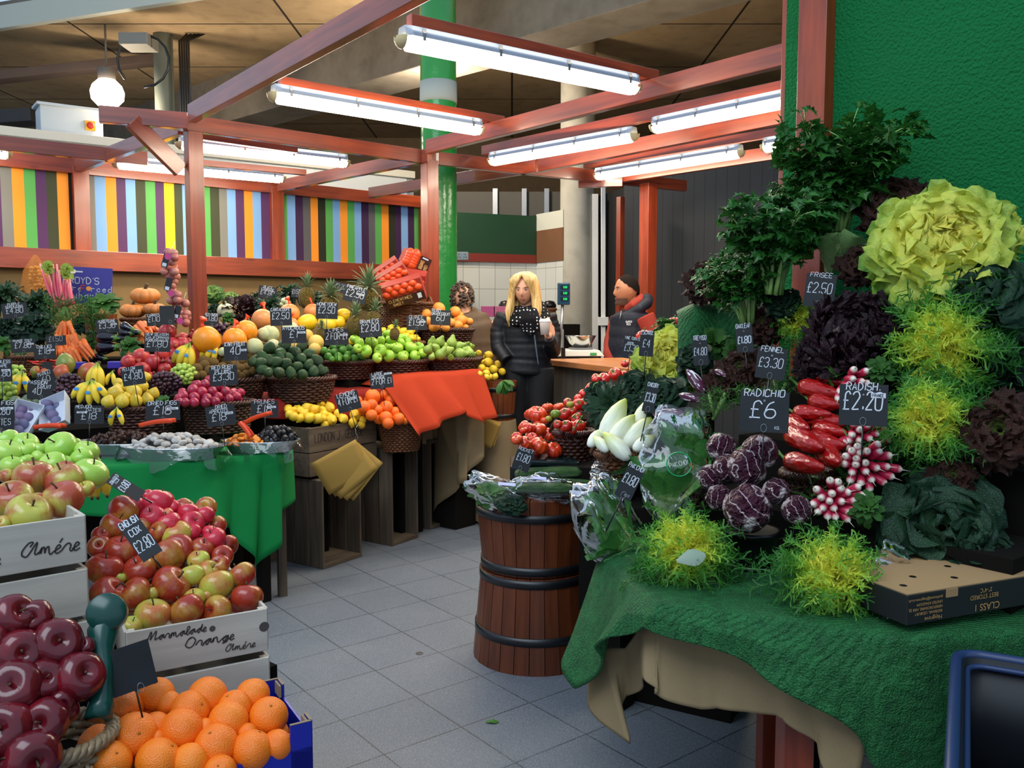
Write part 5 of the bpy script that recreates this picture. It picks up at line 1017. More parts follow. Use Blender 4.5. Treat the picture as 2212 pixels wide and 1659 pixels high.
def veg(src, crop, x, y, r, Y, label, cat, z=(0, -.5, .85), sx=(1, 1, 1), grp=None):
    px, py = X(crop, x, y) if crop else (x, y); k = r / (CR[crop][2] if crop else 1) * Y / F; p = P(px, py, Y); o = dup(src, p, axis(z), (k * sx[0], k * sx[1], k * sx[2]), label, grp, cat); return o
random.seed(21)
veg(H_kale, 'A', 30, 400, 200, 6.3, 'dark kale bunch at left edge under the top basket', 'kale')
veg(H_kale, 'A', 310, 460, 190, 6.1, 'black kale bunch between rhubarb and purple sprouting card', 'kale')
veg(H_sprout, 'A', 290, 640, 205, 5.6, 'purple sprouting broccoli heap behind the mange tout card', 'broccoli', sx=(1.1, 1, .9))
veg(H_sprout, 'A', 70, 660, 165, 5.7, 'purple sprouting broccoli at the left edge below its card', 'broccoli')
veg(H_leafy, 'A', 10, 810, 120, 5.2, 'bright green leafy heads at the left edge by the wicker basket', 'greens')
veg(H_leafy, 'A', 880, 450, 165, 6.2, 'flat leaf herb bunch on the brown tub below the blue sign', 'herbs', sx=(1.15, 1, .6))
veg(H_leafy, 'A', 1110, 820, 125, 5.2, 'spinach leaves beside the pomegranates', 'spinach'); veg(H_leafy, 'A', 1390, 1275, 70, 4.15, 'small green herb tuft behind the dried figs card', 'herbs', sx=(1, 1, .5))
veg(H_leafy, 'B', 445, 500, 75, 5.6, 'dark leafy greens below the white onion', 'greens')
veg(H_savoy, 'B', 310, 290, 100, 6.6, 'savoy cabbage beside the front post', 'cabbage', (0, -.8, .5)); veg(H_savoy, 'B', 470, 325, 85, 6.5, 'second savoy cabbage behind the white onion', 'cabbage', (.2, -.4, .8))
veg(H_chard, 'B', 590, 490, 230, 6.1, 'red stemmed chard bunch behind the peach melons', 'chard', (.05, -.2, 1)); veg(H_chard, 'B', 540, 560, 120, 5.7, 'red chard stems behind the netted orange melons', 'chard', (-.4, -.1, 1))
veg(H_kale, 'B', 800, 400, 150, 6.0, 'black cabbage leaves under the black cabbage card', 'cabbage'); veg(H_kale, 'B', 980, 290, 140, 6.3, 'black cabbage bunch left of the rear pineapple', 'cabbage', (0, -.2, 1)); veg(H_kale, 'B', 700, 320, 75, 6.2, 'small kale bunch behind the black cabbage card', 'cabbage', (0, -.2, 1))
p = P(*X('B', 425, 440), 6.0); dup(F_oni, p, axis((.1, -.4, 1)), 72 / 3.95 * 6 / F, 'large pale onion left of the red chard', None, 'onion')
for i, (x, y, r) in enumerate(((925, 355, 30), (955, 375, 26), (905, 385, 22))): dup(F_oni, P(*X('B', x, y), 5.9), axis((0, 0, 1)), r / 3.95 * 5.9 / F, 'small brown onion behind the peach coloured melon', 'small onions by the black cabbage', 'onion')
veg(H_sprout, 'A', 700, 620, 110, 6.2, 'dark greens behind the carrot bunch', 'greens'); veg(H_kale, 'B', 660, 420, 110, 6.3, 'dark greens between chard and black cabbage', 'greens'); veg(H_leafy, 'A', 760, 790, 70, 5.6, 'green leaves between carrots and aubergines', 'greens'); veg(H_sprout, 'B', 1180, 330, 100, 6.2, 'dark greens between the rear pineapples', 'greens'); veg(H_sprout, 'B', 330, 430, 90, 6.2, 'dark greens under the savoy cabbage', 'greens')
# top left basket, mange tout basket, brown tub, pumpkin basket
basket(32, 612, 6.9, 72, .16, M_w_dark, 'dark basket at top left under the red rail', .6)
basket(45, 772, 5.2, 92, .10, M_w_mid, 'brown round basket of mange tout with hoop handle', .8, handle=True)
veg(H_leafy, 'A', 170, 890, 60, 5.3, 'mange tout pods heaped in the brown basket', 'pods', sx=(1.2, 1, .45))
tub(219, 678, 732, 5.95, 66, 58, 'brown stained wooden tub holding flat leaf herbs', 'wooden_tub', (.25,), False)
basket(312, 690, 6.1, 112, .13, M_w_mid, 'brown basket under the pumpkins', .5)
for x, y, r, d in ((1240, 390, 126, 'topmost brown orange pumpkin of three'), (1135, 517, 110, 'brown orange pumpkin at front left of the stack'), (1320, 505, 96, 'pumpkin half hidden behind the carrots card')):
    dup(F_pump, P(*X('A', x, y), 6.25 if y < 400 else 6.15), axis((.05, -.12, 1)), r / 3.95 * 6.2 / F, d, 'pumpkins', 'pumpkin')
# aubergines and loose carrots
for i, (x, y, r, dx, dy) in enumerate(((1080, 650, 40, .8, .5), (900, 745, 58, 1, .1), (1070, 705, 40, 1, .15), (900, 835, 62, 1, -.1), (1150, 700, 34, .9, .1), (1040, 760, 38, .9, -.2), (850, 915, 36, .9, .2))):
    dup(F_aub, P(*X('A', x - 20 * dx, y), 5.5), axis((dx, -.25, -dy * .6), (0, 1, 0)), r / 3.95 * 5.4 / F, ['aubergine standing behind the aubergine card', 'large glossy aubergine just below the card', 'aubergine in the middle of the heap', 'lowest large glossy aubergine in the heap', 'aubergine nearest the loose carrots', 'aubergine tucked above the spinach', 'aubergine tip beside the carrot bunch'][i], 'aubergines', 'aubergine')
M_car = skin('carrot skin', '#e8641c', '#f4843a', .45, 4.)
def carrot(link=False): return mk('carrot', MB().lathe([(0, 0), (.07, .01), (.11, .06), (.115, .16), (.10, .4), (.075, .7), (.04, .92), (.012, 1.05), (0, 1.12)], 9), M_car, link=link)
F_car = carrot()
for i, (x0, y0, x1, y1) in enumerate(((1160, 655, 1240, 740), (1190, 625, 1265, 715), (1225, 625, 1300, 710), (1280, 660, 1360, 690), (1300, 670, 1240, 655), (1180, 700, 1270, 800), (1230, 740, 1270, 790), (1330, 700, 1250, 700), (1190, 750, 1250, 800))):
    a, b = P(*X('A', x0, y0), 5.6), P(*X('A', x1, y1), 5.45); d = b - a; dup(F_car, a, axis(d), d.length * 1.05, 'loose orange carrot beside the aubergines', 'loose carrots beside the aubergines', 'carrot')
# carrot bunch
ap = P(145, 683, 5.55); t = emp('carrot_bunch', ap, 'big bunch of carrots fanning down below the rhubarb', 'carrots'); k = 5.55 / F / 6.9125
for tier, (r0, r1, n, a0, a1, dy) in enumerate(((80, 330, 9, -36, 30, 0), (300, 560, 11, -26, 30, .03), (430, 690, 12, -20, 40, .05), (520, 800, 14, -18, 44, .07))):
    for i in range(n):
        a = R(a0 + (a1 - a0) * (i + .5) / n + rnd(-2, 2)); o = V((sin(a), 0, -cos(a))); c = dup(F_car, o * r0 * k * rnd(.92, 1.08) + V((0, -dy - rnd(0, .03), 0)), axis(o + V((rnd(-.12, .12) + .1, -.25, 0))), (r1 - r0) * k * rnd(.9, 1.05)); c.parent = t; c.scale = (c.scale[0] * 1.45, c.scale[0] * 1.45, c.scale[2])
mb = MB(); random.seed(4); sprig_cloud(mb, (0, .05, .03), (.16, .05, .09), 520, .06, .0028, (.3, 1)); sprig_cloud(mb, (.17, .06, -.1), (.07, .03, .12), 380, .06, .0028, (.5, 1)); mk('leafy_tops', mb, L_dill, t)
mb = MB()
for i in range(9): mb.tube([(rnd(-.01, .01), -.03, .06), (rnd(-.04, .04), -.04, 0), (sin(R(-36 + 8 * i)) * .04, -.03, -.05)], .0025, 4)
mk('green_stalks', mb, M_gstem, t)
# rhubarb
M_rhu = mat('rhubarb stalk', lambda n: n.done(n.mix(n.noise(1., 3, n.coord('Object', (50, 50, 3))), n.ramp(n.attr(), [(.0, '#b01830'), (.6, '#c83050'), (1., '#e8a090')]), '#d86878'), .35, .5))
t = emp('rhubarb_bunch', P(140, 668, 6.15), 'tall pink forced rhubarb stalks against the blue sign', 'rhubarb'); b0 = t.location
for x0, y0, x1, y1, w_ in ((850, 870, 600, 205, 22), (880, 860, 720, 340, 20), (900, 860, 790, 215, 26), (930, 840, 850, 215, 26), (960, 840, 885, 300, 24), (990, 840, 960, 440, 26), (1020, 830, 1000, 410, 24), (1080, 810, 1040, 440, 26), (865, 870, 770, 470, 22)):
    a, b = P(*X('M', x0, y0), 6.1) - b0, P(*X('M', x1, y1), 6.2 + rnd(-.05, .05)) - b0; mb = MB(); r = w_ * 1.35 / 6.9 * 6.15 / F; mb.tube([a + (b - a) * s + V((0, -.015 * sin(s * pi), 0)) for s in (0, .25, .5, .75, 1)], [r * 1.2, r * 1.15, r, r * .85, r * .5], 8, cs=[0.01, .25, .5, .75, 1], flat=.6); mk('stalk', mb, M_rhu, t)
mb = MB()
for x, y in ((710, 220), (730, 330), (980, 260), (1020, 300), (940, 340), (1010, 400), (690, 260)):
    for q in range(4): leaf(mb, P(*X('M', x, y + 40), 6.17) - b0, (rnd(-.8, .8), -.2, 1), (0, -1, .2), .055, .05, 1.2, .5, 4, lambda u, v: .35 + .3 * u, 5, 5, .2)
mk('leaves', mb, leafmat('rhubarb leaf', [(.0, '#b8c850'), (1., '#7a9a34')]), t)
# nets of garlic and shallots
def stringbag(crop, pts, Y, m, label, name, cat, grp, rr, mnet=None):
    c = P(*X(crop, pts[0][0], pts[0][1]), Y); t = emp(name, c, label, cat, grp); s = CR[crop][2]
    for i, p in enumerate(pts[1:]):
        o = mk('bulb', MB().lathe(sph(.95, 8)[:-1] + [(.15, 1.0), (.08, 1.25), (0, 1.3)], 12), m, t, P(*X(crop, p[0], p[1]), Y + rnd(-.02, .03)) - c, axis((rnd(-.6, .6), rnd(-.5, .5), 1))); r = (p[2] if len(p) > 2 else rr) / s * Y / F; o.scale = (r, r, r)
    return t, c, s
M_gar = skin('golden garlic skin', '#d89a3c', '#c07e28', .5, 3.); M_sha = skin('pink shallot skin', '#b0605c', '#c08070', .35, 5.)
random.seed(12)
t, c, s = stringbag('M', [(525, 90)] + [(470 + (i % 4) * 62 + rnd(-14, 14), 270 + (i // 4) * 52 + rnd(-10, 10), 34) for i in range(30)], 6.5, M_gar, 'amber net of garlic hanging left of the rhubarb', 'garlic_net', 'garlic', None, 34)
mb = MB(); mb.lathe([(.012, .01), (.03, -.02), (.085, -.11), (.12, -.3), (.13, -.45), (.08, -.5)], 18); mk('net', mb, mat('amber net', lambda n: (lambda a: n.done('#c0782c', .5, .3, Alpha=.35))(0)), t)
for j, (x, y0, n, Y, d) in enumerate(((1010, -120, 15, 5.0, 'upper net string of shallots on the front post'), (1050, 230, 18, 5.05, 'middle net string of shallots with printed tag'), (1180, 640, 14, 5.1, 'lowest net string of shallots behind the blank card'))):
    t, c, s = stringbag('O', [(x + 30, y0 - 20)] + [(x + rnd(-85, 85) + (i // 3) * (8 if j else 2), y0 + 20 + (i // 3) * 72 + rnd(-12, 12), 62) for i in range(n)], Y, M_sha, d, 'shallot_net', 'shallots', 'nets of shallots on the front post', 48)
    mb = MB(); k = Y / F / s; mb.box((-.0, -.04, 0), (90 * k, .004, 190 * k)); q = mk('printed_tag', mb, plain('black tag card', '#1c1c20', .4), t, (-20 * k, -.03, -170 * k), (0, R(16), 0), sm=False); mb = MB(); mb.box((0, -.044, -60 * k), (60 * k, .002, 50 * k)); mk('barcode', mb, M_chalk, q, sm=False)
    mb = MB(); mb.lathe([(0, 0), (50 * k, .0)], 20); mk('round_badge', mb, plain('magenta badge', '#c0407a', .4), t, (20 * k, -.075, -110 * k if j == 0 else -300 * k), (R(90), 0, 0))
    mb = MB(); mb.tube([(.0, 0, -.02), (.005, .01, .02), (.01, .03, .05)], .0015, 5); mk('string', mb, M_chalk, t)
# blue rhubarb sign ------------------------------------------------------------
c = P(187, 617, 6.35); w_, h_ = 110 * 6.35 / F, 78 * 6.35 / F; mb = MB(); mb.box((0, 0, 0), (w_, .006, h_)); t = mk('rhubarb_sign', mb, plain('blue purple card', '#3c3a90', .5), loc=c, rot=(0, R(3), 0), sm=False); tag(t, 'blue purple card sign advertising forced rhubarb', 'sign')
mb = MB(); k = 6.35 / F
def tx(s, x, y, h, mb, th=None, **q): write(mb, s, (x - 187) * k, (617 - y) * k, h * k, None, (th or h * .12) * k, jit=q.get('jit', .1), center=False)
tx("ROYD'S", 151, 613, 13, mb, 1.6); tx('re', 158, 629, 13, mb, 1.3); tx('rced', 198, 629, 13, mb, 1.3); tx('ubarb', 160, 644, 13, mb, 1.3); mb.box(((172 - 187) * k, (617 - 588) * k, .0), (14 * k, 3 * k, .001)); mk('white_lettering', mb, M_chalk, t, (0, -.0045, 0), (R(90), 0, 0), sm=False)
mb = MB(); tx('F', 176, 629, 12, mb, 2); mk('red_letter', mb, M_orange_paint, t, (0, -.0045, 0), (R(90), 0, 0), sm=False)
for x, y, a, b, col, nm in ((192, 623, 5.5, 5, '#f0a040', 'orange_dot'), (158, 588, 7, 5, '#e8e8c8', 'white_badge')): mb = MB(); mb.lathe([(0, 0), (1, 0)], 18); mb.v = [(p[0] * a * k, p[1] * b * k, 0) for p in mb.v]; mk(nm, mb, plain(nm, col, .5), t, ((x - 187) * k, -.005, (617 - y) * k), (R(90), 0, 0))
# purple fruit cartons, chillies
for x, y, w_, d in ((680, 985, 90, 'small purple carton left of the standing bananas'), (985, 980, 110, 'small purple carton beside the pomegranates')): mb = MB(); k = 4.9 / F / 3.95; mb.box((0, 0, 0), (w_ * k, .06, 60 * k)); tag(mk('purple_carton', mb, plain('purple carton', '#3a2a9c', .4), loc=P(*X('A', x, y), 4.9), rot=(0, 0, .2), sm=False, bev=.004), d, 'carton')
F_chi = mk('chilli', MB().tube([(0, 0, 0), (.02, 0, .3), (.08, 0, .7), (.2, 0, 1.)], [.07, .08, .06, .01], 7), skin('red chilli skin', '#c01814', '#d82c1c', .2), link=False); q = mk('stem', MB().tube([(0, 0, 0), (-.02, 0, -.18)], .03, 5), M_gstem, link=False); q.parent = F_chi
for i in range(22): dup(F_chi, P(*X('A', rnd(330, 480), rnd(930, 1030)), 5.0 + rnd(-.05, .05)), Euler((rnd(1, 2), rnd(0, 6), rnd(0, 6))), .07, 'red chilli in the heap behind the mangoes', 'red chillies behind the mangoes', 'chilli')
# ---------------------------------------------------------------- price cards, left stall
def pc(*a, **k):
    t = ' '.join(l[0] for l in a[5] if len(l[0]) > 1).replace('#', '£').lower(); k.setdefault('label', ''); d = k.pop('label'); return card(*a[:6], ('black card reading ' + t + ' ' + d).strip(), **k)
S3 = (.72, .42, .3, .14)
pc(32, 671, 5.7, 48, 32, [('PURPLE', .06, .16, .5), ('SPROUTING', .24, .16, .7), ('#4.80', .48, .36, .7)], roll=6)
pc(50, 748, 5.1, 46, 28, [('MANGE TOUT', .06, .18, .8), ('#7.80', .42, .42, .7)], roll=2, sticker=(.8, .34, .28, .12))
pc(97, 761, 4.9, 42, 30, [('CHILLIES', .08, .2, .7), ('#18', .4, .42, .6)], roll=2, sticker=(.8, .36, .28, .12))
pc(121, 736, 5.1, 39, 21, [('#1.50', .3, .5, .7)], roll=4, faint=True, label='faintly, in front of the carrot bunch')
pc(232, 705, 5.5, 44, 28, [('AUBERGINE', .08, .2, .8), ('#3.30', .42, .42, .75)], roll=4, sticker=(.8, .36, .26, .12))
pc(333, 691, 5.4, 31, 26, [('CARROTS', .1, .2, .8), ('#1.10', .45, .4, .8)], roll=5)
card(361, 681, 5.0, 30, 41, [], 'blank black card hooked to the shallot nets', ring=(.7, .15))
pc(340, 740, 4.6, 52, 40, [('NEW SEASON', .05, .13, .9), ('CALIFORNIAN', .22, .13, .9), ('POMEGRANATE', .38, .13, .9), ('#1.80', .58, .32, .85)], roll=-2)
pc(3, 800, 4.1, 40, 50, [('SEEDLESS', .12, .13, .9), ('GRAPE', .3, .13, .6), ('#4.80', .62, .28, .9)], sticker=(.7, .5, .4, .1), label='cut by the left edge')
card(102, 793, 4.6, 20, 22, [], 'small blank black card above the mango card', roll=-6, ring=None)
pc(100, 818, 4.45, 36, 32, [('MANGO', .1, .26, .7), ('60', .5, .36, .5)], roll=18)
pc(90, 843, 4.2, 55, 38, [('PASSION', .06, .2, .7, .35), ('FRUIT', .3, .2, .5, .6), ('40', .56, .36, .34, .35)], roll=-5)
pc(288, 812, 4.15, 46, 40, [('YELLOW', .08, .17, .6, .35), ('PLUM', .28, .17, .5, .65), ('#4.80', .52, .34, .85)], roll=8)
pc(193, 896, 3.9, 58, 40, [('MEDJOOL', .05, .16, .6, .35), ('DATES', .24, .16, .55, .65), ('#18', .56, .36, .6)], roll=-2, sticker=(.25, .36, .34, .1))
pc(352, 888, 4.0, 69, 42, [('DRIED FIGS', .08, .2, .85), ('#18', .46, .42, .6)], roll=0, sticker=(.78, .38, .34, .12))
pc(4, 888, 3.9, 48, 44, [('FIGS', .1, .2, .5, .75), ('#1.80', .5, .36, .7)], sticker=(.7, .38, .5, .12), label='at the left edge')
pc(2, 917, 3.85, 50, 26, [('DATES', .3, .5, .7, .55)], label='low at the left edge')
pc(457, 690, 5.3, 29, 27, [('RED ONION', .1, .18, .9), ('#1.80', .42, .4, .9)], roll=-2)
pc(509, 760, 4.6, 48, 38, [('KIWI FRUIT', .05, .24, .9), ('40', .42, .45, .5)], roll=2, sticker=(.82, .42, .3, .12))
pc(483, 812, 4.25, 57, 42, [('RED RUBY', .05, .2, .8), ('PLUMS', .28, .2, .6), ('#3.30', .54, .36, .8)], roll=4)
pc(477, 898, 4.0, 61, 44, [('DRIED', .05, .17, .4, .55), ('APRICOTS', .25, .17, .65, .45), ('#18', .55, .36, .55, .45)], roll=6, sticker=(.78, .42, .28, .12))
pc(572, 884, 4.2, 57, 37, [('PRUNES', .05, .25, .75), ('#18', .46, .42, .6)], roll=0, sticker=(.75, .38, .32, .12))
pc(607, 685, 4.9, 45, 37, [('CANTALOUPE', .05, .18, .9), ('#2.50', .42, .38, .85)], roll=2)
pc(635, 724, 4.75, 52, 35, [('AVOCADOS', .04, .24, .9), ('#1', .44, .42, .5)], roll=1, sticker=(.8, .34, .34, .13))
pc(706, 672, 5.0, 46, 34, [('HONEYDEW', .06, .2, .9), ('#2.50', .44, .4, .8)], roll=-2)
pc(727, 728, 5.15, 51, 35, [('LIMES', .04, .22, .65), ('2 FOR #1', .44, .4, .9)], roll=1, sticker=(.8, .38, .32, .12))
pc(578, 632, 6.0, 38, 26, [('BLACK', .06, .2, .5), ('CABBAGE', .27, .2, .7), ('#4.80', .52, .34, .8)], roll=-8)
pc(641, 632, 6.2, 24, 20, [('#1.50', .4, .45, .8)], label='beside the rear pineapple crown')
pc(767, 637, 5.6, 48, 34, [('PINEAPPLE', .06, .2, .85), ('#2.50', .44, .42, .85)], roll=-14, sticker=(.72, .4, .3, .12))
pc(735, 621, 5.9, 32, 22, [('#2.20', .4, .45, .7)], roll=-12, label='behind the pineapple card', faint=True)
pc(800, 710, 5.25, 48, 37, [('BRAMLEYS', .06, .2, .85), ('#2.80', .44, .42, .85)], roll=5)
pc(900, 698, 5.6, 43, 30, [('QUINCE', .06, .26, .75), ('#1.50', .46, .42, .8)], roll=0, sticker=(.78, .4, .32, .13))
pc(952, 686, 5.85, 43, 33, [('RUBY', .04, .18, .5, .3), ('GRAPEFRUIT', .26, .18, .95), ('60', .52, .38, .45)], roll=-3)
pc(824, 822, 4.95, 49, 34, [('LARGE', .05, .2, .5, .35), ('ORANGE', .28, .2, .6, .4), ('2 FOR #1', .54, .36, .9)], roll=6, sticker=(.82, .1, .34, .12))
pc(752, 868, 4.6, 50, 40, [('LEMONS', .06, .22, .8), ('4 FOR #1', .42, .38, .85)], roll=15, sticker=(.68, .38, .36, .13))
# ================================================================ foreground left
random.seed(31)
# marmalade crate
M_ink = plain('burnt brown print', '#3a3230', .8)
A57 = 59; c = P(272, 1366, 1.86); L_ = (P(576, 1314, 2.02) - c).length; u = P(576, 1314, 2.02) - c; a_ = math.degrees(atan2(u.x, u.y))
t = crate(V((c.x, c.y, c.z - .103)), a_, L_, .42, .103, M_pale, 'pale wooden crate printed Marmalade Orange Amère, full of apples', 1, .008)
mb = MB(); write(mb, 'Marmalade', .105, .077, .022, .13, .0025, True, .12, .25); write(mb, 'Orange', .175, .046, .026, .12, .0029, True, .12, .25); write(mb, 'AmEre', .245, .018, .02, .08, .0022, True, .12, .25); mk('printed_lettering', mb, M_ink, t, (0, -.0052, 0), (R(90), 0, 0), sm=False)
for x, z, r in ((.183, .078, .007), (.302, .06, .012)): mb = MB(); mb.lathe([(0, 0), (r, 0)], 16); mk('knot', mb, plain('dark knot', '#4a4442', .8), t, (x * L_ / .31, -.0048, z), (R(90), 0, 0))
crate(V((c.x, c.y, c.z - .225)) + V((.002, 0, 0)), a_, L_ * 1.0, .42, .105, M_pale, 'plain pale crate below the Marmalade Orange crate', 1, .008)
riser((c.x + .02, c.y + .35), .3, c.z - .225)
s_ = Slope(430, 1345, 1.99, 59, 36); g_, j_, x_, k_, y_ = F_green, F_jona, F_cox, F_pink, F_coxg
pile(F_cox, s_, 'D', [(1190, 640, 100, k_), (1145, 660, 80, k_), (990, 672, 84, k_), (1140, 752, 88, k_), (1262, 808, 94, k_), (1240, 742, 60, k_), (1290, 675, 50, k_), (1408, 720, 76, k_), (1530, 738, 68, k_), (1435, 795, 84, k_), (925, 705, 112), (862, 822, 104), (760, 890, 68), (745, 972, 80), (900, 1005, 118), (1318, 882, 106, y_), (1190, 862, 78), (1430, 862, 68, k_), (1330, 985, 106), (1258, 1045, 124), (1040, 1150, 112), (1510, 985, 84), (1600, 915, 84, k_), (1568, 868, 58, k_), (780, 1140, 124), (810, 1332, 128), (1005, 1325, 116), (1275, 1257, 134), (1435, 1190, 90, y_), (1560, 1150, 74, y_), (1482, 1072, 78, y_), (1660, 1040, 76), (1640, 1105, 74), (1620, 1262, 120, y_), (1805, 1190, 104), (1842, 1352, 112), (1140, 1478, 118, y_), (1395, 1450, 122), (1625, 1445, 104), (1450, 1360, 78, y_), (1135, 1310, 60, y_), (985, 1560, 68, y_), (900, 1195, 48, y_), (1100, 590, 46, k_), (1060, 820, 60), (1545, 1330, 50, y_)], 'apples in the Marmalade Orange crate', 'russet red apple', 'the Marmalade crate', up=(.1, -.4, 1), tilt=.8, k_under=1.15)
# Amère crates
c = P(182, 1113, 1.88); l = P(-60, 1156, 1.74); u = c - l; a2 = math.degrees(atan2(u.x, u.y)); L2 = u.length; hh = .105
t = crate(V((l.x, l.y, c.z - hh)), a2, L2, .34, hh, M_pale, 'upper pale crate printed Amère, heaped with green apples', 1, .008)
mb = MB(); write(mb, 'AmEre', L2 - .075, .035, .036, .12, .0034, True, .1, .3); write(mb, 'e', L2 - .178, .028, .036, .05, .0034, True, .1, .3); mk('printed_lettering', mb, M_ink, t, (0, -.0052, 0), (R(90), 0, 0), sm=False)
crate(V((l.x, l.y, c.z - 2 * hh - .016)), a2, L2, .34, hh, M_pale, 'second pale crate, directly below the Amère crate', 1, .008); crate(V((l.x, l.y, c.z - 3 * hh - .03)), a2, L2, .34, hh, M_pale, 'lowest pale crate behind the deep red apples', 1, .008)
riser((l.x + .02, l.y + .25), .22, c.z - 3 * hh - .03)
s_ = Slope(100, 1125, 1.93, 59, 20)
pile(F_jona, s_, 'D', [(50, 185, 86, g_), (190, 205, 82, g_), (55, 275, 100, g_), (455, 235, 112, g_), (645, 262, 82, g_), (192, 258, 70, g_), (298, 245, 52, g_), (395, 360, 92, g_), (672, 430, 118, g_), (612, 312, 74, g_), (490, 342, 48, g_), (560, 195, 40, g_), (290, 305, 50, g_), (195, 330, 50, g_), (90, 370, 76, g_), (255, 455, 132), (60, 448, 56), (-10, 445, 40), (485, 482, 130), (470, 618, 138), (95, 620, 132), (215, 730, 142), (285, 645, 70), (20, 800, 54, y_), (490, 410, 80), (640, 540, 60, y_)], 'apples in the upper Amère crate', 'red blushed yellow apple', 'the Amère crate', up=(.1, -.3, 1), tilt=.5, k_under=.9)
bananas(214, 985, 2.35, 3, 95, 'ripe bananas behind the green apples', -8, 10, False)
# deep red apples in buff basket
basket(28, 1655, 1.50, 300, .16, M_w_grey, 'buff wicker basket of deep red apples at bottom left', .8, row=.016, flare=1.25, stake=30, a=38)
s_ = Slope(100, 1640, 1.50, 59, 48)
pile(F_red, s_, 'E', [(78, 235, 125), (252, 228, 96), (385, 415, 142), (140, 475, 132), (585, 435, 56), (535, 640, 138), (300, 665, 116), (110, 720, 155), (322, 940, 130), (60, 985, 146), (215, 1180, 150), (0, 540, 50), (-60, 380, 100), (-50, 1200, 110), (420, 800, 70), (400, 560, 60)], 'deep red apples in the buff basket', 'deep red apple', 'the buff basket', up=(.35, -.75, .5), tilt=.5, k_under=1.)
# blue carton of oranges
B_ = P(672, 1556, 1.74); u = az(59); v = V((-u.y, u.x, 0)); h = .20; Lb, Db = .42, .245
M_blue = plain('royal blue printed card', '#14209a', .35); M_kraft = plain('corrugated card edge', '#8a7862', .8)
t = emp('blue_carton', V((B_.x, B_.y, B_.z - h)), 'royal blue cardboard box full of oranges', 'box', rot=(0, 0, atan2(u.y, u.x)))
def side(nm, x0, x1, y0, y1, z0, z1, m=M_blue): mb = MB(); mb.box(((x0 + x1) / 2, (y0 + y1) / 2, (z0 + z1) / 2), (abs(x1 - x0) or .005, abs(y1 - y0) or .005, z1 - z0)); return mk(nm, mb, m, t, sm=False)
side('end_panel', 0, 0, 0, Db, 0, h - .03); side('end_panel', -Lb, -Lb, 0, Db, 0, h - .03); side('front_panel', -Lb, 0, 0, 0, 0, h - .055); side('back_panel', -Lb, 0, Db, Db, 0, h - .055); side('bottom_panel', -Lb, 0, 0, Db, 0, .004)
for x in (0, -Lb):
    for y in (0, Db):
        sx = -.045 if x == 0 else .045; sy = .04 if y == 0 else -.04
        side('corner_tab', x, x + sx, y, y, .02, h); o = side('corner_tab', x, x, y, y + sy, .02, h); side('cut_edge', x, x + sx, y - .003, y + .003, h, h + .0015, M_kraft); side('cut_edge', x - .003, x + .003, y, y + sy, h, h + .0015, M_kraft); side('inner_flap', x + sx * .15, x + sx * .15, y, y + sy, h - .03, h - .002, M_kraft)
riser((B_.x - .15, B_.y + .0), .12, B_.z - h)
s_ = Slope(500, 1655, 1.66, 59, 26)
pile(F_or, s_, 'E', [(1070, 762, 104), (845, 862, 110), (1150, 822, 76), (1415, 775, 120), (1725, 762, 104), (1300, 872, 122), (1600, 850, 108), (1832, 910, 120), (1560, 940, 122), (920, 1042, 136), (1065, 972, 82), (1240, 1005, 132), (1690, 1030, 66), (1475, 1110, 132), (1720, 1140, 124), (1895, 1105, 96), (665, 1092, 108), (752, 1222, 122), (1080, 1210, 130), (1300, 1222, 112), (1070, 1065, 60), (1400, 990, 60), (1500, 1290, 100), (1010, 1180, 50)], 'oranges in the blue carton', 'orange', 'the blue carton', up=(.2, -.4, .6), tilt=1., k_under=1.05)
# green painted arm and black cards
M_grn = plain('dark green enamel', '#0f4038', .25, .5)
pts = [(735, 240), (700, 330), (690, 450), (715, 560), (705, 700), (690, 820), (672, 920)]; ps = [P(*X('E', *q), 1.72 - .02 * i) for i, q in enumerate(pts)]; t = emp('green_bracket', ps[0], 'dark green painted iron bracket between apples and oranges', 'bracket')
mb = MB(); mb.tube([p - ps[0] for p in ps], [.026, .03, .024, .015, .018, .024, .026], 14, flat=1.); mk('arm', mb, M_grn, t); mb = MB(); mb.lathe([(0, -.03), (.036, -.03), (.038, -.026), (.038, .026), (.036, .03), (0, .03)], 28); mk('drum', mb, M_grn, t, (0, 0, .012), (R(68), 0, R(20)))
card(283, 1443, 1.68, 92, 100, [], 'large blank black card leaning behind the oranges', roll=8, ring=(.6, .03), stake=.06, yaw=10)
card(302, 1162, 1.82, 45, 102, [('ENGLISH', .08, .15, .92), ('COX', .32, .15, .6), ('#2.80', .66, .25, .95)], 'black card reading English Cox £2.80 stuck in the apples', roll=30, ring=None, stake=.03, tilt=-25)
card(272, 1052, 2.15, 28, 78, [('JONAGOLD', .12, .1, .9), ('#1.80', .45, .2, .9)], 'faded black card lying behind the upper apples', roll=52, ring=None, stake=.03, m=plain('brown black card', '#2c2622', .6), sticker=(.5, .2, .4, .1), tilt=-20)
# ================================================================ right stall
random.seed(41)
RA = 142.5; RS = Slope(1480, 1200, 2.15, RA, 45); ru, rv = RS.u, RS.v
TZ = .75
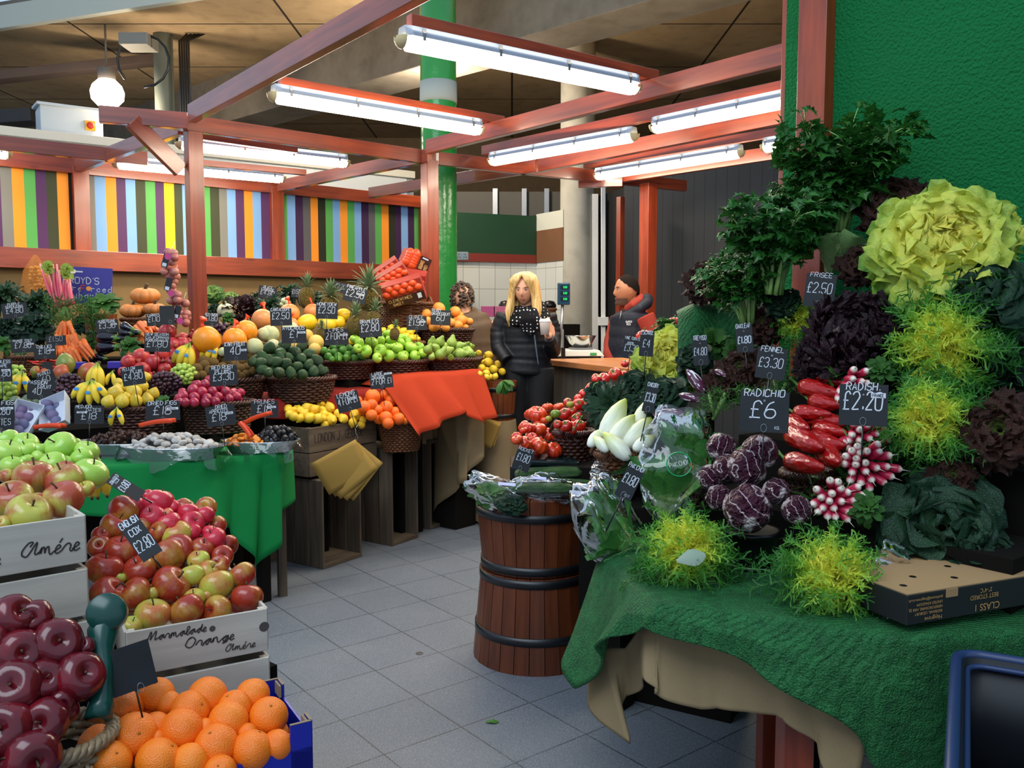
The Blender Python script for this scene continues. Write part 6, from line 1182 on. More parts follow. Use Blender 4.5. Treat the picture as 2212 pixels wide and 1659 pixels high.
# green wall -----------------------------------------------------------------
def wallt(n):
    v = n.noise(95, 1, n.coord()); n.bump(v, .9, .01); return n.done(n.mix(n.noise(2, 3, n.coord()), '#0b6030', '#0e6c38'), .8, .15)
M_wallt = mat('green ribbed wall matting', wallt)
w0 = P(1480, 1200, 2.3) + rv * 1.35; w0.z = 0; wnr = V((-rv.x, -rv.y, 0))
def gw(px, off=0., z=None):
    p = hitplane(px, 688, w0 - rv * off, rv); return V((p.x, p.y, 0 if z is None else z))
a, b = gw(1824), gw(1824) + ru * 3.2; o = wallbox('wall_green', b, a, 0, 3.4, M_wallt, .05); struct(o)
a, b = gw(1699), gw(1824); o = wallbox('wall_green_strip', b, a, 0, 3.4, M_wallt, .05); struct(o)
def wpost(px0, px1, off, th, m, nm, lab, kind=None):
    a, b = gw(px0, off), gw(px1, off); mb = MB(); L = (b - a).length; mb.box((L / 2, -th / 2, 1.7), (L, th, 3.4)); o = mk(nm, mb, m, loc=(a.x, a.y, 0), rot=(0, 0, atan2((b - a).y, (b - a).x)), sm=False, bev=.002); return struct(o) if kind else tag(o, lab, 'post')
wpost(1690, 1700, .0, .05, M_redv, 'edge_batten', 'thin red edge batten of the green wall'); wpost(1737, 1796, .02, .09, M_redv, 'canopy_post', 'thick red post in front of the green wall strip'); wpost(1797, 1807, .0, .03, plain('dark brown batten', '#3a1c14', .6), 'trim_7', '', 1); wpost(1808, 1822, .0, .03, plain('pale green grey trim', '#8fa69a', .5), 'trim_8', '', 1)
# turf covered table -----------------------------------------------------------
TE = [(1302, 1180, 2.42), (1322, 1205, 2.33), (1345, 1240, 2.18), (1380, 1275, 2.05), (1420, 1300, 1.965), (1500, 1312, 1.93), (1640, 1328, 1.88), (1780, 1347, 1.825), (1900, 1366, 1.775), (2000, 1376, 1.75), (2150, 1370, 1.80), (2400, 1350, 1.86)]
TH = [(1224, 1400, 2.34), (1240, 1482, 2.24), (1302, 1416, 2.10), (1306, 1370, 2.06), (1395, 1352, 1.97), (1500, 1385, 1.92), (1640, 1440, 1.85), (1780, 1540, 1.80), (1900, 1648, 1.77), (2000, 1725, 1.80), (2150, 1790, 1.84), (2400, 1850, 1.9)]
TE = [P(*q) for q in TE]; TH = [P(*q) for q in TH]
def wid(p, d, z): q = p + rv * d; return V((q.x, q.y, z))
drape('turf_cloth', [[wid(p, .75, TZ) for p in TE], TE, [TE[i].lerp(TH[i], .45) + V((0, -.02, 0)) for i in range(12)], TH], M_turf, 'green artificial grass matting draped over the salad table', 'matting', 40, 120, .02, 6, .008)
HT = [(1272, 1400, 2.3), (1300, 1400, 2.2), (1350, 1400, 2.16), (1392, 1340, 2.06), (1420, 1340, 2.02), (1500, 1360, 2.0), (1600, 1390, 1.95), (1690, 1440, 1.9), (1760, 1500, 1.86), (1870, 1600, 1.8)]
HB = [(1268, 1518, 2.28), (1348, 1602, 2.12), (1354, 1500, 2.2), (1402, 1462, 2.0), (1410, 1496, 1.98), (1500, 1527, 1.98), (1610, 1532, 1.95), (1700, 1550, 1.9), (1760, 1612, 1.86), (1830, 1720, 1.8)]
drape('hessian_skirt', [[P(*q) for q in HT], [P(*q) for q in HB]], M_hess, 'tan hessian skirt hanging below the artificial grass', 'sacking', 20, 90, .012, 7)
p = P(1716, 1600, 2.0); t = emp('display_table', (p.x, p.y, 0), 'dark table under the artificial grass', 'table')
for dx, dy in ((0, 0), (.7, .0), (.1, .5), (.8, .6)): mb = MB(); mb.box((dx, dy, (TZ - .05) / 2), (.07, .07, TZ - .05)); mk('leg', mb, M_redv, t, sm=False)
mb = MB(); mb.box((0, 0, 0), (.9, .7, .02)); mk('tabletop', mb, M_cratev, t, V((RS.q.x, RS.q.y, TZ - .03)) + rv * .6 + ru * .12 - V((p.x, p.y, 0)), (0, 0, atan2(ru.y, ru.x)), sm=False)
# barrel -------------------------------------------------------------------------
M_bar2 = mwood('reddish barrel staves', '#4e2512', '#74391c', .38, 2, '#38190c')
bc = P(1160, 1480, 3.27); bc = V((bc.x, bc.y + .25, 0))
t = emp('stacked_barrel', bc, 'waisted brown barrel of two stacked half tubs', 'barrel'); n = 26
for part, (z0, z1, r0, r1) in (('lower_staves', (0, .375, .262, .228)), ('upper_staves', (.38, .69, .222, .25))):
    mb = MB()
    for i in range(n):
        a0, a1 = 2 * pi * i / n + .006, 2 * pi * (i + 1) / n - .006; mb.hexa([V((cos(a_) * q, sin(a_) * q, z)) for z, r in ((z0, r0), (z1, r1)) for a_, q in ((a0, r), (a1, r), (a1, r - .02), (a0, r - .02))])
    mk(part, mb, M_bar2, t, sm=False)
for z, r in ((.13, .2505), (.355, .231), (.405, .2255), (.62, .2445)): mb = MB(); mb.lathe([(r - .003, z - .016), (r + .004, z - .016), (r + .0035, z + .016), (r - .002, z + .016)], 56); mk('hoop', mb, M_iron, t)
mb = MB(); mb.lathe([(0, .66), (.235, .66)], 30); mk('lid', mb, M_dark, t)
# films and bags ---------------------------------------------------------------
def bag(px, py, Y, w, h, label, roll=0, seed=1, depth=.35, tilt=20, open_=True, parent=None):
    c = P(px, py, Y); k = Y / F; a, b = w * k / 2, h * k / 2; random.seed(seed); ph = [rnd(0, 6) for _ in range(8)]
    def f(u, v):
        th = 2 * pi * v; s = (u - .5) * 2; q = (1 - abs(s) ** 3) ** .5 if s < 0 else (1 - .35 * s ** 2); r = q * (1 + .10 * sin(th * 5 + ph[0] + s * 4) + .06 * sin(th * 11 + ph[1] - s * 9) + .05 * sin(s * 14 + ph[2] + th * 3)); sq_ = (1 - .75 * max(0, s) ** 2)
        return V((cos(th) * a * r, sin(th) * a * depth * r * sq_ + .01 * sin(s * 9 + ph[3]), s * b + .02 * b * sin(th * 7 + ph[4])))
    mb = MB(); mb.surf(f, 22, 40, wrap=True); o = mk('plastic_bag', mb, M_film, loc=c, rot=(-R(tilt), R(roll), 0)); return tag(o, label, 'bag')
L_pak = leafmat('pak choi leaf', [(.0, '#dce8c0'), (.42, '#b8d488'), (.6, '#5a9a44'), (1., '#2a6a30')], .35, .2, .5)
H_pak = head('pak_choi', L_pak, 1, 15, .36, (.1, .5), .06, 2, (88, 62), (.8, 1.1), (.0, .9), (.0, 1.), 8, 4, .35, lambda u: .5 + .3 * (1 - u) if u < .45 else .55 + .55 * sin((u - .45) / .55 * pi * .85), 11)
pk = ['pak choi head in the front bag, pointing to the barrel', 'pak choi head in the front bag with pale stalks forward', 'upper pak choi in the tall bag', 'lower pak choi in the tall bag', 'pak choi behind the pak choi card']
for (x, y, r, dx, dz, Y), d in zip(((1385, 1195, 125, -.9, .55, 2.42), (1350, 1160, 95, -1, .25, 2.5), (1480, 1060, 150, .15, 1, 2.6), (1440, 1120, 140, -.05, 1, 2.5), (1330, 1120, 80, -.6, .6, 2.65)), pk): dup(H_pak, P(x, y, Y), axis((dx, -.1, dz)), r * Y / F, d, 'bagged pak choi', 'pak choi')
bag(1315, 1135, 2.42, 215, 140, 'clear bag of pak choi overhanging the brown barrel', 62, 3, .45, 20); bag(1462, 1005, 2.5, 150, 260, 'tall clear bag of pak choi with round green label', 8, 5, .4, 15)
c = P(1467, 1003, 2.36); mb = MB(); k = 2.36 / F; mb.tube([(cos(q / 32 * 2 * pi) * 27 * k, 0, sin(q / 32 * 2 * pi) * 26 * k) for q in range(33)], .0022, 5, cap=False); o = mk('round_label', mb, plain('green print', '#1f9a5c', .4), loc=c, rot=(-R(15), 0, 0)); tag(o, 'round green label printed PAK CHOI on the tall clear bag', 'label')
mb = MB(); write(mb, 'PAK CHOI', 0, -3 * k, 9 * k, 42 * k, 1.2 * k, jit=.05); mk('label_lettering', mb, plain('pale print', '#c8d0c8', .5), o, (0, 0, 0), (R(90), R(-12), 0), sm=False)
bag(1078, 1066, 3.32, 150, 62, 'clear bag of herbs hanging over barrel rim', 24, 8, .5, 60); bag(1175, 1060, 3.3, 150, 44, 'film sleeve around the large cucumber', 4, 9, .5, 70); bag(1296, 1026, 2.95, 42, 56, 'small clear bag of red peppers beside chicory basket', 10, 12, .5, 10); bag(1920, 1225, 1.98, 70, 110, 'crumpled clear film between frisee and dark lettuce', 25, 14, .3, 10); bag(1925, 1330, 1.84, 30, 90, 'strip of clear film hanging in front of the black carton', -20, 15, .2, 0)
F_cuc = fruit('cucumber', [(0, -1), (.09, -.97), (.13, -.85), (.15, -.4), (.15, .4), (.13, .85), (.08, .98), (0, 1)], mat('cucumber skin', lambda n: n.bump(n.noise(14, 2, n.coord('Object', (8, 8, 1.5))), .6, .02).done(n.ramp(n.noise(1, 3, n.coord('Object', (14, 14, 1.))), [(.3, '#183a18'), (.7, '#3a6a28')]), .25, .5)), 14)
for x, y, L_, dx, dz, Y, d in ((1185, 1022, 75, 1, .05, 3.45, 'wrapped cucumber along the back of the barrel top'), (1172, 1055, 68, 1, .02, 3.28, 'large wrapped cucumber at the front of the barrel top'), (1240, 1042, 44, 1, -.05, 3.4, 'cucumber nearest the bag of red peppers')): dup(F_cuc, P(x, y, Y), axis((dx, -.1, dz)), (L_ * Y / F * 1.25, L_ * Y / F * 1.25, L_ * Y / F), d, 'cucumbers on the barrel', 'cucumber')
for i, (x, y, dx, dz) in enumerate(((1365, 1005, 1, .2), (1345, 1018, 1, .3), (1350, 1035, .8, .5), (1328, 1042, .9, -.1), (1375, 995, .9, 0), (1318, 1050, .9, -.2))): dup(F_cuc, P(x, y, 2.95), axis((dx, -.2, dz)), (.075, .075, .04), 'baby cucumber behind the pak choi card', 'baby cucumbers behind the pak choi card', 'cucumber')
veg(H_leafy, None, 1060, 1065, 42, 3.34, 'bagged green herbs on the barrel rim', 'herbs', sx=(1.3, 1, .6)); veg(H_sprout, None, 1105, 1088, 38, 3.26, 'bagged dark herbs hanging at the barrel front', 'herbs', sx=(1.3, 1, .5))
mb = MB(); mb.box((0, 0, 0), (.22, .14, .03)); tag(mk('wrapped_tray', mb, plain('dark wrapped tray', '#142224', .15), loc=P(1190, 992, 3.55), rot=(R(8), R(4), .1), bev=.01, sm=False), 'dark film wrapped tray behind the barrel cucumbers', 'tray')
for x, y, w_, d in ((1095, 1046, 38, 'left of the large cucumber'), (1165, 1033, 30, 'above the large cucumber'), (1246, 1064, 32, 'beside the pak choi bag')): mb = MB(); mb.box((0, 0, 0), (w_ * 3.2 / F, .002, 8 * 3.2 / F)); o = mk('printed_label', mb, plain('label white violet', '#c8c8ee', .3), loc=P(x, y, 3.18), rot=(-R(50), R(5), 0), sm=False); tag(o, 'white and violet film label ' + d, 'label')
# tomatoes --------------------------------------------------------------------
basket(1243, 938, 3.55, 88, .13, M_w_dark, 'round dark basket of vine tomatoes', .8, stake=30, handle=True, row=.014, flare=1.25, side='right'); basket(1340, 985, 2.95, 96, .10, M_w_mid, 'round reddish wicker basket under the chicory', .8, stake=30, handle=True, flare=1.35, side='right')
pile(F_beef, Slope(1180, 985, 3.42, 20, 30), 'F', [(680, 510, 86), (765, 452, 50), (855, 450, 50), (615, 620, 62), (685, 635, 76), (780, 675, 68), (515, 715, 50), (590, 740, 62), (700, 765, 84), (815, 800, 74), (570, 640, 36), (640, 700, 50), (740, 560, 40)], 'beef tomatoes', 'ribbed beef tomato', 'the beef tomato heap', up=(.1, -.3, 1), tilt=.5)
pile(F_tom, Slope(1243, 938, 3.5, 15, 42), 'F', [(905, 505, 54), (1015, 430, 52), (1065, 425, 50), (915, 605, 54), (848, 592, 38), (1022, 605, 60), (965, 480, 40), (1000, 545, 46), (930, 410, 38), (1110, 340, 44), (1060, 340, 42), (970, 640, 36), (1080, 600, 36)], 'vine tomatoes in the round basket', 'glossy vine tomato', 'the round basket pile', up=(-.1, -.5, .8), tilt=.4)
pile(F_tom, Slope(1300, 840, 3.9, 30, 40), 'F', [(1215, 235, 70), (1312, 185, 60), (1115, 300, 48), (1195, 285, 46), (1165, 225, 40), (1395, 98, 34), (1380, 180, 34), (1150, 330, 40)], 'vine tomatoes behind the dark leaves', 'vine tomato', 'the rear tomato heap', up=(-.1, -.5, .8), tilt=.4)
for x, y, Y, d in ((1457, 700, 3.7, 'tomato left of the grass covered block'), (1480, 696, 3.7, 'tomato touching the grass covered block'), (1392, 728, 3.9, 'tomato behind the escarol card')): dup(F_tom, P(x, y, Y), None, 19 * Y / F, d, None, 'tomato')
for x, y, r in ((950, 430, 34), (830, 505, 44), (775, 545, 30)): dup(F_gtom, P(*X('F', x, y), 3.5), None, r / 3.77 * 3.5 / F, 'yellow green tomato among the red tomatoes', 'green tomatoes', 'tomato')
mb = MB(); random.seed(3)
for pts in (((980, 640), (1020, 560), (1050, 520)), ((1050, 545), (1000, 500), (960, 540)), ((1130, 300), (1150, 260), (1180, 250))): mb.tube([P(*X('F', *q), 3.36) for q in pts], .003, 5)
tag(mk('tomato_vine', mb, M_gstem), 'green vine stalk across the basket tomatoes', 'stalk')
mb = MB(); mb.box((0, 0, 0), (.30, .24, .10)); tag(mk('black_tray', mb, M_black, loc=(P(1178, 900, 3.62).x, 3.62, .745), sm=False, bev=.01), 'black plastic tray on barrel top holding the beef tomatoes', 'tray')
# chicory ------------------------------------------------------------------------
F_chic = fruit('chicory', [(0, -1), (.12, -.98), (.3, -.8), (.42, -.4), (.44, 0), (.36, .45), (.2, .85), (.06, 1.08), (0, 1.12)], mat('chicory leaf', lambda n: n.done(n.mix(n.ramp(n.noise(1, 2, n.coord('Object', (9, 9, .8))), [(.4, 0.), (.7, .3)]), n.ramp(n.math('ADD', n.math('MULTIPLY', n.sep(n.coord())[2], .5), .5), [(.2, '#f4f4e8'), (.6, '#eef0c8'), (.95, '#c8d060')]), '#b8c860'), .35, .4)), 20, lambda t, i: 1 + .05 * sin(3 * t + i * .4))
for i, (x0, y0, x1, y1, Y) in enumerate(((1220, 690, 1380, 420, 3.0), (1280, 740, 1450, 540, 2.95), (1480, 620, 1620, 400, 3.05), (1400, 760, 1600, 560, 2.95), (1110, 760, 1190, 650, 2.95), (1420, 860, 1240, 680, 2.85), (1250, 800, 1150, 700, 2.9), (1480, 790, 1620, 700, 2.88), (1600, 700, 1700, 600, 3.0))):
    a, b = P(*X('F', x0, y0), Y), P(*X('F', x1, y1), Y + .06); d = b - a; dup(F_chic, (a + b) / 2, axis(d), d.length * .58, ['tallest white chicory leaning at the back', 'white chicory in the middle of the basket', 'white chicory beside the chicory card', 'long white chicory below the chicory card', 'small pale chicory at the left end', 'greenish chicory at the basket front', 'greenish chicory lowest at left', 'yellow green chicory at right front', 'chicory behind the tall clear bag'][i], 'chicory in the wicker basket', 'chicory')
# leafy heads -----------------------------------------------------------------------
H_esc = head('escarole', L_esc, 1, 120, .46, (-.4, 1.9), .42, 2.6, (88, -12), (.32, 1.05), (.0, .35), (.15, 1.), 18, 8, .15, wide, 21, .8)
H_lollo = head('lollo_rosso', L_lollo, 1, 130, .40, (.6, 1.9), .9, 4, (84, -15), (.5, 1.0), (.3, .9), (.5, 1.), 20, 8, .1, wide, 22, .9)
H_oak = head('oak_leaf_lettuce', L_oak, 1, 60, .42, (.5, 1.6), .6, 3, (82, -10), (.45, 1.1), (.0, .7), (.1, 1.), 14, 6, .15, wide, 23, .85)
H_but = head('dark_lettuce', L_dark, 1, 40, .74, (.3, 1.9), .3, 1.7, (80, -12), (.45, 1.1), (.15, .8), (.4, 1.), 14, 8, .3, wide, 24, .8)
H_cos = head('cos_lettuce', leafmat('pale cos leaf', [(.0, '#c8d8a0'), (.5, '#a0c078'), (1., '#6a9a54')], .4, .3, .8), 1, 14, .6, (.1, .6), .15, 3, (90, 60), (.8, 1.1), (.0, .4), (.2, 1.), 8, 8, .5, wide, 25)
H_fr = frisee_head('frisee', 1, 31, 150); H_fr2 = frisee_head('frisee', 1, 32, 150)
T_c = (-.35, -.72, .6)
for src, x, y, r, Y, z, d in ((H_fr, 1480, 1190, 132, 2.12, (-.1, -.62, .78), 'frisee head at front left of the turf table, grey leaf on it'), (H_fr2, 1795, 1245, 145, 1.92, (-.1, -.66, .75), 'frisee head at table front beside black carton'), (H_fr2, 2010, 905, 128, 2.2, (-.45, -.75, .35), 'large yellow frisee below the topmost frisee'), (H_fr, 2040, 745, 150, 2.36, (-.75, -.6, .1), 'topmost frisee with green side to the right'), (H_fr2, 1722, 695, 66, 2.95, (-.4, -.7, .5), 'small frisee under its price card')):
    dup(src, P(x, y, Y), qfrom((rnd(-1, 1), .3, .2), None, z), r * Y / F * 1.14, d, 'frisee heads', 'frisee')
mb = MB(); leaf(mb, (0, 0, 0), (1, .1, .25), (-.2, -1, .6), .075, .045, .3, .04, 2, lambda u, v: .1, 6, 5, -.2); tag(mk('fallen_leaf', mb, plain('grey green leaf underside', '#8fa08c', .5), loc=P(1462, 1212, 1.99)), 'grey green leaf lying on the front left frisee', 'leaf')
def rv_(src, x, y, r, Y, d, cat, z=(-.35, -.7, .6), sx=(1, 1, 1), grp=None): return veg(src, None, x, y, r, Y, d, cat, z, sx, grp)
rv_(H_esc, 2035, 535, 190, 2.5, 'huge yellow hearted escarole against the green wall', 'escarole', (-.3, -.85, .4)); rv_(H_esc, 1445, 775, 100, 3.45, 'yellow escarole behind the escarol card', 'escarole', (-.2, -.8, .5)); rv_(H_esc, 2150, 500, 90, 2.65, 'small green escarole at upper right edge', 'escarole', (.2, -.8, .5))
rv_(H_leafy, 1438, 705, 36, 3.6, 'light green lettuce leaf above the yellow escarole', 'lettuce', (0, -.1, 1)); rv_(H_but, 2125, 640, 120, 2.38, 'dark green lettuce overlapping the huge escarole', 'lettuce'); rv_(H_oak, 1935, 445, 92, 2.85, 'brown red lettuce behind the huge escarole', 'lettuce'); rv_(H_cos, 1790, 590, 100, 2.85, 'pale cos lettuce leaning beside the frisee card', 'lettuce', (.25, -.2, 1)); rv_(H_lollo, 1850, 725, 140, 2.55, 'very dark purple lollo rosso in the middle', 'lettuce'); rv_(H_lollo, 1770, 780, 70, 2.6, 'smaller purple lollo rosso behind the red peppers', 'lettuce'); rv_(H_oak, 1860, 570, 60, 2.7, 'small dark oak leaf lettuce left of huge escarole', 'lettuce')
rv_(H_oak, 1525, 605, 62, 3.35, 'brown oak leaf lettuce on the grass covered block', 'lettuce'); rv_(H_but, 1690, 655, 48, 2.95, 'small dark lettuce below the front celery', 'lettuce'); rv_(H_oak, 1650, 700, 55, 3.0, 'oak leaf lettuce above the oakleaf card', 'lettuce'); rv_(H_leafy, 1545, 745, 55, 3.3, 'spinach leaves beside the treviso card', 'spinach', (0, -.6, .8)); rv_(H_leafy, 1600, 770, 60, 3.2, 'green leaves below the oakleaf card', 'greens'); rv_(H_but, 1500, 775, 50, 3.2, 'dark leaves behind the treviso card', 'greens'); rv_(H_oak, 1600, 800, 68, 2.9, 'oak leaf lettuce left of the fennel card', 'lettuce'); rv_(H_oak, 1560, 825, 52, 2.85, 'small oak leaf lettuce beside the treviso', 'lettuce'); rv_(H_but, 1435, 855, 62, 3.0, 'dark crinkled lettuce behind the chicory card', 'lettuce')
rv_(H_kale, 1320, 880, 72, 3.3, 'dark green chard leaves behind the chicory', 'chard', (-.4, -.7, .4)); rv_(H_but, 1375, 840, 62, 3.4, 'dark blue green leaves left of the chicory card', 'greens', (-.3, -.6, .5)); rv_(H_sprout, 1290, 850, 40, 3.45, 'purple sprouting leaves touching the tomatoes', 'greens'); rv_(H_but, 1390, 900, 48, 3.15, 'pale veined leaves behind the white chicory', 'greens'); rv_(H_but, 2035, 1140, 165, 2.08, 'big dark blue green lettuce on the black carton', 'lettuce', (-.2, -.8, .5)); rv_(H_but, 2130, 1200, 90, 2.0, 'dark lettuce at right end of the black carton', 'lettuce', (.3, -.6, .5)); rv_(H_oak, 2160, 930, 110, 2.1, 'brown oak leaf lettuce at the right edge', 'lettuce', (-.4, -.7, .4)); rv_(H_oak, 2060, 1030, 60, 2.12, 'dark oak leaf lettuce below the yellow frisee', 'lettuce'); rv_(H_but, 2170, 780, 90, 2.5, 'dark greens behind the topmost frisee', 'lettuce'); rv_(H_leafy, 1900, 800, 40, 2.4, 'radish leaves behind the radish card', 'leaves'); rv_(H_leafy, 1872, 1095, 46, 2.12, 'radish leaf beside the lower radish bunch', 'leaves')
cels = [celery('celery', .5, 51), celery('celery', .5, 52)]
for i, (x, y, hpx, Y, z, d) in enumerate(((1810, 500, 300, 2.98, (-.0, -.1, 1), 'tallest celery head against the red post'), (1672, 635, 250, 2.9, (.0, -.15, 1), 'celery head with pale stalk left of the frisee card'), (1615, 700, 190, 3.0, (-.15, -.1, 1), 'leafy celery above the oakleaf card'), (1740, 560, 200, 3.05, (-.1, -.1, 1), 'celery head between the two tall ones'), (1600, 640, 120, 3.2, (-.2, -.1, 1), 'small celery leaning over the grass covered block'))):
    dup(cels[i % 2], P(x, y, Y), qfrom((rnd(-1, 1), rnd(-1, 1), 0), None, z), hpx * Y / F / .5 * .95, d, 'celery heads', 'celery')
p = P(1548, 760, 3.3); mb = MB(); mb.surf(lambda u, v: V(((v - .5) * .26 * (1 + .1 * u), -.02 * sin(v * 8) - .1 * u ** .5 + .12, .19 - .30 * u ** 1.3 - .04 * (2 * v - 1) ** 2)), 12, 24); o = mk('turf_drape', mb, M_turf, loc=p, solid=.02); tag(o, 'green grass covered block behind the treviso card', 'matting')
# fennel -----------------------------------------------------------------------------
for x, y, r, Y, d in ((1548, 868, 36, 2.75, 'feathery fennel behind the tall clear bag'), (1612, 860, 34, 2.75, 'feathery fennel left of the radichio card'), (1690, 825, 46, 2.65, 'fennel with cut stalks below the fennel card'), (1500, 905, 26, 2.8, 'fennel fronds beside the treviso heads')):
    t = emp('fennel', P(x, y, Y), d, 'fennel', 'fennel'); k = Y / F; mb = MB(); sprig_cloud(mb, (0, 0, 0), (r * k * .8, r * k * .5, r * k * .6), 260, .03, .0012, (0, 1)); mk('fronds', mb, L_dill, t); mb = MB()
    for q in range(4): mb.tube([(rnd(-.01, .01), .02, -.06), (rnd(-.03, .03), -.01, rnd(-.01, .03))], .005, 7)
    mk('stalks', mb, plain('pale fennel stalk', '#8fb066', .4), t)
# radicchio -------------------------------------------------------------------------
def radm(n):
    c = n.coord(); w1 = n.n('TexWave', bands_direction='X'); w1.inputs['Scale'].default_value = .55; w1.inputs['Distortion'].default_value = 11; w1.inputs['Detail'].default_value = 4; w1.inputs['Detail Scale'].default_value = 1.; n.l(c, w1.inputs[0])
    k = n.ramp(w1.outputs[1], [(.0, .9), (.02, .6), (.04, 0.)]); k2 = n.ramp(n.noise(.9, 2, n.coord('Object', (1, 1, .6))), [(.60, 0.), (.66, 1.)]); k = n.math('MAXIMUM', k, k2) ; n.bump(n.noise(4, 4, c), .7, .14); return n.done(n.mix(k, n.mix(n.noise(3, 3, c), '#331024', '#571c36'), '#dcc8c8'), .35, .4)
M_rad = mat('radicchio leaf', radm)
F_rad = fruit('radicchio', sph(.95, 16), M_rad, 26, lambda t, i: 1 + .04 * sin(3 * t + i) + .03 * sin(7 * t + 2 * i), [('wrapper_leaves', MB().surf(lambda u, v: V((cos(v * 4) * sin(.5 + u * 2.2) * (1.04 + .06 * u), sin(v * 4) * sin(.5 + u * 2.2) * (1.04 + .06 * u), -cos(.5 + u * 2.2) + .05 * sin(v * 20))), 10, 24), M_rad)])
pile(F_rad, Slope(1610, 1130, 2.1, RA, 50), 'J', [(1560, 190, 150), (1400, 200, 110), (1350, 20, 110), (1660, 70, 135), (1270, 270, 100), (1330, 430, 100), (1790, 380, 100), (1560, 520, 182), (1960, 530, 108)], 'radicchio heads', 'round purple radicchio', 'the radicchio pile', under=False, up=(-.2, -.7, .6), tilt=.8, lab=True)
F_trev = fruit('treviso', [(0, -1), (.14, -.97), (.28, -.7), (.38, -.2), (.36, .3), (.24, .75), (.08, 1.02), (0, 1.05)], mat('treviso leaf', lambda n: n.done(n.mix(n.ramp(n.noise(1., 3, n.coord('Object', (5, 5, 1))), [(.5, 0.), (.56, 1.)]), '#54203c', '#efe8ea'), .35, .4)), 16, lambda t, i: 1 + .08 * sin(4 * t + i))
for i, (x0, y0, x1, y1) in enumerate(((690, 790, 545, 600), (650, 850, 480, 800), (520, 960, 270, 960), (860, 650, 770, 600))):
    a, b = P(*X('G', x0, y0), 2.8), P(*X('G', x1, y1), 2.84); d = b - a; dup(F_trev, (a + b) / 2, axis(d), d.length * .5, ['white ribbed treviso below its card', 'small treviso under the tallest one', 'dark treviso beside the chicory card', 'treviso tip among the oak leaf lettuce'][i], 'treviso heads', 'treviso')
tub_ = []
for z0, z1, r0, r1, y0, d in ((1142, 1215, 58, 44, 0, 'upper black plastic pot under the radicchio'), (1215, 1300, 46, 60, 0, 'lower upturned black plastic pot on the grass matting')):
    a, b = P(1622, z0, 2.22), P(1622, z1, 2.22); h = a.z - b.z; k = 2.2 / F; mb = MB(); mb.lathe([(0, 0), (r1 * k, 0), (r1 * k * 1.02, .006), (r0 * k, h - .014), (r0 * k * 1.07, h - .014), (r0 * k * 1.07, h), (r0 * k * .96, h), (0, h - .01)], 36); tag(mk('black_pot', mb, M_black, loc=b), d, 'pot')
# red pointed peppers ------------------------------------------------------------------
F_pep = mk('red_pepper', MB().tube([(0, 0, 0), (0, 0, .06), (.01, 0, .2), (.03, .01, .5), (.06, .02, .8), (.1, .03, 1.0), (.12, .03, 1.06)], [.09, .17, .2, .18, .13, .07, .01], 14), mat('red pepper skin', lambda n: n.bump(n.noise(5, 2, n.coord('Object', (1, 1, .5))), .35, .06).done(n.mix(n.noise(2, 2, n.coord()), '#980a0c', '#b81614'), .22, .5, Coat_Weight=.3)), link=False); q = mk('stem', MB().tube([(0, 0, .04), (0, 0, -.1), (.06, 0, -.22), (.12, .02, -.3)], [.07, .035, .03, .04], 7), M_gstem, link=False); q.parent = F_pep
for i, (x0, y0, x1, y1) in enumerate(((350, 230, 560, 300), (290, 300, 540, 380), (360, 400, 560, 460), (250, 480, 480, 520), (330, 510, 590, 580), (390, 590, 590, 650), (220, 620, 420, 760), (330, 660, 580, 740), (430, 720, 540, 860), (200, 810, 430, 890), (200, 540, 330, 620), (310, 260, 450, 250), (400, 800, 560, 800))):
    a, b = P(*X('I', x0, y0), 2.42 + .0006 * (600 - y0)), P(*X('I', x1, y1), 2.34 + .0006 * (600 - y1)); d = b - a; dup(F_pep, a, axis(d, (0, -.5, 1)), d.length * 1.05, f'long red pepper, {ORD[i]} from the top of the pepper heap', 'long red peppers between the cards', 'pepper')
o = basket(1760, 1030, 2.3, 110, .10, M_w_dark, 'dark basket under the long red peppers', .8, side='right')
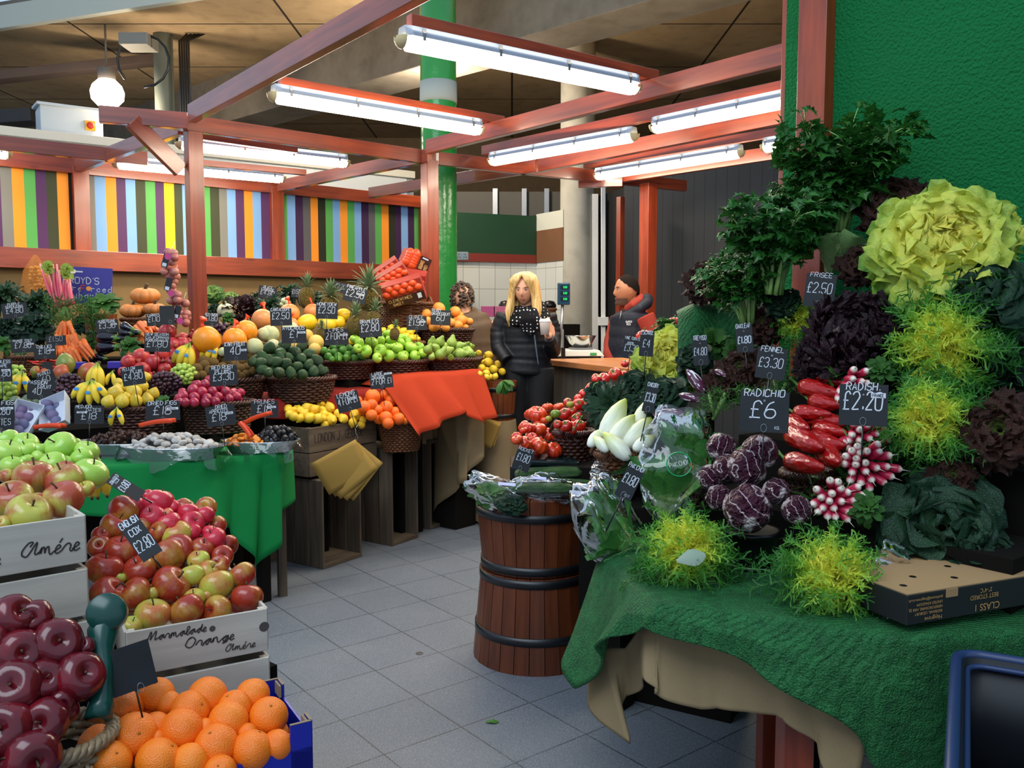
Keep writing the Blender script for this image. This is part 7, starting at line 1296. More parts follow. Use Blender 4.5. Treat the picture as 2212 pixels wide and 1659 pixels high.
# radishes -------------------------------------------------------------------------------
M_rdh = mat('radish skin', lambda n: n.done(n.ramp(n.attr(), [(.0, '#b01c40'), (.68, '#c02a4c'), (.80, '#e8c0b8'), (.86, '#efe8d8'), (1., '#e8e0c8')]), .3, .4))
F_rdh = mk('radish', MB().lathe([(0, -.5), (.25, -.45), (.33, -.1), (.34, .3), (.36, .6), (.3, .85), (.14, 1.0), (.04, 1.06), (.02, 1.3), (0, 1.7)], 12, None, [0, 0.01, .2, .4, .62, .76, .9, 1, 1, 1]), M_rdh, link=False)
for ctr, pts, Y, d in (((1895, 900), [(650, 190), (730, 200), (640, 250), (700, 270), (600, 300), (560, 330), (545, 380), (735, 280)], 2.4, 'radish bunch behind the radish card'),
    ((1, 1), [(650, 560), (690, 600), (740, 575), (810, 565), (860, 605), (805, 630), (640, 635), (620, 675), (685, 670), (755, 660), (880, 670), (590, 685), (610, 720), (560, 690)], 2.28, 'upper radish bunch just under the radish card'),
    ((1, 1), [(740, 750), (810, 705), (820, 755), (885, 780), (680, 720), (640, 750), (600, 785), (670, 800), (730, 830), (665, 840), (590, 835), (800, 860), (870, 855), (730, 885), (640, 890), (950, 870), (770, 940), (700, 960), (630, 945), (850, 960), (900, 920), (760, 1000), (690, 760)], 2.2, 'largest radish bunch in the middle'),
    ((1, 1), [(490, 955), (540, 965), (400, 1015), (500, 1040), (600, 1035), (670, 1000), (690, 1050), (430, 1065), (480, 1090), (560, 1095), (635, 1090), (380, 1110), (440, 1135), (510, 1135), (600, 1160), (650, 1150), (470, 1190), (520, 1195), (600, 1210), (410, 1160), (560, 1010)], 2.14, 'lowest radish bunch above the front frisee')):
    cx = sum(p[0] for p in pts) / len(pts); cy_ = sum(p[1] for p in pts) / len(pts); c = P(*X('I', cx, cy_), Y + .07); t = emp('radish_bunch', c, d, 'radishes', 'radish bunches')
    for x, y in pts: r = dup(F_rdh, (0, 0, 0)); q = P(*X('I', x, y), Y); r.parent = t; dr = (V(((x - cx) * .0006, -.09, -(y - cy_) * .0006)) + V((rnd(-.02, .02), 0, rnd(-.02, .02)))).normalized(); r.location = q - c - dr * .02; r.rotation_euler = axis(dr, (0, 0, 1)).to_euler(); r.scale = (.032,) * 3
    mb = MB(); sprig_cloud(mb, (0, .03, 0), (.06, .03, .06), 60, .05, .004, (.3, 1)); mk('leaves', mb, L_mid, t)
# black carton -------------------------------------------------------------------------
c = P(1961, 1286, 1.75); u = az(68); hb = .067; M_cart = plain('matt black carton print', '#17181a', .5)
t = emp('black_carton', V((c.x, c.y, c.z - hb)), 'shallow black cardboard tray turned upside down, printed in gold', 'box', rot=(0, 0, atan2(u.y, u.x)))
mb = MB(); mb.box((.22, .14, hb / 2), (.44, .28, hb - .002)); mk('tray_sides', mb, M_cart, t, sm=False, bev=.002); mb = MB(); mb.box((.22, .14, hb), (.436, .276, .003)); o = mk('kraft_base', mb, plain('kraft card', '#a5835a', .7), t, sm=False)
for x, y in ((.04, .05), (.11, .09), (.19, .05), (.25, .12)): mb = MB(); mb.lathe([(0, .0), (.008, .0)], 14); mk('vent_hole', mb, M_black, t, (x, y, hb + .002))
mb = MB(); mb.box((.125, -.001, hb - .009), (.033, .002, .018)); mk('notch', mb, plain('kraft card', '#a5835a', .7), t, sm=False)
def txt(body, sz, x, z, parent, m, rx=90, rz=180, y=-.0015, al='LEFT'):
    cu = bpy.data.curves.new('print', 'FONT'); cu.body = body; cu.size = sz; cu.align_x = al; o = bpy.data.objects.new('tmp', cu); COL.objects.link(o); me = bpy.data.meshes.new_from_object(o.evaluated_get(bpy.context.evaluated_depsgraph_get())); bpy.data.objects.remove(o); o = bpy.data.objects.new('gold_lettering', me); me.materials.clear(); me.materials.append(m); COL.objects.link(o); o.parent = parent; o.location = (x, y, z); o.rotation_euler = (R(rx), R(rz), 0); return o
M_gold = plain('gold print', '#c8a03c', .4)
for i, (s_, z_) in enumerate((('packhouse@haygrove.co.uk', .062), ('UNITED KINGDOM', .052), ('HEREFORDSHIRE, HR8 2JL', .042), ('REDBANK, LEDBURY', .032), ('Haygrove', .020))): txt(s_, .0085 if i < 4 else .013, .098, z_ - .006, t, M_gold)
txt('CLASS 1', .022, .27, .022, t, M_gold); txt('BEST STORED', .014, .265, .043, t, M_gold); txt('2\u00b0-4\u00b0C', .013, .245, .056, t, M_gold)
# blue crate lower right ------------------------------------------------------------------
c = P(2066, 1408, 1.70); u = az(118); t = emp('plastic_crate', V((c.x, c.y, c.z - .26)), 'dark blue plastic crate at the lower right corner', 'crate', rot=(0, 0, atan2(u.y, u.x))); M_bc = plain('dark blue plastic', '#24365e', .35); M_bd = plain('dark navy plastic', '#080c16', .55)
Lc, Wc, Hc = .40, .62, .26
def rr_(r, z, x0=0, y0=0, x1=Lc, y1=Wc, n=6):
    o = []
    for cx, cy_, a0 in ((x1 - r, y1 - r, 0), (x0 + r, y1 - r, 90), (x0 + r, y0 + r, 180), (x1 - r, y0 + r, 270)):
        for i in range(n + 1): a = R(a0 + 90 * i / n); o.append(V((cx + cos(a) * r, -(cy_ + sin(a) * r), z)))
    return o
mb = MB(); q = rr_(.045, Hc); mb.tube(q + [q[0], q[1]], .011, 8, cap=False); mk('rim', mb, M_bc, t)
mb = MB(); q = rr_(.035, Hc - .015, .02, .02, Lc - .02, Wc - .02); mb.tube(q + [q[0], q[1]], .006, 6, cap=False); mk('inner_rim', mb, M_bc, t)
mb = MB(); a, b = rr_(.035, Hc, .012, .012, Lc - .012, Wc - .012), rr_(.03, 0, .03, .03, Lc - .03, Wc - .03); n = len(a); mb.add(a + b, [(i, (i + 1) % n, n + (i + 1) % n, n + i) for i in range(n)]); mk('side_wall', mb, M_bd, t, solid=.004)
for i in range(7): mb = MB(); mb.box((.06 + i * .045, -.3, .006), (.018, .54, .008)); mk('base_slat', mb, M_bd, t, sm=False)
for i in range(9): mb = MB(); mb.box((Lc / 2, -.05 - i * .065, .006), (.34, .014, .007)); mk('base_slat', mb, M_bd, t, sm=False)
# cards, right stall -----------------------------------------------------------------------
def rc(*a, **k): return pc(*a, **k)
rc(1364, 752, 3.5, 36, 46, [('VINE TOMATO', .04, .14, .95), ('#3.30', .5, .32, .85)], roll=-8, sticker=(.4, .28, .35, .12)); rc(1397, 743, 3.35, 30, 54, [('ESCAROL', .04, .16, .9), ('#4', .48, .3, .6)], roll=-4)
rc(1513, 758, 3.05, 32, 63, [('TREVISO', .05, .15, .9), ('=', .24, .06, .2), ('#4.80', .52, .26, .9)], roll=4); rc(1608, 731, 2.85, 35, 61, [('OAKLEAF', .05, .15, .9), ('=', .24, .06, .2), ('#1.80', .55, .24, .85)], roll=6)
rc(1666, 785, 2.6, 62, 68, [('FENNEL', .05, .16, .8), ('=', .25, .08, .16), ('#3.30', .48, .3, .85)], roll=-6); rc(1771, 628, 2.7, 62, 72, [('FRISEE', .03, .13, .75), ('#2.50', .42, .3, .85)], roll=-6)
rc(1651, 890, 2.1, 102, 88, [('RADICHIO', .03, .17, .85), ('=', .22, .07, .16), ('#6', .44, .4, .6), ('KG.', .88, .07, .12, .78)], roll=-1); rc(1865, 875, 2.12, 98, 90, [('RADISH.', .05, .18, .72), ('=', .25, .06, .18), ('#2.20', .4, .42, .85)], roll=0, sticker=(.8, .26, .3, .12))
rc(1405, 860, 2.85, 25, 62, [('CHICORY', .03, .14, .95), ('#3.30', .48, .3, .9)], roll=-12); rc(1360, 1042, 2.3, 38, 76, [('PAK-CHOI', .02, .13, .95), ('#1.80', .42, .28, .9), ('PCT', .88, .06, .3, .7)], roll=-25); rc(1130, 993, 3.3, 38, 48, [('ROCKET', .04, .14, .9), ('#1.80', .42, .34, .8)], roll=-19)
# ================================================================ counter, scale, people
c0, c1 = P(1184, 776, 6.35), P(1420, 806, 4.9); c0.z = c1.z = 0; u = (c1 - c0).normalized(); q = V((-u.y, u.x, 0)); q = q if q.x > 0 else -q; CT = 1.10
t = emp('counter', c0, 'shop counter with thick butcher block top and grey planked front', 'counter', rot=(0, 0, atan2(u.y, u.x))); L_ = (c1 - c0).length; sg = 1 if (Matrix.Rotation(atan2(u.y, u.x), 3, 'Z') @ V((0, 1, 0))).dot(q) > 0 else -1
mb = MB(); mb.box((L_ / 2, sg * .42, CT - .02), (L_ + .06, .9, .04)); mk('worktop', mb, M_counter, t, sm=False, bev=.004)
for i in range(7): w_ = L_ / 7; mb = MB(); mb.box((w_ * (i + .5), sg * .06, (CT - .04) / 2), (w_ - .004, .03, CT - .04)); mk('front_plank', mb, mwood('grey washed plank', '#47433c', '#6a655a', .7, 2), t, sm=False)
mb = MB(); mb.box((.02, sg * .42, (CT - .04) / 2), (.03, .72, CT - .04)); mk('end_panel', mb, plain('grey end panel', '#4c4943', .8), t, sm=False)
# scale
sp = P(1246, 768, 6.65); sp.z = CT; t = emp('weighing_scale', sp, 'white electronic scale with steel bowl and display column', 'scale', rot=(0, 0, R(8))); k = 6.65 / F
mb = MB(); mb.add([(-.19, -.13, .012), (.19, -.13, .012), (.19, .15, .012), (-.19, .15, .012), (-.18, -.12, .06), (.15, -.12, .06), (.15, .14, .065), (-.18, .14, .065)], [(0, 3, 2, 1), (4, 5, 6, 7), (0, 1, 5, 4), (1, 2, 6, 5), (2, 3, 7, 6), (3, 0, 4, 7)]); mk('scale_body', mb, plain('ivory plastic', '#d8d8cc', .4), t, sm=False, bev=.006)
mb = MB(); mb.box((0, 0, .006), (.30, .22, .012)); mk('foot', mb, M_black, t, sm=False); mb = MB(); mb.box((.1, -.134, .03), (.05, .004, .02)); mk('green_badge', mb, plain('green badge', '#3aa05c', .4), t, sm=False)
mb = MB(); mb.tube([(-.13, .0, .05), (-.115, 0, .42)], .012, 10); mk('display_column', mb, M_steelr, t); mb = MB(); mb.box((-.135, -.125, .035), (.03, .03, .09)); mk('cable_cover', mb, M_black, t, sm=False)
mb = MB(); mb.box((-.108, -.01, .49), (.095, .04, .17)); dh = mk('display_head', mb, plain('dark teal plastic', '#143a52', .3), t, sm=False, bev=.008)
for i in range(3): mb = MB(); mb.box((-.105, -.032, .54 - i * .045), (.06, .004, .026)); s = mk('screen', mb, M_black, dh, sm=False); mb = MB(); write(mb, '0.00', -.1, .533 - i * .045, .014, .03, .0025, jit=0); mk('digits', mb, emis('green digits', '#2cff8a', 1.2), s, (0, -.0345, 0), (R(90), 0, 0), sm=False).location = (0, -.035, 0)
mb = MB(); mb.lathe([(0, .075), (.05, .076), (.09, .11), (.118, .165), (.122, .17), (.115, .165), (.087, .113), (.05, .082), (0, .08)], 40); mk('steel_bowl', mb, M_steel, t, (.03, 0, 0)); mb = MB(); mb.box((.03, 0, .07), (.16, .14, .014)); mk('platform', mb, M_steelr, t, sm=False)
mb = MB(); mb.box((0, 0, 0), (.13, .14, .22)); tag(mk('till_back', mb, plain('pale grey till', '#8a8d8c', .5), loc=P(1200, 735, 7.0), sm=False, bev=.03), 'grey till standing behind the scale', 'till')
# rear shelf with pink cartons
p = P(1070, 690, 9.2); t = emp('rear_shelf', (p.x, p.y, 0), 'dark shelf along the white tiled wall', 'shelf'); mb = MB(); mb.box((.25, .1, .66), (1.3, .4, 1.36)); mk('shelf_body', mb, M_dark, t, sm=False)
for x, w_, d, c_ in ((1055, 30, 'pink carton left of the woman on rear shelf', '#c05088'), (1082, 30, 'paler pink carton just behind the woman', '#c8688c')): mb = MB(); mb.box((0, 0, 0), (w_ * 9.2 / F, .25, .11)); tag(mk('pink_carton', mb, plain('pink card ' + d, c_, .5), loc=P(x, 673, 9.1), sm=False, bev=.004), d, 'carton')
for x, d in ((1092, 'left'), (1187, 'right')): mb = MB(); mb.lathe([(0, 0), (.07, 0), (.075, .03), (.05, .07), (0, .08)], 16); tag(mk('flat_cap', mb, M_black, loc=P(x, 665, 9.3)), f'black cap shape on rear shelf, {d} of the woman', 'cap')
basket(1188, 668, 9.0, 26, .08, M_w_mid, 'small basket on the rear shelf right of the woman', .7, ris=False); basket(1054, 732, 7.3, 30, .12, M_w_dark, 'dark basket stack beside the brown coat', .8, ris=True)
# people -----------------------------------------------------------------------------
def remesh(o, vx=.006, sm=4):
    m = o.modifiers.new('fuse', 'REMESH'); m.mode = 'VOXEL'; m.voxel_size = vx; m.use_smooth_shade = True; s = o.modifiers.new('smooth', 'SMOOTH'); s.iterations = sm; s.factor = .5; return o
def headmesh(mb, c, yaw, pit=0, h=.225, male=False):
    """head: chin to crown h, facing -Y turned by yaw"""
    Mr = Matrix.Rotation(R(yaw), 3, 'Z') @ Matrix.Rotation(R(pit), 3, 'X'); s = h / 2
    def f(u, v):
        ph = u * pi; th = v * 2 * pi; x, y, z = sin(ph) * sin(th), -sin(ph) * cos(th), -cos(ph); fw = max(0, -y)
        w_ = .70 * (1 - .30 * max(0, -z) ** 1.3); X_ = x * w_; Y_ = y * (.80 - .06 * max(0, -z)); Z_ = z
        if y > 0: Y_ *= 1 + .12 * max(0, z); 
        if y > 0 and z < -.2: Y_ *= 1 - .5 * (-z - .2)
        g = lambda cx, cz, sx, sz: math.exp(-((x - cx) / sx) ** 2 - ((z - cz) / sz) ** 2) * (fw > 0)
        Y_ -= .20 * g(0, -.22, .12, .16) + .10 * g(0, -.02, .07, .2); Y_ += .07 * (g(.32, .08, .17, .1) + g(-.32, .08, .17, .1)); Y_ -= .05 * g(0, -.50, .2, .05) + .04 * g(0, -.6, .16, .05) + .09 * g(0, -.88, .22, .12); Y_ -= .035 * (g(.32, .24, .22, .07) + g(-.32, .24, .22, .07))
        return V(c) + Mr @ V((X_ * s, Y_ * s, Z_ * s))
    mb.surf(f, 36, 48, wrap=True)
    for sx in (-1, 1): mb.lathe([(0, 0), (.018, .0), (.03, .008), (.026, .014), (0, .01)], 10); n = 50; mb.v[-n:] = [tuple(V(c) + Mr @ V((sx * (.60 * s + p[2] * .6), .005 + p[0] * .7, -.02 * s + p[1] * 1.15))) for p in mb.v[-n:]]
    return Mr, s
def face(root, c, Mr, s, lip, brow, yaw):
    E = Mr.to_euler()
    for sx in (-1, 1):
        mb = MB(); mb.lathe(sph(1, 8), 12); o = mk('eye', mb, plain('eye white', '#d8d4cc', .2), root, V(c) + Mr @ V((sx * .25 * s, -.665 * s, .06 * s)), E); o.scale = (.105 * s, .07 * s, .055 * s); mb = MB(); mb.lathe(sph(1, 8), 12); p = mk('iris', mb, plain('dark iris', '#2a1c14', .15), root, V(c) + Mr @ V((sx * .25 * s, -.725 * s, .055 * s)), E); p.scale = (.045 * s, .03 * s, .045 * s)
        mb = MB(); mb.tube([V((sx * .12 * s, -.76 * s, .20 * s)), V((sx * .27 * s, -.75 * s, .25 * s)), V((sx * .42 * s, -.62 * s, .2 * s))], [.016 * s, .03 * s, .014 * s], 6); mb.v = [tuple(V(c) + Mr @ V(q)) for q in mb.v]; mk('eyebrow', mb, brow, root)
        mb = MB(); mb.tube([V((sx * .13 * s, -.72 * s, .10 * s)), V((sx * .26 * s, -.745 * s, .125 * s)), V((sx * .38 * s, -.66 * s, .08 * s))], .012 * s, 5); mb.v = [tuple(V(c) + Mr @ V(q)) for q in mb.v]; mk('eyelashes', mb, M_black, root)
    mb = MB(); mb.tube([V((-.17 * s, -.715 * s, -.53 * s)), V((-.06 * s, -.80 * s, -.505 * s)), V((.06 * s, -.80 * s, -.505 * s)), V((.17 * s, -.715 * s, -.53 * s))], [.01 * s, .03 * s, .03 * s, .01 * s], 8); mb.tube([V((-.14 * s, -.72 * s, -.56 * s)), V((0, -.80 * s, -.585 * s)), V((.14 * s, -.72 * s, -.56 * s))], [.01 * s, .038 * s, .01 * s], 8); mb.v = [tuple(V(c) + Mr @ V(q)) for q in mb.v]; mk('lips', mb, lip, root)
def hand(mb, wrist, d, palm, curl=1.2, s=1.):
    """palm and five separate curled fingers"""
    d = V(d).normalized(); n = V(palm).normalized(); sd = d.cross(n); w_ = V(wrist); pc_ = w_ + d * .045 * s
    mb.tube([w_, w_ + d * .03 * s, w_ + d * .065 * s, w_ + d * .085 * s], [.024 * s, .034 * s, .04 * s, .036 * s], 10, flat=.45, up=n)
    for i, (o_, L_) in enumerate(((-.03, .07), (-.010, .078), (.010, .073), (.029, .058))):
        p = w_ + d * (.08 - .004 * abs(i - 1.3)) * s + sd * o_ * s; dd = d.copy(); pts = [p - d * .015 * s, p]
        for k in range(4): dd = Quaternion(sd, -curl / 3.4) @ dd; p = p + dd * L_ / 3.6 * s; pts.append(p)
        mb.tube(pts, [.010 * s, .0095 * s, .009 * s, .0085 * s, .008 * s, .0055 * s], 8)
    p = w_ + d * .025 * s - sd * .03 * s; dd = (d * .6 - sd * .8 + n * .3).normalized(); pts = [p + sd * .012 * s, p]
    for k in range(3): p = p + dd * .022 * s; dd = (dd + d * .35 + n * .3).normalized(); pts.append(p)
    mb.tube(pts, [.013 * s, .012 * s, .011 * s, .0095 * s, .006 * s], 8)
def ptube(mb, pts, rs, n=16, puff=0, per=.05, flat=1., sub=6, up=None):
    """limb; puff adds quilted ridges"""
    P_ = []; R_ = []; acc = 0
    for i in range(len(pts) - 1):
        a, b = V(pts[i]), V(pts[i + 1]); L_ = (b - a).length
        for k in range(sub):
            t_ = k / sub; ts = t_ * t_ * (3 - 2 * t_); P_.append(a.lerp(b, t_)); r = rs[i] + (rs[i + 1] - rs[i]) * ts; R_.append(r * (1 - puff + puff * abs(sin((acc + L_ * t_) / per * pi)) ** .5) if puff else r)
        acc += L_
    P_.append(V(pts[-1])); R_.append(rs[-1]); mb.tube(P_, R_, n, flat=flat, up=up)
def skinm(name, a, b): return mat(name, lambda n: n.done(n.mix(n.noise(6, 3, n.coord()), a, b), .45, .4, Subsurface_Weight=.15, Subsurface_Radius=(.01, .004, .002)))
M_sk1 = skinm('fair skin', '#d29a7c', '#dca88a'); M_sk2 = skinm('tanned skin', '#b07454', '#bc8060')
def quilt(name, a, per=60, rough=.35):
    return mat(name, lambda n: n.bump(n.noise(25, 3, n.coord()), .3, .01).done(a, rough + .18, .4))
# woman ---------------------------------------------------------------------------
wx = P(1136, 900, 6.0).x; t = emp('person', (wx, 6.0, 0), 'blonde woman in black quilted jacket and polka dot scarf holding a paper cup', 'person')
W_ = lambda px, py, dy=0: V((P(px, py, 6.0).x - wx, dy, P(px, py, 6.0).z))
hc = W_(1133, 626, -.03); mb = MB(); Mr, s = headmesh(mb, hc, -14, 8, .212)
ptube(mb, [W_(1140, 668, .02), W_(1136, 642, -.0)], [.052, .05]); ptube(mb, [W_(1140, 800, .03), W_(1140, 740, .02), W_(1140, 680, .02), W_(1140, 666, .02)], [.14, .13, .15, .06], flat=.55, up=V((0, 1, 0)))
for sx in (-1, 1): ptube(mb, [(sx * .085 + .01, .03, .98), (sx * .085, .03, .55), (sx * .08, .04, .12), (sx * .08, .0, .06)], [.085, .06, .04, .04])
wr = W_(1181, 722, -.22); ptube(mb, [W_(1183, 684, .02), W_(1192, 752, -.03), wr], [.05, .04, .026]); hand(mb, wr, (W_(1176, 712, -.235) - wr), (-.95, -.1, .0), 1.5, .92)
ptube(mb, [W_(1090, 684, .02), W_(1078, 745, .02), W_(1100, 770, -.03)], [.05, .04, .028]); hand(mb, W_(1100, 770, -.03), (1, -.1, -.6), (1, 0, 0), .8, .9)
body = remesh(mk('body', mb, M_sk1, t), .005, 3); face(t, hc, Mr, s, plain('rose lips', '#a8504c', .4), plain('brown eyebrow', '#7a5a3a', .8), -14)
M_jk = quilt('black quilted nylon', '#0d1018'); mb = MB(); ptube(mb, [W_(1136, 808, .02), W_(1138, 770, .02), W_(1138, 730, .02), W_(1138, 690, .02), W_(1138, 672, .02), W_(1138, 660, .02)], [.185, .178, .178, .185, .15, .08], 28, .07, .052, .62, up=V((0, 1, 0)))
ptube(mb, [W_(1092, 678, .02), W_(1078, 715, .03), W_(1076, 750, .0), W_(1096, 778, -.07)], [.066, .066, .056, .05], 16, .12, .05); ptube(mb, [W_(1184, 678, .02), W_(1194, 722, .03), W_(1194, 757, -.04), W_(1186, 738, -.17), W_(1183, 728, -.20)], [.062, .064, .056, .046, .04], 16, .12, .05)
remesh(mk('quilted_jacket', mb, M_jk, t), .007, 3)
mb = MB()
for sx, r_ in ((-1, .1), (1, .1)): ptube(mb, [(sx * .085 + .01, .03, 1.06), (sx * .085, .025, .75), (sx * .08, .03, .5), (sx * .075, .04, .12)], [.105, .082, .062, .055])
remesh(mk('black_jeans', mb, plain('black denim', '#0a0c12', .8), t), .009, 2)
for sx in (-1, 1): mb = MB(); mb.tube([(sx * .08, .06, .05), (sx * .08, -.02, .045), (sx * .085, -.12, .03), (sx * .085, -.16, .025)], [.05, .05, .042, .02], 12, flat=.9); mk('boot', mb, M_black, t)
def dotm(n):
    v = n.n('TexVoronoi'); v.inputs['Scale'].default_value = 42; v.inputs['Randomness'].default_value = .35; n.l(n.coord(), v.inputs[0]); return n.done(n.mix(n.ramp(v.outputs[0], [(.20, 1.), (.26, 0.)]), '#0b0b10', '#d8d8de'), .8, .2)
mb = MB()
for j in range(3): mb.tube([V((cos(a) * (.085 + .02 * j), sin(a) * (.075 + .02 * j) + .015, 1.475 - .035 * j - .03 * sin(a + .6) * -1 * (a > 3.14))) + V((.015, 0, 0)) for a in [i * 2 * pi / 20 for i in range(21)]], .038, 10)
for x0, x1, y1 in ((1128, 1136, 715), (1140, 1146, 722), (1150, 1158, 716), (1146, 1150, 712)): ptube(mb, [W_(x0, 668, -.11), W_((x0 + x1) / 2, 690, -.145), W_(x1, y1, -.14)], [.035, .04, .032], 10, flat=.7)
remesh(mk('polka_dot_scarf', mb, mat('polka dot cloth', dotm), t), .006, 2)
ptube(mb := MB(), [W_(1153, 722, -.128), W_(1158, 760, -.135), W_(1162, 786, -.13)], [.013, .013, .011], 8, flat=.4); mk('grey_lapel', mb, plain('blue grey lining', '#4c6478', .6), t)
M_hair = mat('blonde hair', lambda n: n.bump(n.noise(1, 3, n.coord('Object', (180, 180, 8))), .6, .004).done(n.ramp(n.noise(1, 4, n.coord('Object', (90, 90, 4))), [(.3, '#b08a4c'), (.55, '#dcb878'), (.75, '#f0d8a0')]), .38, .5))
mb = MB(); random.seed(9)
def hp(x, y, z): return V(hc) + Mr @ V((x * s, y * s, z * s))
mb.surf(lambda u, v: hp(sin(u * 1.75) * sin(v * 4.4 - 2.2 + pi) * .80, -sin(u * 1.75) * cos(v * 4.4 - 2.2 + pi) * .92 + .02, cos(u * 1.75) * 1.12), 14, 30)
for i in range(54):
    a = R(-118 + 236 * (i / 53)) ; bx, by = sin(a), cos(a); side_ = 1 if bx > 0 else -1; L_ = 2.5 + rnd(-.3, .2)
    top = hp(bx * .28 + .06, by * .45, 1.06); m1 = hp(bx * .80, by * .78 - .0, .35); m2 = hp(bx * .92, by * .78 - .05, -.45); m3 = hp(bx * 1.0 + rnd(-.08, .08), by * .55 - .25 - (.25 if abs(bx) > .6 else 0), -1.3); m4 = hp(bx * .95 + rnd(-.12, .12), by * .4 - .45 - (.35 if abs(bx) > .5 else 0), -L_ + .35)
    if by > .5: m4.z += .03
    ptube(mb, [top, hp(bx * .64, by * .72, .82), m1, m2, m3, m4], [.012, .018, .02, .021, .018, .005], 7, sub=3)
for i in range(16):
    x = -.42 + i * .055; sd_ = -1 if x < .02 else 1; ptube(mb, [hp(.04, -.28, 1.10), hp(x * .7 + sd_ * .12, -.62, .96), hp(x * .9 + sd_ * .30, -.72, .66), hp(sd_ * (.58 + abs(x) * .2), -.62, .25), hp(sd_ * (.70), -.5, -.35), hp(sd_ * (.78 + rnd(-.05, .08)), -.55, -1.2), hp(sd_ * (.95 + rnd(-.15, .1)), -.7, -2.05)], [.012, .014, .016, .018, .018, .016, .005], 7, sub=4)
mk('blonde_hair', mb, M_hair, t)
cc = W_(1174, 706, -.262); mb = MB(); mb.lathe([(0, -.05), (.028, -.05), (.037, .04)], 24); cup = mk('paper_cup', mb, plain('white paper cup', '#e4dcd4', .5), loc=(wx + cc.x, 6.0 + cc.y, cc.z)); tag(cup, 'white paper coffee cup held by the blonde woman', 'cup'); mb = MB(); mb.lathe([(.039, .036), (.0395, .044), (.035, .05), (.032, .056), (0, .056)], 24); mk('lid', mb, M_white, cup)
# man -------------------------------------------------------------------------------
MY = 7.0; mx = P(1360, 900, MY).x; t = emp('person', (mx, MY, 0), 'dark haired man in navy gilet and brick red hoodie behind the counter', 'person')
W_ = lambda px, py, dy=0: V((P(px, py, MY).x - mx, dy, P(px, py, MY).z)); hc = W_(1353, 627, 0); mb = MB(); Mr, s = headmesh(mb, hc, -76, 3, .24, True)
ptube(mb, [W_(1370, 668, .03), W_(1361, 645, .02)], [.066, .062]); ptube(mb, [W_(1362, 790, .03), W_(1364, 730, .03), W_(1366, 685, .03), W_(1366, 668, .03)], [.16, .16, .17, .08], flat=.7)
for sx in (-1, 1): ptube(mb, [(.0 + sx * .03, .03 + sx * .09, 1.0), (0, .03 + sx * .1, .5), (0, .03 + sx * .1, .05)], [.09, .06, .05])
for a, b, c_ in (((1390, 690, -.16), (1404, 745, -.16), (1380, 780, -.22)), ((1345, 690, .2), (1322, 745, .12), (1322, 790, -.1))): A_, B2, C2 = W_(*a), W_(*b), W_(*c_); ptube(mb, [A_, B2, C2], [.055, .045, .03]); hand(mb, C2, (C2 - B2), (0, 1, -.3), .7, 1.)
remesh(mk('body', mb, M_sk2, t), .006, 2); M_dh = plain('dark brown hair', '#1c130e', .6); face(t, hc, Mr, s, plain('muted lips', '#8e5044', .5), M_dh, -76)
mb = MB(); mb.surf(lambda u, v: hp2(u, v), 18, 30) if False else None
def hpm(x, y, z): return V(hc) + Mr @ V((x * s, y * s, z * s))
mb.surf(lambda u, v: (lambda th, ph: hpm(sin(ph) * sin(th) * .735, -sin(ph) * cos(th) * .835 * (1.06 if cos(th) < 0 else .97) + .04, cos(ph) * 1.06))(v * 2 * pi, u * (.72 + .05 * sin(v * 90) + 1.2 * (1 - (1 + cos(v * 2 * pi)) / 2) ** .8)), 16, 36, wrap=True); mk('short_hair', mb, mat('short dark hair', lambda n: n.bump(n.noise(200, 2, n.coord()), .5, .003).done('#140c09', .85, .15)), t)
mb = MB(); mb.surf(lambda u, v: (lambda a, z: hpm(sin(a) * .72 * (1 - .33 * max(0, -z) ** 1.3), -cos(a) * .80 * (1.0 - .08 * max(0, -z)) - .10 * math.exp(-((z + .88) / .15) ** 2) * cos(a), z))(R(-78 + 156 * v), -.55 - .42 * u), 6, 20); mk('stubble_beard', mb, plain('dark stubble', '#4a3024', .8), t)
M_ho = plain('brick red hoodie', '#94382e', .9, .2); mb = MB(); ptube(mb, [W_(1362, 795, .03), W_(1364, 735, .03), W_(1367, 690, .03), W_(1367, 672, .03), W_(1366, 662, .03)], [.17, .17, .18, .12, .09], 20, flat=.8)
for pts in (((1386, 684, -.13), (1402, 718, -.15), (1404, 748, -.17), (1382, 778, -.22)), ((1345, 690, .18), (1328, 735, .12), (1320, 765, .02), (1322, 785, -.08))): ptube(mb, [W_(*q) for q in pts], [.085, .075, .065, .05], 14)
mb.tube([W_(1352, 668, -.05), W_(1362, 660, -.1), W_(1378, 650, -.06), W_(1384, 642, .03), W_(1378, 652, .1), W_(1360, 664, .1), W_(1350, 670, .02)], .035, 10); remesh(mk('red_hoodie', mb, M_ho, t), .008, 3)
M_gi = quilt('navy quilted nylon', '#101828', rough=.5); mb = MB(); ptube(mb, [W_(1360, 792, .02), W_(1362, 740, .02), W_(1366, 690, .02), W_(1367, 676, .03)], [.20, .198, .198, .14], 24, .05, .11, .92)
mb.tube([W_(1350, 678, -.12), W_(1375, 668, -.14), W_(1395, 655, -.05), W_(1400, 646, .04), W_(1394, 656, .12), W_(1370, 672, .16), W_(1350, 680, .08)], [.025, .04, .048, .05, .048, .04, .025], 12); remesh(mk('navy_gilet', mb, M_gi, t), .008, 3)
mb = MB(); q = W_(1353, 698, -.178); write(mb, 'SUPER', 0, .012, .014, .05, .003, jit=0); write(mb, 'RCK', 0, -.008, .014, .035, .003, jit=0); mk('chest_badge', mb, M_chalk, t, W_(1352, 700, -.188), (R(90), 0, R(-6)), sm=False)
mb = MB(); mb.tube([W_(1338, 672, -.12), W_(1334, 690, -.15)], .003, 5)
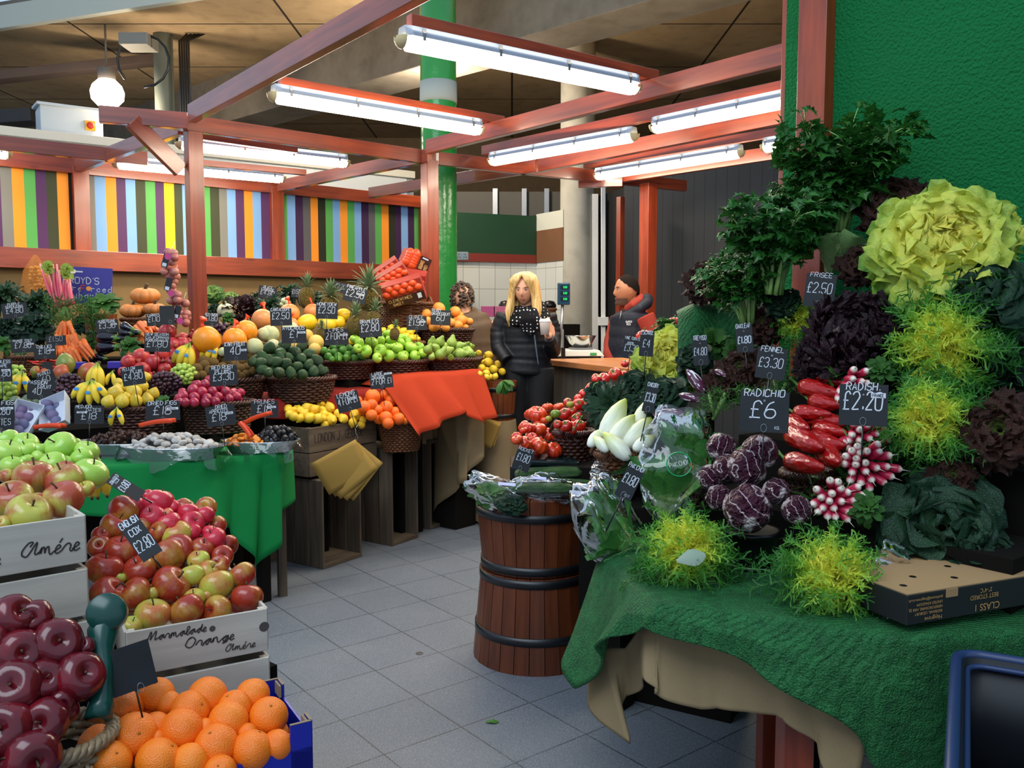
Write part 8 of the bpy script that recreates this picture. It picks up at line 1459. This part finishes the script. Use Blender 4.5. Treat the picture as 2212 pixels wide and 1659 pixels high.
for y_ in (708, 742, 720): c_ = W_(1331, y_, -.135); mb.lathe([(0, 0), (.006, 0)], 8, o=c_)
mk('zip', mb, M_steelr, t)
# person in brown coat ---------------------------------------------------------------
PY = 6.8; bx = P(1010, 900, PY).x; t = emp('person', (bx, PY, 0), 'person with curly grey brown hair and brown hooded coat seen from behind', 'person'); W_ = lambda px, py, dy=0: V((P(px, py, PY).x - bx, dy, P(px, py, PY).z)); hc = W_(998, 646, 0); mb = MB(); Mr, s = headmesh(mb, hc, 190, 0, .22)
ptube(mb, [W_(1005, 690, .0), W_(1000, 662, .0)], [.06, .055]); ptube(mb, [W_(1012, 800, 0), W_(1012, 740, 0), W_(1008, 690, 0)], [.15, .15, .16], flat=.6, up=V((0, 1, 0)))
for sx in (-1, 1): ptube(mb, [(sx * .09, 0, 1.0), (sx * .09, 0, .5), (sx * .09, 0, .04)], [.09, .06, .05]); A_, B2, C2 = V((sx * .2, 0, 1.38)), V((sx * .24, .02, 1.12)), V((sx * .18, .2, 1.0)); ptube(mb, [A_, B2, C2], [.05, .045, .03]); hand(mb, C2, C2 - B2, (0, 0, -1), .6)
remesh(mk('body', mb, M_sk1, t), .008, 2); mb = MB(); random.seed(6)
for i in range(130): a, e = rnd(0, 6.28), rnd(-.55, 1); q = hc + V((cos(a) * sqrt(1 - e * e) * .088, sin(a) * sqrt(1 - e * e) * .095, e * .115 + .01)); mb.tube([q + V((cos(k_ * 1.3 + i) * .012, sin(k_ * 1.3 + i) * .012, k_ * .006 - .015)) for k_ in range(6)], .007, 5)
mk('curly_hair', mb, plain('grey brown curls', '#5a4c40', .7, var=.4), t); mb = MB(); M_cb = plain('brown padded coat', '#5c4630', .7, var=.25)
ptube(mb, [W_(1014, 830, 0), W_(1016, 770, 0), W_(1014, 710, 0), W_(1010, 690, 0), W_(1006, 676, 0)], [.22, .21, .2, .17, .09], 24, .05, .06, .75, up=V((0, 1, 0)))
ptube(mb, [W_(1038, 695, 0), W_(1050, 730, -.02), W_(1048, 765, .08)], [.07, .068, .06], 14, .08, .06); ptube(mb, [W_(972, 695, 0), W_(962, 740, 0), W_(970, 770, .1)], [.07, .068, .06], 14, .08, .06); mb.tube([W_(988, 672, .06), W_(985, 680, -.06), W_(1005, 690, -.12), W_(1024, 682, -.06), W_(1022, 672, .06)], .04, 10); remesh(mk('brown_coat', mb, M_cb, t), .009, 3)
mb = MB(); mb.box((0, 0, .4), (.3, .2, .8)); mk('dark_trousers', mb, M_dark, t, sm=False)
# ================================================================ supports under the produce
st = emp('display_stand', (-1, 5.5, 0), 'dark stepped stand carrying the baskets of fruit', 'stand'); st2 = emp('display_stand', (1., 2.8, 0), 'dark stepped stand carrying the salads', 'stand')
for x, y, w_, z, side_ in risers:
    if z < .1: continue
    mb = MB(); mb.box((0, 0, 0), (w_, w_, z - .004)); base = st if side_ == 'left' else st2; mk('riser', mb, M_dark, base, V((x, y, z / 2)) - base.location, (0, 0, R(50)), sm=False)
def step(c, a, L, W_, z, base, z0=0.): u = az(a); mb = MB(); mb.box((0, 0, 0), (L, W_, z - z0)); mk('step', mb, M_dark, base, V((c[0], c[1], (z + z0) / 2)) - base.location, (0, 0, atan2(u.y, u.x)), sm=False)
for px, Y, z, L, a in ((90, 5.9, 1.12, 1.9, 52), (330, 5.6, 1.10, 1.2, 50), (600, 6.2, 1.22, 1.5, 50), (800, 6.35, 1.28, .9, 50), (60, 5.0, .98, 1.3, 52), (300, 5.05, .95, .9, 48), (560, 5.5, 1.03, .7, 45), (120, 4.45, .84, 1.1, 52)):
    p = P(px, 688, Y); step((p.x, p.y), a, L, .42, z, st, .76 if Y < 4.6 else 0)
for s_, z in ((.5, .86), (.75, 1.02), (1.0, 1.2)):
    p = RS.q + rv * s_ + ru * .15; step((p.x, p.y), RA, .95, .24, z, st2, TZ - .02)
p = P(1300, 700, 3.95); step((p.x, p.y), 30, .3, .3, .95, st2); p = P(1330, 700, 3.5); step((p.x, p.y), 20, .24, .5, .8, st2); p = P(1385, 700, 2.95); step((p.x, p.y), 10, .2, .4, .76, st2, .4); p = P(1500, 700, 3.1); step((p.x, p.y), 30, .3, .4, .95, st2); p = P(1450, 700, 3.65); step((p.x, p.y), 30, .3, .3, 1.0, st2)
p = P(2190, 1600, 1.75); step((p.x + .12, p.y), 24, .4, .35, .33, st2)

mb = MB(); leaf(mb, (0, 0, 0), (1, .2, .1), (0, 0, 1), .05, .03, .3, .05, 2, lambda u, v: .5, 5, 4, .1); tag(mk('fallen_leaf', mb, L_mid, loc=PZ(1048, 1560, .004)), 'single green leaf fallen on the floor tiles', 'leaf')
mb = MB(); mb.lathe([(0, .003), (.014, .003), (.017, 0)], 16); tag(mk('bottle_cap', mb, plain('dull brown metal', '#4a4440', .6), loc=PZ(906, 1412, 0)), 'small flat brown disc on the floor tiles', 'cap')
